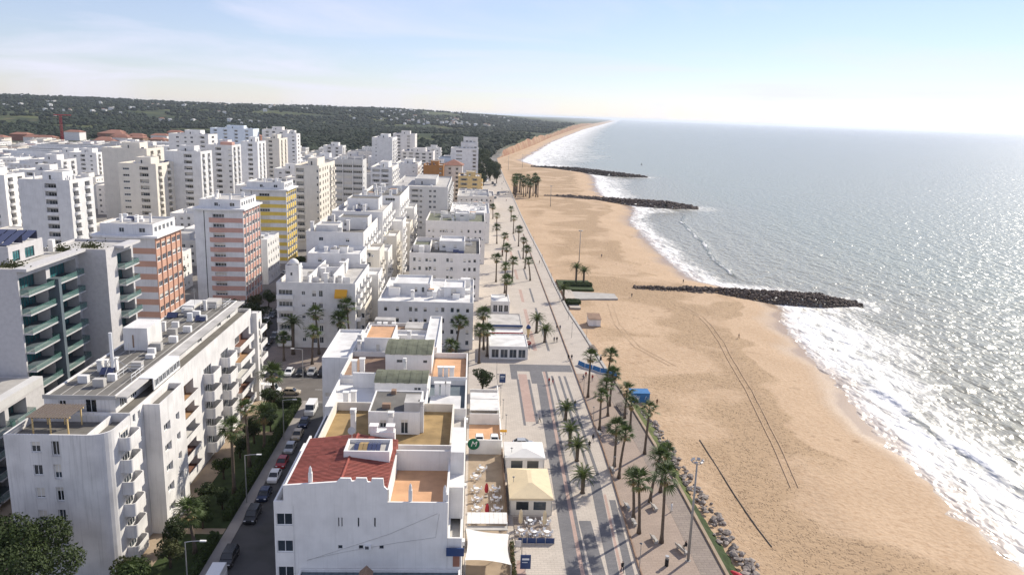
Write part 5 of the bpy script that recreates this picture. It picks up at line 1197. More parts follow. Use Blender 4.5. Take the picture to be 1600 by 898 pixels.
groyne('farthest low rock groyne beyond the middle one', [(75, 1020, 2, -.8), (95, 1008, 5, .3), (130, 985, 7, 1.0), (165, 925, 8, 1.2), (198, 922, 6, -1.5), (206, 921, 3, -3)], 5, 2.0, 1.1, 1.8, 10)
# boulders below the sea wall
r = random.Random(11); nb_ = 0
for k in range(290):
    y = 84 + 80 * (k / 290) ** 1.15 + r.uniform(-.6, .6); u = r.random(); wd_ = 3.4 if y < 128 else 2.6
    x = edge(y) + 1.2 + u * wd_ + (1.6 if y < 105 else .2); R_ = r.uniform(.26, .66) * (1.15 if y < 118 else .9)
    if 112 < y < 122 and u < .25: continue
    o = link('boulder', ROCKM[r.randrange(8)][0], None, (x, y, -.75 - u * .55 + r.uniform(-.1, .2)), r.uniform(0, 6), (R_, R_ * r.uniform(.7, 1.1), R_ * r.uniform(.6, 1)))
    tag(o, 'pale weathered boulder in the rock bank below the promenade edge', 'boulder', 'boulders along the sea wall')
# grass bank between wall and boulders
def bank(name, y0, y1, w0, w1, m, zt=-.15, zb=-1.2):
    mb = MB(); yy_ = [y0 + (y1 - y0) * i / 24 for i in range(25)]
    for a, b_ in zip(yy_, yy_[1:]):
        for j in range(4):
            f0, f1 = j / 4, (j + 1) / 4
            P = lambda y, f: (edge(y) - .1 + (w0 + (w1 - w0) * ((y - y0) / (y1 - y0)) + .5 * fbm(y * .5, 2)) * f, y, zt + (zb - zt) * f + .12 * fbm(y * .9, f * 3, 5))
            mb.quad(P(a, f0), P(a, f1), P(b_, f1), P(b_, f0))
    return tag(mb.build(name, [m]), kind='structure')
bank('grass_bank', 84, 122, 3.2, 1.6, 'lawn'); bank('scrub_bank', 122.01, 166, 1.6, 3.6, 'scrub')
# upturned red dinghy among the boulders
mb = MB(); n_ = 9; rings = []
for i in range(n_):
    t_ = i / (n_ - 1); w_ = .55 * math.sin(math.pi * min(1, .12 + t_ * .88)) ** .6; y = -1.5 + 3 * t_
    rings.append([(w_ * math.cos(math.pi * j / 6), y, .5 * w_ * 1.6 * math.sin(math.pi * j / 6) + .1 * t_) for j in range(7)])
for a, b_ in zip(rings, rings[1:]):
    for j in range(6): mb.quad(a[j], a[j + 1], b_[j + 1], b_[j])
o = mb.build('dinghy', ['red_boat'], loc=(39.7, 98.2, -.25)); o.rotation_euler = (.05, .1, R(38)); tag(o, 'upturned red dinghy lying on the boulders near the bottom edge', 'boat')

# ------------------------------------------------------------------ palms
def fan_frond(Lp=1.0, Rf=1.0, nseg=9, seed=0):
    """petiole + pleated fan with split, drooping tips; grows along +x from origin"""
    q = random.Random(seed); mb = MB(); mb.box(0, Lp, -.02, .02, -.02, .02, 0, skip='WE')
    for k in range(nseg):
        a0 = R(-82 + 164 * k / nseg); a1 = R(-82 + 164 * (k + .9) / nseg); am = (a0 + a1) / 2; rr = Rf * q.uniform(.85, 1.05) * (1 - .18 * abs(am))
        b = (Lp, 0, 0); m0 = (Lp + .55 * rr * math.cos(a0), .55 * rr * math.sin(a0), -.02); m1 = (Lp + .55 * rr * math.cos(a1), .55 * rr * math.sin(a1), -.02 + .03)
        tip = (Lp + rr * math.cos(am), rr * math.sin(am), -.30 * Rf - .12 * q.random())
        mb.tri(b, m0, m1, 0); mb.tri(m0, tip, m1, 0)
    return mb
FANF = [fan_frond(1.0, 1.4, 11, s).mesh('frond', ['fan_leaf']) for s in range(3)]
FAND = [fan_frond(.6, .8, 6, s + 9).mesh('frond', ['fan_dead']) for s in range(2)]
def feather(Lf=2.6, seed=0, m='date_leaf'):
    q = random.Random(seed); mb = MB(); P = []
    for i in range(9):
        t_ = i / 8; P.append(Vector((Lf * (t_ - .10 * t_ * t_), 0, .75 * Lf * (.55 * t_ - .95 * t_ * t_))))
    for a, b in zip(P, P[1:]): mb.quad(a + Vector((0, -.02, 0)), b + Vector((0, -.02, 0)), b + Vector((0, .02, 0)), a + Vector((0, .02, 0)))
    for i in range(1, 9):
        for s in (-1, 1):
            for h in (0, .5):
                p = P[i] if h == 0 else (P[i] + P[i - 1]) / 2; ll = .62 * (1 - .55 * abs(i / 8 - .45)) * q.uniform(.85, 1.1)
                tip = p + Vector((ll * .65, s * ll * .72, -.16)); mb.tri(p + Vector((-.05, 0, .0)), tip, p + Vector((.08, 0, 0)))
    return mb
FEA = [feather(2.5, s).mesh('frond', ['date_leaf']) for s in range(3)]
def trunk_mesh(h, r0, r1, lean, seed, seg=9):
    q = random.Random(seed); n_ = 7; a = q.uniform(0, 6.28); mb = MB()
    pth = [(lean * math.cos(a) * (i / n_) ** 1.6, lean * math.sin(a) * (i / n_) ** 1.6, h * i / n_) for i in range(n_ + 1)]
    rad = [r0 * 1.5] + [r0 + (r1 - r0) * i / n_ for i in range(1, n_)] + [r1 * 1.15]
    mb.tube(pth, rad, seg); return mb.mesh('trunk', ['trunk'], True), pth[-1]
PCOUNT = [0]
def fan_palm(x, y, h, label, group, z=0., s=1.0, parts=True):
    PCOUNT[0] += 1; q = random.Random(PCOUNT[0] * 17); P = empty('fan_palm', (x, y, z), label, 'palm tree', group, q.uniform(0, 6.28))
    tm, top = trunk_mesh(h, .27 * s, .19 * s, q.uniform(.0, 1.1), PCOUNT[0]); link('trunk', tm, P); s *= q.uniform(.85, 1.18)
    n_ = q.choice((26, 29, 32)); jl = [] if parts else MB()
    for k in range(n_):
        el = R(82 - 146 * (k / (n_ - 1)) ** 1.05 + q.uniform(-9, 9)); azm = k * 2.39996 + q.uniform(-.2, .2); dead = k >= n_ - 9; sc = s * q.uniform(.9, 1.15)
        mm = (FAND if dead else FANF)[k % (2 if dead else 3)]
        if parts:
            o = link('frond', mm, P, (top[0], top[1], h - .1 + .25 * (1 - k / n_)), 0, (sc, sc, sc)); o.rotation_euler = (q.uniform(-.5, .5), -el, azm)
        else:
            Mx = Matrix.Translation((top[0], top[1], h + .1)) @ Matrix.Rotation(azm, 4, 'Z') @ Matrix.Rotation(-el, 4, 'Y') @ Matrix.Scale(sc, 4); n0 = len(jl.v)
            jl.v += [tuple(Mx @ v.co) for v in mm.vertices]; jl.f += [tuple(n0 + i for i in p.vertices) for p in mm.polygons]; jl.m += [1 if dead else 0] * len(mm.polygons)
    if not parts: jl.build('crown', ['fan_leaf', 'fan_dead'], P)
    return P
def date_palm(x, y, h, label, group, z=0., s=1.0):
    PCOUNT[0] += 1; q = random.Random(PCOUNT[0] * 13); P = empty('date_palm', (x, y, z), label, 'palm tree', group, q.uniform(0, 6.28))
    tm, top = trunk_mesh(h, .34 * s, .36 * s, .1, PCOUNT[0]); link('trunk', tm, P)
    n_ = 38
    for k in range(n_):
        el = R(80 - 95 * (k / (n_ - 1)) ** .9); o = link('frond', FEA[k % 3], P, (top[0], top[1], h), 0, (s, s, s)); o.rotation_euler = (q.uniform(-.2, .2), -el * .85, k * 2.39996 + q.uniform(-.15, .15))
    return P
PL = [(30.35, 106.6, 11.2, 'beside the rear bench at the plaza centre'), (27.37, 109.3, 8.6, 'on the kerb, nearest the bottom edge'), (27.42, 113.9, 7.0, 'on the kerb behind the nearest kerb palm'), (31.4, 119.4, 8.0, 'in the middle of the plaza behind the statue bench'),
      (34.1, 123.1, 7.8, 'close to the boardwalk, behind the plaza centre'), (27.6, 128.2, 8.6, 'on the kerb, tall, left of the lone sea-side palm'), (27.6, 133.0, 7.6, 'on the kerb, shorter, touching the tall kerb palm'),
      (34.6, 138.6, 9.4, 'standing alone close to the boulders'), (27.5, 150.2, 7.4, 'on the kerb left of the ramp'), (30.6, 158.0, 6.6, 'mid plaza behind the kerb palm'), (32.0, 164.0, 7.6, 'beside the blue fence, middle'), (34.1, 156.7, 6.4, 'left of the blue painted cabin'), (34.3, 151.5, 5.2, 'short, in front of the blue painted cabin'),
      (27.8, 169.4, 9.8, 'tall, at the left end of the blue fence'), (32.5, 172.5, 9.0, 'behind the blue fence')]
for i, (x, y, h, w_) in enumerate(PL): fan_palm(x, y, h, 'fan palm in the brick plaza ' + w_, 'fan palms in the brick plaza')
for i, (x, y, h) in enumerate([(20.15, 122.4, 3.2), (20.8, 135.2, 3.0), (20.3, 142.3, 3.2), (20.9, 155.3, 2.6)]): date_palm(x, y, h, 'short feathery date palm on the paved promenade, ' + ORD[i] + ' of four', 'date palms in a row on the promenade')
for (x, y, h, w_, s) in [(-39.3, 121, 11.2, 'nearest of the two tall garden palms', 1.15), (-39.6, 131, 10.6, 'farther of the two tall garden palms', 1.15), (-39.1, 139.3, 5.8, 'shaggy one behind the two tall ones', 1.1), (-39.4, 102.8, 6.0, 'nearest the bottom edge', 1.1),
                       (-42.7, 161.5, 6.6, 'at the far end by the crossing', 1.25)]: fan_palm(x, y, h, 'fan palm in the garden strip, ' + w_, 'fan palms in the garden strip', .14, s)
for (x, y, h, w_) in [(-48.1, 192.1, 6.0, 'short one on the left'), (-40.4, 189.7, 8.0, 'nearest the parked cars'), (-40.3, 198.0, 11.0, 'thin tall one'), (-34.0, 197.5, 9.6, 'left of the close pair at the white wall'), (-32.4, 199.5, 12.6, 'taller of the close pair at the white wall')]:
    fan_palm(x, y, h, 'fan palm on the small square, ' + w_, 'fan palms on the small square', .06, 1.15)
date_palm(-47.0, 197.6, 8.6, 'tall feathery palm on the small square before the white complex', 'fan palms on the small square', .06, 1.2)
mid = [(-4.0, 201, 8.5), (-5.0, 190, 5.4), (2.3, 193, 8.6), (4.5, 199, 6.8), (3.6, 205, 10), (11.6, 254, 9), (9.3, 294, 9), (15.7, 295, 8), (22.4, 322, 8), (13.7, 351, 9), (22.7, 379, 8), (12, 275, 9.5), (14, 318, 9), (23, 298, 7.5), (23, 345, 8), (12, 385, 8), (22, 420, 8), (13, 430, 8), (23, 470, 7), (12, 480, 7)]
for i, (x, y, h) in enumerate(mid): fan_palm(x, y, h, 'fan palm along the seafront row of houses, ' + ORD[i] + ' to the camera', 'fan palms along the seafront row', .05, 1.15, parts=i < 5)
for i, (x, y, h, w_) in enumerate([(19.75, 223, 4.2, 'farther of the pair beside the ice cream statue'), (21.4, 213.2, 3.6, 'nearer of the pair beside the ice cream statue'), (32.6, 265.2, 4.6, 'beside the hedge planter at the beach steps'), (41.4, 298.4, 6.5, 'largest on the beach lawn'), (44.9, 301.2, 4.6, 'smaller one on the beach lawn')]):
    date_palm(x, y, h, 'feathery date palm, ' + w_, 'date palms near the beach lawn', .0 if x < 33 else -.8, 1.15)
r = random.Random(5)
for i in range(24):
    fan_palm(r.uniform(33, 53), r.uniform(620, 670), r.uniform(9, 15), 'tall fan palm in the clump between the far groynes', 'far palm clump', -1, 1.5, parts=False)

# ------------------------------------------------------------------ broadleaf trees, hedges
def leaf_cloud(blobs, n, size, seed, m):
    q = random.Random(seed); nq = np.random.RandomState(seed); wts = [b[3] * b[4] * b[5] for b in blobs]; vs = []; fs = []
    for k in range(n):
        b = q.choices(blobs, wts)[0]
        d = Vector((q.gauss(0, 1), q.gauss(0, 1), q.gauss(0, 1))).normalized(); rr = q.uniform(.55, 1.0) ** .5 * (1 + .22 * noise.noise(d * 2.5 + Vector((seed, b[0], b[1]))))
        p = Vector((b[0] + d.x * b[3] * rr, b[1] + d.y * b[4] * rr, b[2] + d.z * b[5] * rr))
        nrm = (d + Vector((q.gauss(0, .5), q.gauss(0, .5), q.gauss(0, .5)))).normalized(); u = nrm.orthogonal().normalized(); w_ = nrm.cross(u); a = q.uniform(0, 6.28); u, w_ = u * math.cos(a) + w_ * math.sin(a), w_ * math.cos(a) - u * math.sin(a)
        s = size * q.uniform(.6, 1.3); n0 = len(vs)
        vs += [tuple(p - u * s), tuple(p + w_ * s * .6), tuple(p + u * s), tuple(p - w_ * s * .6)]; fs.append((n0, n0 + 1, n0 + 2, n0 + 3))
    mb = MB(); mb.v = vs; mb.f = fs; mb.m = [0] * len(fs); return mb.mesh('crown', [m])
def tree_kind(seed, Rr, H, n, size, m, nb=9):
    q = random.Random(seed); bl = []
    for k in range(nb):
        a = q.uniform(0, 6.28); d = Rr * .62 * q.random() ** .5; zz = H * q.uniform(.45, .85); s = Rr * q.uniform(.32, .55)
        bl.append((d * math.cos(a), d * math.sin(a), zz, s, s, s * q.uniform(.65, .9)))
    cm = leaf_cloud(bl, n, size, seed, m); mb = MB(); mb.tube([(0, 0, 0), (.1, 0, H * .25), (.2, .1, H * .5)], [Rr * .07 + .08, Rr * .055 + .05, Rr * .04 + .03], 8)
    for b in bl: mb.tube([(.1, 0, H * .28), (b[0] * .5, b[1] * .5, (H * .3 + b[2]) * .5), (b[0], b[1], b[2])], [Rr * .035 + .03, Rr * .025 + .02, .02], 5)
    return cm, mb.mesh('trunk', ['bark'], True)
TK = [tree_kind(1, 3.2, 6.5, 1500, .26, 'leaf_dark'), tree_kind(2, 3.6, 7.5, 1500, .28, 'leaf_mid'), tree_kind(3, 3.0, 5.5, 1300, .25, 'leaf_olive'), tree_kind(4, 4.2, 9.5, 1900, .3, 'leaf_dark', 12)]
def tree(x, y, kind, label, group=None, s=1.0, z=0., name='broadleaf_tree'):
    cm, tm = TK[kind]; T_ = empty(name, (x, y, z), label, 'tree', group, rng.uniform(0, 6.28)); T_.scale = (s, s, s * rng.uniform(.9, 1.1)); link('trunk', tm, T_); link('crown', cm, T_); return T_
# the big dark tree in the corner
bl = []; q = random.Random(44)
for k in range(22):
    a = q.uniform(0, 6.28); d = 6.6 * q.random() ** .5; zz = 10.8 - .10 * d * d + q.uniform(-1.2, .8); s = q.uniform(1.6, 2.9); bl.append((d * math.cos(a), d * math.sin(a), zz, s, s, s * .75))
bl += [(0, 0, 8.7, 4.2, 4.2, 2.4), (3, -2, 8.2, 3, 3, 2), (-3, 2, 8.4, 3, 3, 2)]
BT = empty('broadleaf_tree', (-56.0, 86.5, 0), 'big dense dark green tree in the bottom left corner', 'tree'); BT.scale = (1.12, 1.1, 1.1); link('crown', leaf_cloud(bl, 26000, .17, 44, 'leaf_tree'), BT)
mb = MB(); mb.tube([(0, 0, 0), (.1, .1, 2.5), (0, 0, 5)], [.5, .4, .3], 9)
for b in bl[:12]: mb.tube([(0, 0, 3.5), (b[0] * .5, b[1] * .5, 5.5), b[:3]], [.2, .14, .05], 6)
mb.build('trunk', ['bark'], BT, True)
spots = [(-41.5, 99, 2, .75, 'shrub in the garden strip near the street lamp'), (-43, 92, 1, .8, 'shrub in the garden strip at the bottom edge'), (-42.2, 112, 0, .62, 'round bush in the garden strip beside the path'), (-40.6, 109.5, 1, .5, 'small bush by the garden path bench'), (-41.5, 141, 0, .75, 'dark bush behind the garden palms'), (-41, 150, 1, .7, 'bush near the far garden path'), (-45.5, 94, 2, .8, 'loose tree at the foot of the long white block'), (-42.6, 104.5, 0, .7, 'dark bush behind the nearest garden palm'), (-42.8, 117, 0, .6, 'dark bush left of the nearest tall garden palm'), (-39.5, 115.5, 0, .55, 'low bush at the hedge beside the tall garden palm'), (-42.6, 126, 1, .55, 'low bush between the two tall garden palms'), (-42.3, 134.5, 0, .7, 'bush beside the far tall garden palm'), (-39.8, 146.5, 0, .6, 'bush at the hedge by the far garden path'), (-42, 156, 3, .6, 'largest bush near the far hedge')]
for x, y, k, s, lb in spots: tree(x, y, k, lb, 'garden shrubs', s, .14, 'shrub')
tl = [(-62, 220, 3, .9, 'in the street bend below the pink block'), (-66, 228, 0, 1.0, 'left of the street below the pink block'), (-69, 240, 2, 1.0, 'directly before the pink block corner'), (-73, 232, 1, 1.0, 'before the pink block, beside the grey roof end'), (-66, 246, 1, .8, 'between the pink block and the side street'), (-58.5, 214, 0, .8, 'beside the white complex on the street'),
      (-97, 232, 3, 1.2, 'dark one left of the pink block, nearest'), (-99, 246, 3, 1.35, 'dark one left of the pink block, tallest'), (-103, 262, 3, 1.2, 'dark one left of the pink block, farthest'), (-93, 226, 0, 1.1, 'left of the pink block behind the orange block'), (-108, 275, 3, 1.2, 'far left of the pink block'),
      (-120, 330, 1, 1.1, 'before the cream white tower'), (-126, 345, 2, 1.1, 'before the loggia tower'), (-132, 360, 0, 1.1, 'beside the loggia tower foot'), (-68, 300, 0, .9, 'on the side street right of the yellow block'), (-70, 312, 1, .8, 'on the side street below the yellow block')]
for x, y, k, s, lb in tl: tree(x, y, k, 'broadleaf tree ' + lb, 'street trees', s)
r = random.Random(9)
for i in range(26): tree(r.uniform(-58, -28) if i % 2 else r.uniform(-52, -40), r.uniform(480, 640), r.choice((0, 1, 3)), 'tree in the green gap between the distant white slabs', 'trees between the distant slabs', r.uniform(.9, 1.4))
for i in range(60): 
    y = r.uniform(700, 1040); tree(r.uniform(-22, 22 - (y - 700) * .0), y, r.choice((0, 0, 3, 3)), 'dark tree in the seafront park near the cliffs', 'trees in the seafront park', r.uniform(1.2, 2.0))
tree(3.0, 171.5, 0, 'dense green tree in the walled garden beside the promenade', None, .95, .05)
# clipped hedges round the garden strip
def hedge(label, x0, x1, y0, y1, h, z=.12, m='leaf_mid', dens=26):
    H_ = empty('hedge', ((x0 + x1) / 2, y0, z), label, 'hedge'); q = random.Random(int(x0 * 7 + y0)); A_ = (x1 - x0 + 2 * h) * (y1 - y0) + h * (x1 - x0) * 2; vs = []; fs = []
    for k in range(int(min(A_ * dens, 9000))):
        t_ = q.uniform(0, x1 - x0 + 2 * h); y = q.uniform(0, y1 - y0); cx = (x0 + x1) / 2
        if q.random() < .12: p = Vector((q.uniform(x0, x1) - cx, q.choice((0, y1 - y0)), q.uniform(.1, h)))
        elif t_ < h: p = Vector((x0 - cx, y, t_))
        elif t_ < h + x1 - x0: p = Vector((x0 - cx + t_ - h, y, h))
        else: p = Vector((x1 - cx, y, x1 - x0 + 2 * h - t_))
        p += Vector((q.gauss(0, .07), q.gauss(0, .07), q.gauss(0, .08))); u = Vector((q.gauss(0, 1), q.gauss(0, 1), q.gauss(0, 1))).normalized() * .17; w_ = u.orthogonal() * .7; n0 = len(vs)
        vs += [tuple(p - u), tuple(p - w_), tuple(p + u), tuple(p + w_)]; fs.append((n0, n0 + 1, n0 + 2, n0 + 3))
    mb = MB(); mb.v = vs; mb.f = fs; mb.m = [0] * len(fs); mb.build('foliage', [m], H_)
    mb = MB(); mb.box(x0 - (x0 + x1) / 2 + .1, x1 - (x0 + x1) / 2 - .1, .1, y1 - y0 - .1, 0, h - .12); mb.build('hedge_core', ['leaf_dark'], H_)
hedge('long clipped hedge between the garden strip and the parked cars', -38.3, -37.2, 112, 159, 1.3); hedge('short clipped hedge beside the path at the near end of the garden', -38.3, -37.2, 84, 106.5, 1.3); hedge('clipped hedge closing the far end of the garden strip', -43.5, -37.2, 160, 162.2, 1.3, m='leaf_dark')
hedge('clipped hedge planter on the beach near the white hut', 33.5, 38.5, 262, 266.5, 1.0, -.4); hedge('long clipped hedge on the beach lawn behind the ramp', 36, 47, 292, 296, 1.1, -.7)
sheet('beach_lawn', rect(34, 47, 287, 304), -.55, 'lawn', thick=.9); sheet('beach_ramp', [(38, 272), (54, 274), (54, 282), (38, 284)], -.75, 'concrete', thick=.6); sheet('beach_ramp', rect(34.3, 38, 258, 286), -.6, 'lime', thick=.8)
# ------------------------------------------------------------------ vehicles
CARCOL = {'black': (.018, .018, .02), 'navy': (.02, .03, .07), 'silver': (.42, .43, .44), 'white': (.78, .78, .77), 'beige': (.45, .38, .28), 'red': (.30, .02, .02), 'grey': (.13, .14, .15)}
for k, c in CARCOL.items(): mat('car_' + k, c, .22, spec=.6, metal=.25 if k in ('silver', 'grey', 'navy') else 0)
mat('car_glass', (.015, .02, .025), .05, spec=.7); mat('hub', (.35, .35, .36), .3, metal=.7); mat('headlamp', (.75, .76, .78), .1, spec=.7); mat('taillamp', (.25, .01, .01), .2)
def loft(mb, secs, m):
    for a, b in zip(secs, secs[1:]):
        n_ = len(a)
        for i in range(n_ - 1): mb.quad(a[i], a[i + 1], b[i + 1], b[i], m)
CMESH = {}
def car_meshes(kind, colour):
    if (kind, colour) in CMESH: return CMESH[kind, colour]
    L_, W_, H_ = {'car': (4.2, 1.75, 1.46), 'suv': (4.6, 1.85, 1.72), 'van': (5.2, 2.0, 2.3)}[kind]; w = W_ / 2
    if kind == 'van': body = [(-.5, .35, .55), (-.495, .98, .9), (-.47, 1.15, 1.0), (-.30, 1.2, 1.0), (.0, 1.2, 1.0), (.46, 1.2, 1.0), (.49, 1.15, .98), (.5, .4, .9)]; cab = [(-.40, .98), (-.27, 1.0), (.48, 1.0), (.495, .98)]
    else: body = [(-.5, .38, .80), (-.485, .58, .93), (-.44, .64, 1.0), (-.24, .72, 1.0), (.05, .74, 1.0), (.36, .74, 1.0), (.46, .72, .97), (.5, .45, .88)]; cab = [(-.27, .0), (-.10, 1.0), (.26, 1.0), (.42, .0)] if kind == 'car' else [(-.25, .0), (-.12, 1.0), (.38, 1.0), (.47, .0)]
    zb = .22; belt = .62 * H_ if kind != 'van' else 1.25
    mb = MB(); secs = []
    for (yf, hf, wf) in body:
        zt = hf * belt / .74 if kind != 'van' else hf * 1.05; y = yf * L_; ww = w * wf
        secs.append([(-ww * .96, y, zb), (-ww, y, zb + .18), (-ww, y, zt - .1), (-ww * .93, y, zt), (ww * .93, y, zt), (ww, y, zt - .1), (ww, y, zb + .18), (ww * .96, y, zb)])
    loft(mb, [s for s in secs], 0); mb.poly(secs[0][::1], 0); mb.poly(secs[-1][::-1], 0)
    zb2 = belt - .02
    if kind == 'van':
        zr = H_; b0, b1, b2, b3 = -.36 * L_, -.27 * L_, .47 * L_, .49 * L_
    else: zr = H_; b0, b1, b2, b3 = [c[0] * L_ for c in cab]
    wi, wr = w * .93, w * .76 if kind != 'van' else w * .9
    gl = MB(); B = [(-wi, b0, zb2), (wi, b0, zb2), (wi, b3, zb2), (-wi, b3, zb2)]; T_ = [(-wr, b1, zr - .04), (wr, b1, zr - .04), (wr, b2, zr - .04), (-wr, b2, zr - .04)]
    for i in range(4): gl.quad(B[i], B[(i + 1) % 4], T_[(i + 1) % 4], T_[i], 0)
    mb.box(-wr - .02, wr + .02, b1 - .05, b2 + .05, zr - .05, zr, 0)
    for i in range(4):   # pillars
        a, t_ = Vector(B[i]), Vector(T_[i]); mb.tube([a, t_], .055, 4, 0, False)
    if kind == 'van':
        mb.box(-wi - .005, wi + .005, -.12 * L_, .488 * L_, zb2 - .05, zr - .03, 0)
    else:
        for s in (-1, 1):
            ym = .07 * L_; mb.tube([(s * wi, ym, zb2), (s * (wr + .01), ym, zr - .04)], .06, 4, 0, False)
    wh = MB(); wh.tube([(-.1, 0, 0), (.1, 0, 0)], .32, 14, 0); wh.tube([(-.112, 0, 0), (.112, 0, 0)], .19, 10, 1)
    hl = MB(); hl.box(-.18, .18, -.05, .05, -.07, .07)
    tl_ = MB(); tl_.box(-.12, .12, -.03, .03, -.1, .1)
    out = (mb.mesh('body', ['car_' + colour]), gl.mesh('windows', ['car_glass']), wh.mesh('wheel', ['tyre', 'hub'], False), hl.mesh('headlight', ['headlamp']), tl_.mesh('tail_light', ['taillamp']), L_, W_, belt)
    CMESH[kind, colour] = out; return out
def car(x, y, kind, colour, label, group, rz=0, z=.0):
    b, g, wm, hl, tl_, L_, W_, belt = car_meshes(kind, colour); C = empty('parked_car' if kind != 'van' else 'parked_van', (x, y, z), label, 'car' if kind != 'van' else 'van', group, rz)
    link('body', b, C); link('windows', g, C)
    for sx in (-1, 1):
        for sy in (-.31, .31): link('wheel', wm, C, (sx * (W_ / 2 - .09), sy * L_, .32))
        link('headlight', hl, C, (sx * W_ * .34, -.485 * L_, belt * .72)); link('tail_light', tl_, C, (sx * W_ * .38, .488 * L_, belt * .8))
    return C
G = 'vehicles parked along the garden street'
for (y, kd, c, lb) in [(94.6, 'van', 'white', 'white van parked at the bottom edge of the garden street'), (101, 'suv', 'black', 'black off-roader parked nearest the bottom edge'), (113.0, 'suv', 'black', 'black car parked alone at the middle of the garden street'), (120.0, 'car', 'navy', 'dark blue car parked behind the lone black car'), (126.6, 'car', 'white', 'white hatchback parked left of the red roof edge'),
                       (132.2, 'car', 'red', 'dark red car parked between white and silver cars'), (138.4, 'car', 'silver', 'silver car parked along the garden street'), (144.6, 'car', 'beige', 'beige car parked behind the silver car'), (150.6, 'car', 'navy', 'navy car parked in front of the tall white van'), (157.6, 'van', 'white', 'tall white van parked at the end of the garden street')]:
    car(-34.0, y, kd, c, lb, G)
G = 'cars around the small square'
for (x, y, kd, c, lb, rz) in [(-44.4, 182, 'car', 'white', 'white car half hidden by a palm in the small car park', 0), (-41.6, 182, 'car', 'black', 'black car in the small car park', 0), (-39.0, 182.4, 'car', 'silver', 'bright silver car in the small car park', 0), (-36.3, 182, 'suv', 'black', 'dark car beside the white wall in the small car park', 0),
                              (-45.8, 168.6, 'van', 'white', 'white van on the cross street behind the garden palm', R(88)), (-40.8, 168.4, 'car', 'beige', 'beige car following the van on the cross street', R(90)), (-55.6, 199, 'car', 'silver', 'silver car parked at the corner of the back street', 0), (-55.8, 206.5, 'car', 'black', 'black car behind the silver one on the back street', 0),
                              (-55.8, 213, 'car', 'grey', 'grey car third on the back street', 0), (-62, 228, 'car', 'white', 'white car across the back street', 0), (-62, 235, 'car', 'grey', 'grey car across the back street', 0), (-70, 288, 'car', 'black', 'black car on the lot below the yellow block', R(80)), (-67, 296, 'car', 'navy', 'blue car below the yellow block', R(85)), (-73, 299, 'car', 'white', 'white car below the yellow block', R(80))]:
    car(x, y, kd, c, lb, G, rz)
G = 'white cars in the walled yard'
car(2.2, 143.0, 'car', 'white', 'left white car parked in the walled yard beside the promenade', G, 0, .06); car(5.2, 143.0, 'car', 'white', 'right white car parked in the walled yard beside the promenade', G, 0, .06)
car(10.8, 141.6, 'car', 'silver', 'pale car parked behind the white marquee', None, R(90), .06)
r = random.Random(31)
for i in range(34):
    car(r.choice((-55.9, -62.4)), 250 + i * 11 + r.uniform(-2, 2), 'car', r.choice(list(CARCOL)), 'small parked car far along the back street', 'cars far along the back street')
for i in range(14): car(r.uniform(6, 24), r.uniform(540, 900), r.choice(('car', 'van')), r.choice(('white', 'black', 'silver', 'grey')), 'small vehicle at the far end of the seafront road', 'vehicles at the far end of the seafront road', R(r.uniform(-20, 20)), .06)

# ------------------------------------------------------------------ people
def person(x, y, top, legs, label, pose='walk', rz=0, z=.05):
    k = (pose, top, legs)
    if k not in PM: PM[k] = person_mesh(pose, CL[top], CL[legs], (.03, .02, .015))
    o = link('person', PM[k], None, (x, y, z), rz); return tag(o, label, 'person', 'people on the seafront')
for a in [(22.7, 98.7, 'black', 'black', 'person in black walking near the bottom edge of the promenade', 'walk', R(15)), (25.2, 144.1, 'black', 'navy', 'person in dark clothes beside the kerb below the date palms, farther one', 'walk', R(190)), (24.0, 140.8, 'black', 'black', 'person in dark clothes beside the kerb below the date palms, nearer one', 'walk', R(170)),
          (15.1, 153.7, 'grey', 'black', 'person with a long shadow crossing the dark paving band', 'walk', R(60)), (19.4, 177.9, 'red', 'navy', 'person in red top walking as one of a pair', 'walk', R(10)), (20.3, 178.0, 'grey', 'red', 'person in grey top beside the one in red', 'walk', R(5)), (23.9, 162.9, 'black', 'blue', 'person walking beside the farthest date palm', 'walk', R(180)),
          (28.2, 180.7, 'navy', 'navy', 'person in navy near the left end of the blue fence', 'walk', R(100)), (29.2, 183.1, 'red', 'black', 'person in red jacket near the left end of the blue fence', 'stand', R(0)), (30.5, 180.6, 'red', 'grey', 'person in red and grey before the blue fence', 'stand', R(200)), (26.4, 196.9, 'black', 'black', 'left person of the dark pair on the kerb line', 'walk', R(180)), (27.3, 197.0, 'black', 'navy', 'right person of the dark pair on the kerb line', 'walk', R(180)),
          (26.3, 226.5, 'black', 'grey', 'left person of the pair near the thin lamp', 'walk', 0), (27.3, 226.5, 'navy', 'black', 'right person of the pair near the thin lamp', 'walk', 0), (24.2, 213.6, 'grey', 'black', 'left person of the pair right of the near date palm', 'walk', 0), (25.0, 213.7, 'black', 'black', 'right person of the pair right of the near date palm', 'walk', 0)]: person(*a)
person(83.6, 227.2, 'black', 'brown', 'lone person walking on the open sand below the groyne', 'walk', R(70), beach_z(83.6, 227)); person(44.0, 168.2, 'brown', 'brown', 'person in brown standing on the sand right of the blue cabin', 'stand', 0, beach_z(44, 168)); person(60.1, 279, 'black', 'grey', 'person standing at the landward end of the nearest groyne', 'stand', 0, beach_z(60, 279)); person(87.7, 308.7, 'black', 'black', 'person at the water edge behind the nearest groyne', 'walk', 0, beach_z(87.7, 308.7)); person(62, 362, 'navy', 'black', 'person on the sand near the middle lamp mast', 'walk', 0, beach_z(62, 362))
person(33.55, 104.4, 'black', 'black', 'person in black sitting on the bench under the tall lamp mast', 'sit', R(-70), .0); person(27.3, 147.6, 'black', 'navy', 'person in navy sitting on the kerb bench by the plaza palms', 'sit', R(90), .0)
r = random.Random(77)
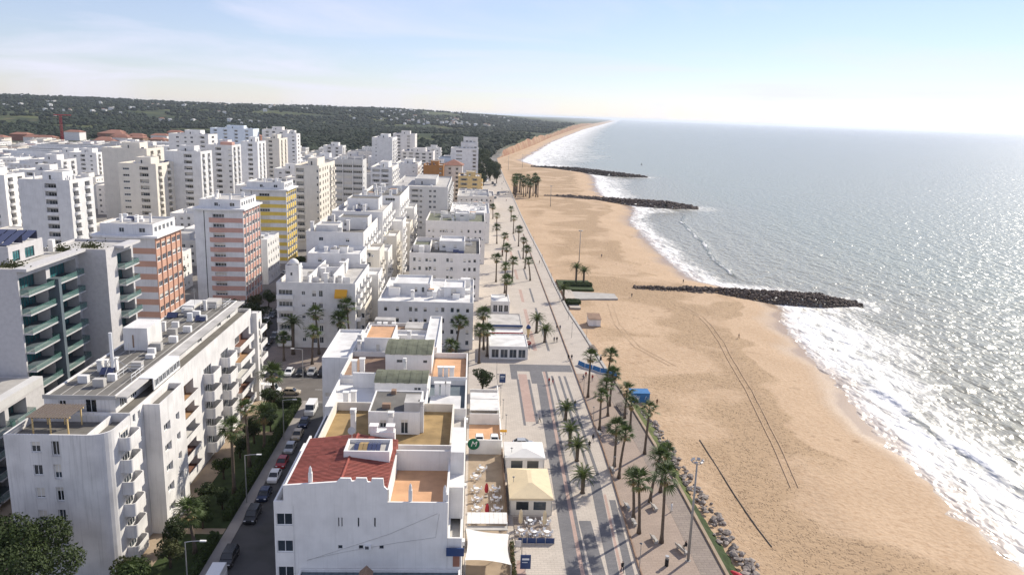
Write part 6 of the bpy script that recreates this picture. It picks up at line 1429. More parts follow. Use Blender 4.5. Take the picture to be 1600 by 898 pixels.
for i in range(26): person(r.uniform(6, 30), r.uniform(300, 950), *r.choice([('black', 'black'), ('navy', 'navy'), ('red', 'navy'), ('grey', 'black'), ('white', 'white')]), 'small distant figure on the far promenade', 'walk', r.uniform(0, 6.3))

# ------------------------------------------------------------------ street furniture
def lamp_mast(x, y, h, label, z=0):
    P = empty('lamp_mast', (x, y, z), label, 'lamp post', 'tall beach lamp masts'); mb = MB(); mb.tube([(0, 0, 0), (0, 0, h * .5), (0, 0, h)], [.22, .17, .11], 10); mb.build('pole', ['pole'], P, True)
    mb = MB(); mb.cyl(0, 0, 0, .1, .4, 12); mb.build('base', ['concrete'], P)
    mb = MB(); mb.tube([(.75 * math.cos(a), .75 * math.sin(a), h - .1) for a in [k * math.pi / 6 for k in range(13)]], .04, 5); mb.tube([(-.75, 0, h - .1), (.75, 0, h - .1)], .04, 5); mb.tube([(0, -.75, h - .1), (0, .75, h - .1)], .04, 5); mb.build('crown_ring', ['pole'], P)
    for k in range(6):
        a = k * math.pi / 3; mb = MB(); mb.box(-.22, .22, -.12, .12, -.16, .16); o = mb.build('floodlight', ['metal'], P, loc=(.8 * math.cos(a), .8 * math.sin(a), h + .12)); o.rotation_euler = (R(35), 0, a + R(90))
lamp_mast(33.2, 101.7, 16, 'tall grey lamp mast with a ring of floodlights nearest the boulders'); lamp_mast(49.2, 348, 14.5, 'lamp mast on the sand behind the beach lawn', -1.3); lamp_mast(56.6, 568, 15, 'lamp mast on the sand before the middle groyne', -1.3)
for i, (x, y, h) in enumerate([(40, 930, 16), (28, 1010, 16), (60, 980, 16)]): lamp_mast(x, y, h, 'distant lamp mast near the far groyne, ' + ORD[i], -.5)
LM = {}
def post_lamp(x, y, h, label, grp):
    if h not in LM:
        mb = MB(); mb.tube([(0, 0, 0), (0, 0, h)], [.065, .045], 7); hd = MB(); hd.cyl(0, 0, 0, .16, .06, 8, 0, .24); hd.cyl(0, 0, .16, .24, .26, 10, 0, .08); LM[h] = (mb.mesh('pole', ['pole']), hd.mesh('lamp_head', ['dark_frame']))
    P = empty('post_lamp', (x, y, .05), label, 'lamp post', grp); link('pole', LM[h][0], P); link('lamp_head', LM[h][1], P, (0, 0, h))
for i, (x, y) in enumerate([(25.1, 98.4), (26.3, 127), (26.2, 151), (26.8, 170), (29.9, 218.4), (34.2, 217.4), (31.3, 239), (30.8, 262), (30.6, 290), (30.4, 330), (30.2, 380)]): post_lamp(x, y, 4.6, 'thin promenade lamp post along the kerb, ' + ORD[i], 'thin lamp posts on the promenade')
for i, (x, y) in enumerate([(8.2, 101.0), (7.8, 119.5), (8.0, 131), (7.6, 147), (7.3, 155.5), (7.0, 163), (6.6, 172), (6.6, 181)]): post_lamp(x, y, 4.2, 'short lamp post beside the restaurant yards, ' + ORD[i], 'lamp posts beside the yards')
def street_lamp(x, y, h, label, side=1, z=.12):
    P = empty('street_lamp', (x, y, z), label, 'lamp post', 'curved street lamps'); mb = MB(); mb.tube([(0, 0, 0), (0, 0, h), ], [.11, .07], 8); mb.build('pole', ['metal'], P)
    mb = MB(); mb.tube([(0, 0, h - .02), (side * .8, 0, h + .12), (side * 2.0, 0, h + .2)], .05, 6); mb.build('arm', ['metal'], P); mb = MB(); mb.box(side * 1.9 if side > 0 else -2.7, side * 2.7 if side > 0 else -1.9, -.14, .14, h + .12, h + .26); mb.build('lamp_head', ['white_metal'], P)
street_lamp(-36.3, 117.8, 8.4, 'street lamp over the parked cars beside the tall garden palms'); street_lamp(-36.3, 91.5, 8.6, 'street lamp over the street at the bottom edge'); street_lamp(-36.3, 143, 8.2, 'street lamp over the parked cars near the far hedge'); street_lamp(-40.2, 178, 7.5, 'street lamp beside the small car park', -1); street_lamp(-53.0, 215, 7.5, 'street lamp on the back street corner', -1)
def bench(x, y, rz, label, grp='stone plaza benches', w_=1.9):
    P = empty('bench', (x, y, .05), label, 'bench', grp, rz)
    for s in (-1, 1): mb = MB(); mb.box(s * w_ * .38 - .12, s * w_ * .38 + .12, -.25, .25, 0, .38); mb.build('leg', ['concrete'], P)
    mb = MB(); mb.box(-w_ / 2, w_ / 2, -.32, .32, .382, .50); mb.build('seat', ['concrete'], P); mb = MB(); mb.quad((-w_ / 2, .24, .5), (w_ / 2, .24, .5), (w_ / 2, .42, .98), (-w_ / 2, .42, .98)); mb.quad((w_ / 2, .34, .5), (-w_ / 2, .34, .5), (-w_ / 2, .50, .98), (w_ / 2, .50, .98)); mb.quad((-w_ / 2, .42, .98), (w_ / 2, .42, .98), (w_ / 2, .5, .98), (-w_ / 2, .5, .98)); mb.build('backrest', ['concrete'], P)
for (x, y, rz, w_, lb) in [(29.3, 107.0, 100, 1.9, 'beside the palm at the plaza centre'), (32.9, 104.2, 110, 2.6, 'under the tall lamp mast, longest'), (27.1, 112.2, 95, 1.9, 'on the kerb behind the nearest kerb palm'), (27.0, 117.3, 95, 1.9, 'on the kerb opposite the date palms'), (31.6, 117.0, 100, 1.7, 'beside the pale statue-like figure'), (26.9, 131.0, 95, 2, 'on the kerb left of the palm pair'), (27.0, 147.7, 95, 2, 'on the kerb near the ramp'), (30.0, 144.0, 120, 1.6, 'in the plaza behind the palm pair')]:
    bench(x, y, R(rz), 'pale concrete bench ' + lb, w_=w_)
person(34.3, 116.2, 'white', 'white', 'person in white standing in the middle of the plaza', 'stand', R(40))
# long wooden recliner benches by the beach wall
for i, (x, y) in enumerate([(34.6, 206.5), (34.3, 161.5)]):
    P = empty('slatted_bench', (x, y, .05), ('long dark slatted bench facing the beach beside the white hut', 'long dark slatted bench near the blue painted cabin')[i], 'bench', 'slatted beach benches', R(5)); 
    for k in range(5): mb = MB(); mb.box(-.7 + .3 * k, -.46 + .3 * k, -3, 3, .42 + .09 * k, .47 + .09 * k); mb.build('slat', ['bench_slat'], P)
    for s in (-2.4, 0, 2.4): mb = MB(); mb.box(-.7, .75, s - .06, s + .06, 0, .40); mb.build('leg', ['concrete'], P)
# litter bins, totem
for (x, y, lb) in [(29.6, 100.3, 'dark litter bin at the bottom edge of the plaza'), (35.2, 197, 'dark litter bin beside the slatted bench')]:
    P = empty('litter_bin', (x, y, .05), lb, 'bin'); mb = MB(); mb.tube([(0, 0, 0), (0, 0, 1.1)], [.28, .3], 12); mb.build('body', ['black'], P); mb = MB(); mb.cyl(0, 0, 1.45, 1.62, .3, 12); mb.cyl(0, 0, 1.1, 1.45, .05, 6); mb.build('hood', ['metal'], P)
# blue wind-break fence and blue painted cabin
BF = empty('blue_fence', (28.5, 193, .05), 'low bright blue canvas fence behind the plaza palms', 'fence'); pts = [(28.5, 193.2), (30, 190.6), (31.8, 189.3), (33.5, 187.2), (35.2, 186.4), (37.2, 183.6)]
for k, (a, b_) in enumerate(zip(pts, pts[1:])):
    dx_, dy_ = b_[0] - a[0], b_[1] - a[1]; ln_ = math.hypot(dx_, dy_); mb = MB(); mb.box(0, ln_ - .08, -.03, .03, .05, 1.25); o = mb.build('panel', ['blue_paint'], BF, loc=(a[0] - 28.5, a[1] - 193, 0)); o.rotation_euler = (R(-14), 0, math.atan2(dy_, dx_))
    mb = MB(); mb.cyl(0, 0, 0, 1.4, .05, 6); mb.build('post', ['white_metal'], BF, loc=(a[0] - 28.5, a[1] - 193, 0))
BC = empty('painted_cabin', (40.6, 171.5, -1.3), 'bright blue painted cabin with white brush strokes at the beach ramp', 'cabin'); mb = MB(); mb.box(-2.4, 2.0, -1.6, 1.6, 0, 2.25); mb.build('wall', ['blue_paint'], BC); mb = MB(); mb.box(-2.5, 2.1, -1.7, 1.7, 2.252, 2.34); mb.build('roof', ['blue_paint'], BC)
mb = MB()
for (xa, za, xb, zb) in [(-2.1, .5, -1.2, 1.9), (-1.9, 1.9, -.6, .8), (-1.6, .4, -.4, 1.2), (-2.2, 1.2, -.3, 1.5), (.9, .8, 1.2, 1.6)]: mb.tube([(xa, -1.62, za), ((xa + xb) / 2, -1.62, (za + zb) / 2 + .15), (xb, -1.62, zb)], .05, 5)
mb.build('brush_strokes', ['frame'], BC)
# white beach hut
BH = empty('beach_hut', (39.6, 238, -1.4), 'small white beach hut with dark red roof on the sand', 'hut'); mb = MB(); mb.box(-1.9, 1.9, -1.6, 3.2, .25, 2.6); mb.build('wall', ['white'], BH); mb = MB(); mb.box(-2.1, 2.1, -1.8, 3.4, 0, .248); mb.build('deck', ['wood'], BH)
mb = MB(); mb.quad((-2.1, -1.9, 2.5), (2.1, -1.9, 2.5), (2.1, 3.5, 3.2), (-2.1, 3.5, 3.2)); mb.quad((-2.1, -1.9, 2.62), (2.1, -1.9, 2.62), (2.1, 3.5, 3.32), (-2.1, 3.5, 3.32)); mb.quad((-2.1, -1.9, 2.5), (2.1, -1.9, 2.5), (2.1, -1.9, 2.62), (-2.1, -1.9, 2.62)); mb.build('roof', ['roof_brown'], BH)
mb = MB(); mb.box(-.5, .5, -1.66, -1.61, .3, 2.2); mb.build('door', ['white2'], BH)

# ------------------------------------------------------------------ restaurant yards beside the promenade
def wall_thing(name, label, boxes, m='white', cat='wall'):
    P = empty(name, (0, 0, 0), label, cat)
    for b_ in boxes: mb = MB(); mb.box(*b_); mb.build('wall_panel', [m], P)
    return P
def txt(body, size, m, par, loc, rot):
    q_ = link('lettering', TXT[body], par, loc); q_.rotation_euler = rot; return q_
def marquee(label, x0, x1, y0, y1, eave, ridge, m, wm):
    P = empty('marquee', ((x0 + x1) / 2, (y0 + y1) / 2, .05), label, 'marquee'); a, b_ = (x1 - x0) / 2, (y1 - y0) / 2; r0, r1 = -b_ * .45, b_ * .45; mb = MB()
    mb.quad((-a - .2, -b_ - .2, eave), (a + .2, -b_ - .2, eave), (0 + a * .1, r0, ridge), (0 - a * .1, r0, ridge)); mb.quad((a + .2, -b_ - .2, eave), (a + .2, b_ + .2, eave), (a * .1, r1, ridge), (a * .1, r0, ridge)); mb.quad((a + .2, b_ + .2, eave), (-a - .2, b_ + .2, eave), (-a * .1, r1, ridge), (a * .1, r1, ridge)); mb.quad((-a - .2, b_ + .2, eave), (-a - .2, -b_ - .2, eave), (-a * .1, r0, ridge), (-a * .1, r1, ridge)); mb.quad((-a * .1, r0, ridge), (a * .1, r0, ridge), (a * .1, r1, ridge), (-a * .1, r1, ridge)); mb.build('canvas_roof', [m], P)
    mb = MB(); e = eave; v = .32
    for p, q_ in (((-a - .2, -b_ - .2), (a + .2, -b_ - .2)), ((a + .2, -b_ - .2), (a + .2, b_ + .2)), ((a + .2, b_ + .2), (-a - .2, b_ + .2)), ((-a - .2, b_ + .2), (-a - .2, -b_ - .2))): mb.quad((*p, e - v), (*q_, e - v), (*q_, e - .004), (*p, e - .004))
    mb.build('valance', [m], P)
    mb = MB(); H_ = eave - v
    for (u0, u1) in ((-a, -a * .72), (-a * .12, a * .12), (a * .72, a)): mb.box(u0, u1, -b_, -b_ + .08, 0, H_)
    for (u0, u1) in ((-a * .72, -a * .12), (a * .12, a * .72)): mb.box(u0, u1, -b_, -b_ + .08, 0, .95); mb.box(u0, u1, -b_, -b_ + .08, H_ - .35, H_)
    mb.build('front_wall', [wm], P)
    for (u0, u1) in ((-a * .72, -a * .12), (a * .12, a * .72)): mb = MB(); mb.box(u0, u1, -b_ + .03, -b_ + .05, .95, H_ - .35); mb.build('window', ['glass'], P)
    n_ = 4
    for k in range(n_):
        y_ = -b_ + .1 + (2 * b_ - .2) * k / n_; L_ = (2 * b_ - .2) / n_
        for s in (-1, 1): mb = MB(); mb.box(s * a - .04, s * a + .04, y_ + .06, y_ + L_ - .06, .9, H_ - .3); mb.build('window', ['pvc'], P); mb = MB(); mb.box(s * a - .05, s * a + .05, y_, y_ + L_, 0, .89); mb.build('side_wall', [wm], P)
    for s in (-1, 1):
        for k in range(5): mb = MB(); yy2 = -b_ + .06 + (2 * b_ - .12) * k / 4; mb.box(s * a - .06, s * a + .06, yy2 - .06, yy2 + .06, 0, H_ + .3); mb.build('post', ['white_metal'], P)
    mb = MB(); mb.box(-a, a, b_ - .05, b_, 0, H_); mb.build('back_wall', [wm], P)
marquee('cream canvas marquee restaurant on the promenade', 7.1, 13.9, 114.6, 125.2, 3.1, 4.3, 'canvas_cream', 'cream'); marquee('white canvas marquee behind the cream one', 6.9, 13.9, 129.6, 136.2, 3.2, 4.1, 'canvas_white', 'white')
sheet('yard_paving', rect(.1, 6.4, 84, 138), .064, 'pave_tan', thick=.05); sheet('terrace_deck', rect(7.6, 13.4, 106.2, 113.8), .16, 'plazabrown', thick=.12); sheet('yard_paving', rect(.1, 6.4, 139, 152), .064, 'roof_orange', thick=.05); sheet('yard_lawn', rect(.4, 4.6, 167, 172), .09, 'lawn', thick=.06)
def chair_table_sets():
    ch = MB(); ch.box(-.22, .22, -.22, .22, .42, .46); ch.box(-.22, .22, .2, .24, .46, .86)
    lg = MB(); lg.box(-.02, .02, -.02, .02, 0, .42)
    tb = MB(); tb.cyl(0, 0, .70, .74, .42, 12); tp = MB(); tp.cyl(0, 0, .0, .70, .05, 6); tp.cyl(0, 0, 0, .04, .22, 8)
    return ch.mesh('seat', ['plastic_white']), lg.mesh('leg', ['plastic_white']), tb.mesh('table_top', ['plastic_white']), tp.mesh('pedestal', ['plastic_white'])
CHM = chair_table_sets(); tcount = 0
def table_set(x, y, where, z=.07):
    T_ = empty('cafe_table', (x, y, z), 'round white table ' + where, 'table', 'white terrace tables'); link('table_top', CHM[2], T_); link('pedestal', CHM[3], T_)
    for k in range(4):
        a = k * math.pi / 2 + .4; C = empty('cafe_chair', (x + .75 * math.cos(a), y + .75 * math.sin(a), z), 'white plastic chair at the table ' + where, 'chair', 'chairs at the table ' + where, a - math.pi / 2); link('seat', CHM[0], C)
        for sx in (-.19, .19):
            for sy in (-.19, .19): link('leg', CHM[1], C, (sx, sy, 0))
for i, (x, y) in enumerate([(1.7, 112.6), (1.7, 115.8), (1.7, 119), (1.6, 122.4), (5.0, 112.6), (5.0, 115.6), (4.9, 119.2), (4.8, 122.6), (1.5, 127.2), (2.6, 130.4)]): table_set(x, y, ('on the left' if x < 3 else 'on the right') + ' of the walled yard, ' + ORD[i % 4 if i < 8 else i - 4] + ' row')
for i, (x, y, w_) in enumerate([(10.2, 111.6, 'on the marquee deck, rear middle'), (12.6, 111.6, 'on the marquee deck, rear right'), (8.6, 108.6, 'on the marquee deck, front left'), (10.6, 108.2, 'on the marquee deck, front middle'), (12.6, 108.2, 'on the marquee deck, front right')]): table_set(x, y, w_, .165)
def closed_parasol(x, y, h, m, label, grp):
    P = empty('closed_parasol', (x, y, .16), label, 'parasol', grp); mb = MB(); mb.cyl(0, 0, 0, .1, .3, 10); mb.build('foot', ['concrete'], P); mb = MB(); mb.cyl(0, 0, .1, h, .035, 6); mb.build('pole', ['metal'], P)
    mb = MB(); n_ = 14; prof = [(.8, .22), (1.3, .30), (h - .5, .22), (h - .1, .06)]
    for i in range(n_):
        a, b_ = 2 * math.pi * i / n_, 2 * math.pi * (i + 1) / n_; fa, fb = 1 + .25 * (i % 2), 1 + .25 * ((i + 1) % 2)
        for (z0, r0), (z1, r1) in zip(prof, prof[1:]): mb.quad((r0 * fa * math.cos(a), r0 * fa * math.sin(a), z0), (r0 * fb * math.cos(b_), r0 * fb * math.sin(b_), z0), (r1 * fb * math.cos(b_), r1 * fb * math.sin(b_), z1), (r1 * fa * math.cos(a), r1 * fa * math.sin(a), z1))
    mb.build('canopy', [m], P)
closed_parasol(3.3, 113.6, 2.6, 'red_cloth', 'closed dark red parasol in the walled yard, nearer one', 'closed red parasols'); closed_parasol(3.3, 120.6, 2.6, 'red_cloth', 'closed dark red parasol in the walled yard, farther one', 'closed red parasols')
closed_parasol(8.6, 110.6, 3.2, 'canvas_cream', 'closed cream parasol on the marquee deck, left', 'closed cream parasols'); closed_parasol(12.4, 110.4, 3.2, 'canvas_cream', 'closed cream parasol on the marquee deck, right', 'closed cream parasols')
P = empty('terrace_fence', (7.6, 106, .05), 'low dark glass fence along the front of the marquee deck', 'fence')
for k in range(4): mb = MB(); mb.box(.4 + 1.4 * k, 1.74 + 1.4 * k, 0, .06, .05, .95); mb.build('panel', ['navy'], P)
for k in range(5): mb = MB(); mb.box(.3 + 1.4 * k, .38 + 1.4 * k, -.02, .08, 0, 1.05); mb.build('post', ['metal'], P)
# yard walls and roofs
wall_thing('yard_wall', 'white wall carrying the round green sign', [(.1, 6.4, 137.6, 137.9, .05, 3.0)], 'white'); wall_thing('yard_wall', 'low white walls around the walled parking yard', [(.1, 6.4, 152.3, 152.6, .05, 2.4), (6.4, 6.65, 138, 152.6, .05, 1.4)], 'white')
wall_thing('yard_wall', 'brown fence between the restaurant yard and the marquee', [(6.42, 6.6, 110.4, 137.5, .05, 1.3)], 'wood', 'fence'); wall_thing('yard_wall', 'long low wall along the far yards', [(6.4, 6.65, 152.62, 172.4, .05, 1.6), (.1, 6.4, 159.6, 159.85, .05, 2.6), (.1, 6.4, 166.3, 166.6, .05, 2.6)], 'white')
SG = empty('round_sign', (1.0, 137.4, 2.2), 'round dark green sign with a white letter on the yard wall', 'sign'); mb = MB(); mb.tube([(0, .1, 0), (0, 0, 0)], 1.15, 28); mb.build('disc', ['green_sign'], SG); txt('M', 1.5, 'frame', SG, (0, -.02, .0), (R(90), 0, 0))
AW = empty('patio_roof', (3.2, 108.6, .05), 'white ribbed patio roof before the restaurant yard', 'roof'); 
for k in range(9): mb = MB(); mb.box(-3.1 + .69 * k, -3.1 + .69 * k + .66, -1.5, 1.5, 2.9, 2.98); o = mb.build('roof_panel', ['roof_white'], AW); o.rotation_euler = (R(4), 0, 0)
for x in (-3, 3.1):
    for y in (-1.3, 1.3): mb = MB(); mb.box(x - .05, x + .05, y - .05, y + .05, 0, 2.85); mb.build('post', ['white_metal'], AW)
mb = MB(); mb.box(-3.1, 3.1, -2.8, -1.6, 2.3, 2.42); mb.build('gutter_roof', ['roof_light'], AW)
for i, (y0, y1, z) in enumerate([(153.0, 159.4, 2.9), (160.0, 166.2, 2.8)]):
    P = empty('patio_roof', (3.2, (y0 + y1) / 2, .05), ('white patio roof behind the parked white cars', 'pale patio roof before the garden tree')[i], 'roof'); mb = MB(); mb.box(-3.0, 3.1, (y0 - y1) / 2, (y1 - y0) / 2 - 2.4 * i, z - .1, z); mb.build('roof_panel', ['roof_white'], P)
    for x in (-2.8, 2.9):
        for y in ((y0 - y1) / 2 + .2, (y1 - y0) / 2 - 2.6 * i - .2): mb = MB(); mb.box(x - .06, x + .06, y - .06, y + .06, 0, z - .1); mb.build('post', ['white_metal'], P)
SL = empty('shade_sail', (3.1, 100.3, .05), 'large white shade sail over the nearest terrace', 'shade sail'); mb = MB(); n_ = 10; c4 = [(-3.2, -3.4, 2.9), (3.3, -4.4, 2.8), (3.3, 3.1, 3.2), (-3.2, 4.4, 3.3)]
def sp(u, v):
    a, b_, c, d = [Vector(q_) for q_ in c4]; p = (a * (1 - u) + b_ * u) * (1 - v) + (d * (1 - u) + c * u) * v; cx_ = u * (1 - u) * 4; cy_ = v * (1 - v) * 4
    p.z -= .35 * cx_ * cy_; p.y += (.5 * cx_ * (1 - v) - .4 * cx_ * v); p.x += .35 * cy_ * (1 - u) - .35 * cy_ * u; return p
for i in range(n_):
    for j in range(n_): mb.quad(sp(i / n_, j / n_), sp((i + 1) / n_, j / n_), sp((i + 1) / n_, (j + 1) / n_), sp(i / n_, (j + 1) / n_))
mb.build('canvas', ['canvas_white'], SL, True)
for q_ in c4: mb = MB(); mb.cyl(q_[0], q_[1], 0, q_[2] + .15, .06, 7); mb.build('post', ['metal'], SL)
P = empty('planter', (6.9, 99.5, .05), 'planter with climbing green plants beside the shade sail', 'planter'); mb = MB(); mb.box(-.25, .25, -7, 6, 0, .6); mb.build('box', ['wood'], P)
link('foliage', leaf_cloud([(0, y_, 1.0 + .4 * math.sin(y_ * 2), .35, .7, .75) for y_ in (-6, -4.5, -3, -1.5, 0, 1.6, 3.2, 4.8)], 900, .14, 5, 'leaf_olive'), P)
P = empty('terrace_counter', (3.0, 94.2, .05), 'dark bar counters under the shade sail', 'counter'); mb = MB(); mb.box(-2.6, 2.6, -.4, .4, 0, 1.0); mb.build('base', ['black'], P); mb = MB(); mb.box(-2.7, 2.7, -.5, .5, 1.002, 1.06); mb.build('top', ['roof_light'], P)
for i, (x, y, lb) in enumerate([(8.6, 98.6, 'navy blue information panel at the bottom edge'), (7.9, 177, 'navy blue banner panel beside the far yards')]):
    P = empty('info_panel', (x, y, .05), lb, 'sign'); mb = MB(); mb.box(-.75, .75, -.06, .06, .5, 2.7); mb.build('panel', ['navy'], P); mb = MB(); mb.box(-.05, .05, .065, .14, 0, 2.9); mb.build('post', ['metal'], P); mb = MB(); mb.box(-.5, .5, -.07, -.062, 1.9, 2.2); mb.box(-.5, .3, -.07, -.062, 1.5, 1.6); mb.build('print', ['pale_blue'], P)
P = empty('menu_board', (7.9, 104.4, .05), 'small framed menu board on two legs near the shade sail', 'sign'); mb = MB(); mb.box(-.45, .45, -.04, .04, .5, 1.5); mb.build('board', ['rose_white'], P)
for s in (-.4, .4): mb = MB(); mb.box(s - .03, s + .03, .05, .1, 0, 1.5); mb.build('leg', ['wood'], P)
P = empty('sign_board', (7.0, 144.6, .05), 'small yellow sign board at the parking yard gate', 'sign'); mb = MB(); mb.box(-.7, .7, -.05, .05, 1.6, 2.1); mb.build('board', ['awning_orange'], P); mb = MB(); mb.cyl(0, .1, 0, 2.1, .05, 6); mb.build('post', ['metal'], P)
# farther restaurants and the giant ice cream cone
K1 = bld('seafront_cafe', 'white flat-roofed glazed cafe beside the promenade palms', 4.5, 16, 196, 210); vol(K1, 5.0, 15.4, 197, 209, .05, 3.6, 'white', {'S': [(.6 + 2.4 * k, 2.6 + 2.4 * k, .3, 2.7, 'w', {'sh': 0}) for k in range(4)], 'E': [(.8 + 2.8 * k, 3.2 + 2.8 * k, .3, 2.7, 'w', {'sh': 0}) for k in range(4)]}, ph=.2, roof='roof_white')
K2 = bld('seafront_cafe', 'cafe with dark fascia and red awning behind the white cafe', 4.5, 17, 214, 232); vol(K2, 5.0, 15.0, 218, 231, .05, 3.8, 'roof_light', {'S': [(.6 + 3.1 * k, 3.2 + 3.1 * k, .3, 2.6, 'w', {'sh': 0}) for k in range(3)], 'E': [(.8 + 3 * k, 3.2 + 3 * k, .3, 2.7, 'w', {'sh': 0}) for k in range(4)]}, ph=.15, roof='roof_light')
mb = MB(); mb.box(5.0, 15.2, 217.8, 217.98, 3.2, 3.8); mb.build('fascia', ['navy'], K2); mb = MB(); mb.quad((5, 215.0, 2.3), (15.2, 215.0, 2.3), (15.2, 217.78, 2.78), (5, 217.78, 2.78)); mb.quad((5, 215, 2.0), (15.2, 215, 2.0), (15.2, 215, 2.3), (5, 215, 2.3), 1); mb.build('awning', ['canvas_white', 'red_cloth'], K2)
K3 = bld('seafront_cafe', 'small white canopy cafe farther along the promenade', 6, 13, 243, 256); vol(K3, 6.5, 12.5, 246, 256, .05, 4.0, 'white', {'S': [(.6 + 1.8 * k, 2.0 + 1.8 * k, .3, 2.7, 'w', {'sh': 0}) for k in range(3)]}, ph=.2, roof='roof_white')
IC = empty('ice_cream_statue', (16.8, 216.5, .05), 'giant ice cream cone statue beside the cafe with red awning', 'statue'); mb = MB(); mb.cyl(0, 0, 0, .3, .5, 14); mb.build('base', ['concrete'], IC); mb = MB(); mb.tube([(0, 0, .3), (0, 0, 3.2)], [.12, .62], 16); mb.build('cone', ['ochre'], IC, True); mb = MB(); mb.tube([(0, 0, 3.15), (0, 0, 3.4), (0, 0, 3.8), (0, 0, 4.2), (0, 0, 4.4)], [.66, .72, .62, .36, .05], 16); mb.build('ice_cream', ['navy'], IC, True)
P = empty('flower_display', (16.4, 208.5, .05), 'red flower display beside the white cafe', 'planter'); mb = MB(); mb.cyl(0, 0, 0, .6, .6, 12); mb.build('pot', ['concrete'], P); link('blooms', leaf_cloud([(0, 0, 1.1, .8, .8, .7)], 260, .15, 8, 'red_cloth'), P)
# ------------------------------------------------------------------ the rest of the town, hills, far things
def free(x0, x1, y0, y1, g=2.5): return not any(x0 - g < b[1] and x1 + g > b[0] and y0 - g < b[3] and y1 + g > b[2] for b in OCC)
def proj(x, y, z):
    d = Vector((x, y, z - CAM_H)); w_ = d.dot(Fv); return (800 + F_PX * d.dot(Rv) / w_, 449 - F_PX * d.dot(Uv) / w_) if w_ > 1 else (-9999, 0)
r = random.Random(101); cnt = 0
ANCH = [(-89, 195, 'the orange striped block'), (-82, 255, 'the salmon pink striped block'), (-86, 325, 'the yellow striped block'), (-160, 300, 'the pale blue-grey tower'), (-205, 340, 'the tower cropped by the left edge'), (-160, 380, 'the cream tower'), (-147, 400, 'the loggia tower'), (-145, 455, 'the salmon topped tower'), (-76, 370, 'the latticed tower'), (-68, 425, 'the gridded grey slab'), (-202, 565, 'the broad distant tower'), (-57, 500, 'the balcony block'), (-152, 650, 'the last tower of the row'), (-220, 725, 'the pale blue hotel'), (-400, 800, 'the long dark-roofed sheds'), (-77, 670, 'the blank-ended slab'), (-67, 750, 'the stepped hotel tower')]
LBL = {}
def town_label(x, y, fl, wl, rf_):
    ax, ay, nm = min(ANCH, key=lambda a: math.hypot(a[0] - x, a[1] - y)); dx_, dy_ = x - ax, y - ay
    rel = ('behind' if dy_ > 0 else 'in front of') if abs(dy_) > abs(dx_) else ('left of' if dx_ < 0 else 'right of')
    return '%s-storey %s house with %s roof %s %s' % ({2: 'two', 3: 'three', 4: 'four', 5: 'five'}[fl], {'white': 'white', 'white2': 'greyish', 'cream': 'cream', 'rose_white': 'warm white', 'grey_wall': 'grey'}[wl], {'roof_light': 'pale grey', 'roof_grey': 'dark grey', 'roof_white': 'white', 'terracotta': 'red', 'roof_brown': 'brown'}[rf_], rel, nm)
WALLS = ['white', 'white2', 'cream', 'rose_white', 'white', 'grey_wall']; ROOFS = ['roof_light', 'roof_grey', 'roof_white', 'terracotta', 'roof_brown']
ADJ = ['plain', 'square', 'narrow', 'broad', 'stepped']
yy_ = 190.
while yy_ < 1120:
    D_ = r.uniform(13, 20) * (1 + yy_ / 1500); xx = -75.
    while xx > -620:
        W_ = r.uniform(11, 22) * (1 + yy_ / 1800); x0, x1 = xx - W_, xx; y0, y1 = yy_ + r.uniform(0, 2), yy_ + D_ - 3; xx -= W_ + r.choice((.6, 2, 2, 7))
        px, py = proj((x0 + x1) / 2, y0, 8)
        if px < -60 or r.random() < .05 or not free(x0, x1, y0, y1) or -65 < x0 < -54 or -65 < x1 < -54: continue
        if yy_ < 240 and x1 > -100: continue
        fl = r.choice((4, 4, 5, 5, 3)) if (300 < yy_ < 760 and x1 < -165) else r.choice((2, 3, 3, 4, 4, 5)) if yy_ < 800 else r.choice((2, 3, 3, 4)); h = fl * 3.1 + 1.2
        if x0 < -250 and yy_ > 640: h = min(h, 11)
        cnt += 1; wl = r.choice(WALLS); far = yy_ > 560
        rf_ = r.choice(ROOFS[:3]) if not (yy_ > 760 and x0 < -220) else r.choice(ROOFS)
        B = bld('town_house', town_label((x0 + x1) / 2, y0, fl, wl, rf_), x0, x1, y0, y1, 'building', 'low town houses among the towers')
        S = [win(u, 1.2 + 3.1 * k, 1.3, 1.4) for u in np.arange(1.4, W_ - 2, 3.2) for k in range(fl)]; E_ = [win(u, 1.2 + 3.1 * k, 1.3, 1.4) for u in np.arange(1.4, y1 - y0 - 2, 3.4) for k in range(fl)]
        if far:   # windows are a pixel or two: openings cut in the wall, dark inside, without separate sashes
            S = [(o[0], o[0] + 1.8, o[2], o[3] + .2, 'w', {'dp': .35}) for o in S]; E_ = [(o[0], o[0] + 1.8, o[2], o[3] + .2, 'w', {'dp': .35}) for o in E_]
        vol(B, x0, x1, y0, y1, 0, h, wl, {'S': S, 'E': E_}, ph=.8, roof=rf_, wins=not far)
        if r.random() < .5: vol(B, x0 + W_ * .3, x0 + W_ * .65, y0 + 2, y0 + (y1 - y0) * .6, h - .8, h + 2.2, wl, {}, ph=.2, roof=rf_, name='stair_head')
        if not far: clutter(B, x0 + .5, x1 - .5, y0 + .5, y1 - .5, h - .8, 3, cnt, wl)
        else:
            for k in range(2): chimney(B, r.uniform(x0 + 1, x1 - 1), r.uniform(y0 + 1, y1 - 1), h - .8, 2, .9, 0, wl)
        if r.random() < .22: tree(x0 - 1.2, y0 - 2.5, r.randrange(4), 'tree squeezed between low town houses', 'trees between the town houses', r.uniform(.6, 1.0))
    yy_ += D_ + r.choice((1, 5, 9))
MATS['inner_dark'] = MATS['glass']
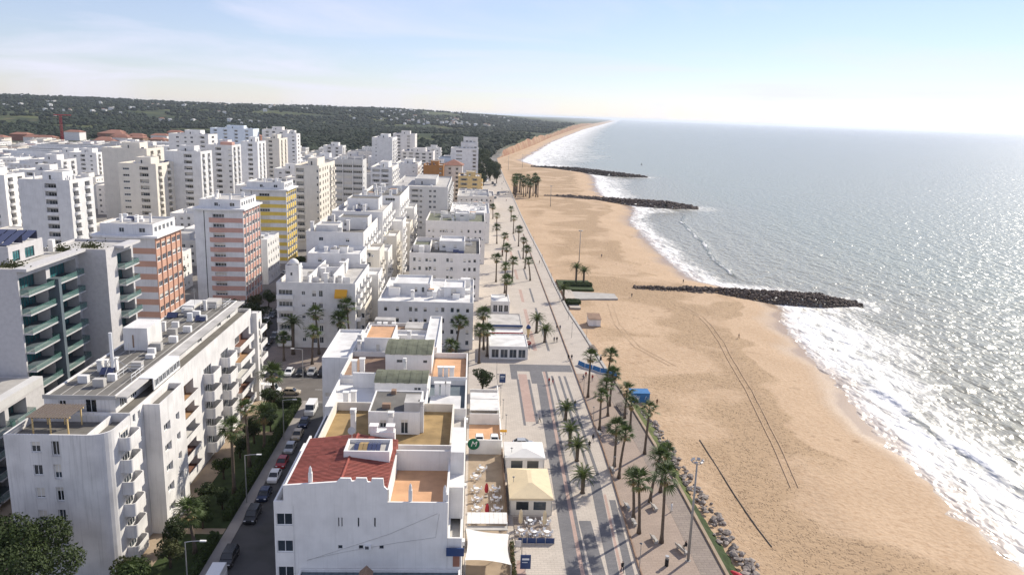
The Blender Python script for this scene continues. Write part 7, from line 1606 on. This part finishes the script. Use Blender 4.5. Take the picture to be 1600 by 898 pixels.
# long low sheds with dark strip roofs on the far left
for i, (x0, x1, y0) in enumerate([(-440, -350, 760), (-470, -370, 850), (-400, -310, 920)]):
    B = bld('market_shed', 'long low shed with dark strip roof, %s of the sheds on the far left' % ORD[i], x0, x1, y0, y0 + 26, 'building', 'long sheds on the far left'); vol(B, x0, x1, y0, y0 + 26, 0, 15, 'white2', {}, ph=.4, roof='roof_slate')
    for k in range(3): rbox(B, x0 + 4, x1 - 4, y0 + 3 + 8 * k, y0 + 6 + 8 * k, 14.4, 16.4, ('roof_white', 'solar', 'roof_grey')[k], 'roof_light_strip')
# terracotta quarter at the edge of the wood
for i in range(30):
    x, y = r.uniform(-700, -330), r.uniform(1090, 1330); a, b_, h = r.uniform(9, 16), r.uniform(7, 11), r.uniform(8, 14)
    B = empty('tiled_house', (x, y, land_z(x, y)), 'terracotta house at the edge of the wood on the left', 'house', 'terracotta houses at the edge of the wood'); mb = MB(); mb.box(-a, a, -b_, b_, -3, h); mb.build('wall', [r.choice(('terracotta', 'cream', 'white', 'roof_brown', 'rose_white'))], B); mb = MB()
    mb.quad((-a - 1, -b_ - 1, h), (a + 1, -b_ - 1, h), (a * .6, 0, h + 3), (-a * .6, 0, h + 3)); mb.quad((a + 1, b_ + 1, h), (-a - 1, b_ + 1, h), (-a * .6, 0, h + 3), (a * .6, 0, h + 3)); mb.tri((a + 1, -b_ - 1, h), (a + 1, b_ + 1, h), (a * .6, 0, h + 3)); mb.tri((-a - 1, b_ + 1, h), (-a - 1, -b_ - 1, h), (-a * .6, 0, h + 3)); mb.build('roof', ['terracotta'], B)
# villas scattered on the wooded slope
VM = []
for k, (wm_, rm_) in enumerate([('white', 'roof_white'), ('white2', 'roof_light'), ('cream', 'terracotta')]):
    mb = MB(); mb.box(-9, 9, -6, 6, -4, 7, 0); mb.box(2, 9, -9, -6.01, -4, 4.5, 0); q_ = MB(); q_.prism([(-10, -7), (10, -7), (10, 7), (-10, 7)], 7.01, 7.5); q_.quad((-10, -7, 7.5), (10, -7, 7.5), (7, 0, 10), (-7, 0, 10)); q_.quad((10, 7, 7.5), (-10, 7, 7.5), (-7, 0, 10), (7, 0, 10)); q_.tri((10, -7, 7.5), (10, 7, 7.5), (7, 0, 10)); q_.tri((-10, 7, 7.5), (-10, -7, 7.5), (-7, 0, 10)); VM.append((mb.mesh('wall', [wm_]), q_.mesh('roof', [rm_])))
n_ = 0
while n_ < 170:
    rr = 2300 * (2.0 ** r.random()); az_ = R(r.uniform(-36, 2.5)); x, y = rr * math.sin(az_), rr * math.cos(az_)
    if fbm(x * .0022, y * .0022, 8.) < .12 or x > edge(y) - 150: continue
    o = empty('hillside_villa', (x, y, land_z(x, y) + 5.5), 'tiny pale villa on the wooded far slope', 'house', 'villas on the far slope', r.uniform(0, 3)); s = r.uniform(.35, .75); o.scale = (s, s, s); k = r.choice((0, 0, 1, 1, 2)); link('wall', VM[k][0], o); link('roof', VM[k][1], o); n_ += 1
# woodland: leafy lumps, far too many to count
mat('wood_green', (.024, .037, .019), .95, .55, .012, transl=.0)
bmv = []; bmf = []
ico = rock_geo(1, 1, 3, .9); icos = [rock_geo(1, 1, k + 20, .85) for k in range(4)]
n_ = 0
while n_ < 17000:
    u = r.random(); rr = 1130 * (4.3 ** (u ** 1.1)); az_ = R(r.uniform(-40, 9)); x, y = rr * math.sin(az_), rr * math.cos(az_)
    if x > edge(y) - 14 or (rr < 1400 and x < -300) or (rr < 1180): continue
    if fbm(x * .003, y * .003, 4.) < -.24: continue
    s = r.uniform(3.2, 5.6) * (1 + rr / 7000); g = icos[r.randrange(4)]; z = land_z(x, y) + s * .45; n0 = len(bmv); a = r.uniform(0, 6.28); ca, sa = math.cos(a) * s, math.sin(a) * s; sz = s * r.uniform(.7, 1.25)
    bmv += [(x + v.x * ca - v.y * sa, y + v.x * sa + v.y * ca, z + v.z * sz) for v in g[0]]; bmf += [tuple(n0 + i for i in f) for f in g[1]]; n_ += 1
mb = MB(); mb.v = bmv; mb.f = bmf; mb.m = [0] * len(bmf); tag(mb.build('woodland', ['wood_green']), 'dark green woodland covering the far slope', 'woodland', kind='stuff')
# red tower crane, masts
P = empty('tower_crane', (-520, 1010, 0), 'red tower crane standing beyond the long sheds', 'crane'); mb = MB()
for sx in (-1, 1):
    for sy in (-1, 1): mb.tube([(sx, sy, 0), (sx, sy, 44)], .22, 4)
for k in range(14):
    z0 = 3.1 * k; mb.tube([(-1, -1, z0), (1, -1, z0 + 3.1)], .14, 4); mb.tube([(1, -1, z0), (1, 1, z0 + 3.1)], .14, 4)
mb.build('mast', ['red_cloth'], P); mb = MB(); mb.box(-8, 13, -.5, .5, 44, 45); mb.build('jib', ['red_cloth'], P); mb = MB(); mb.box(-7.6, -5, -1, 1, 42.6, 44); mb.build('counterweight', ['concrete'], P)
for i, (x, y) in enumerate([(-900, 3900), (-760, 3950)]):
    P = empty('radio_mast', (x, y, land_z(x, y)), ('thin radio mast on the far ridge, taller', 'thin radio mast on the far ridge, shorter')[i], 'mast'); mb = MB(); mb.tube([(0, 0, 0), (0, 0, 34 - 12 * i)], [1.0, .5], 5); mb.build('pole', ['metal'], P); mb = MB(); mb.cyl(0, 0, 26 - 12 * i, 28 - 12 * i, 2.0, 8); mb.build('antenna', ['white_metal'], P)
# white buoy far out
o = MB(); o.tube([(0, 0, -.5), (0, 0, .5), (0, 0, 1.2), (0, 0, 3)], [1.0, 1.2, .4, .1], 10); tag(o.build('buoy', ['black'], None, True, (255, 1180, SEA)), 'dark buoy floating far out on the sea', 'buoy')
# ------------------------------------------------------------------ put each building's empty at its base
for o in list(COL.objects):
    if o.type == 'EMPTY' and o.parent is None and o.get('label') and o.location.length < 1e-6 and o.children:
        bb = [c.matrix_basis.translation + Vector(v) for c in o.children if c.type == 'MESH' for v in (c.bound_box[0], c.bound_box[6])]
        base = Vector(((min(v.x for v in bb) + max(v.x for v in bb)) / 2, (min(v.y for v in bb) + max(v.y for v in bb)) / 2, min(v.z for v in bb)))
        o.location = base
        for c in o.children: c.location = c.location - base
# ------------------------------------------------------------------ haze: one closed box of even, thin air
hb = MB(); hb.box(-45000, 90000, -400, 95000, -30, 92)
hm = bpy.data.materials.new('haze'); hm.use_nodes = True; t = hm.node_tree; t.nodes.clear()
pv = t.nodes.new('ShaderNodeVolumePrincipled'); pv.inputs['Color'].default_value = (.80, .88, 1, 1); pv.inputs['Density'].default_value = .000045; pv.inputs['Anisotropy'].default_value = .35
mo = t.nodes.new('ShaderNodeOutputMaterial'); t.links.new(pv.outputs[0], mo.inputs['Volume'])
tag(hb.build('haze', [hm]), kind='stuff')
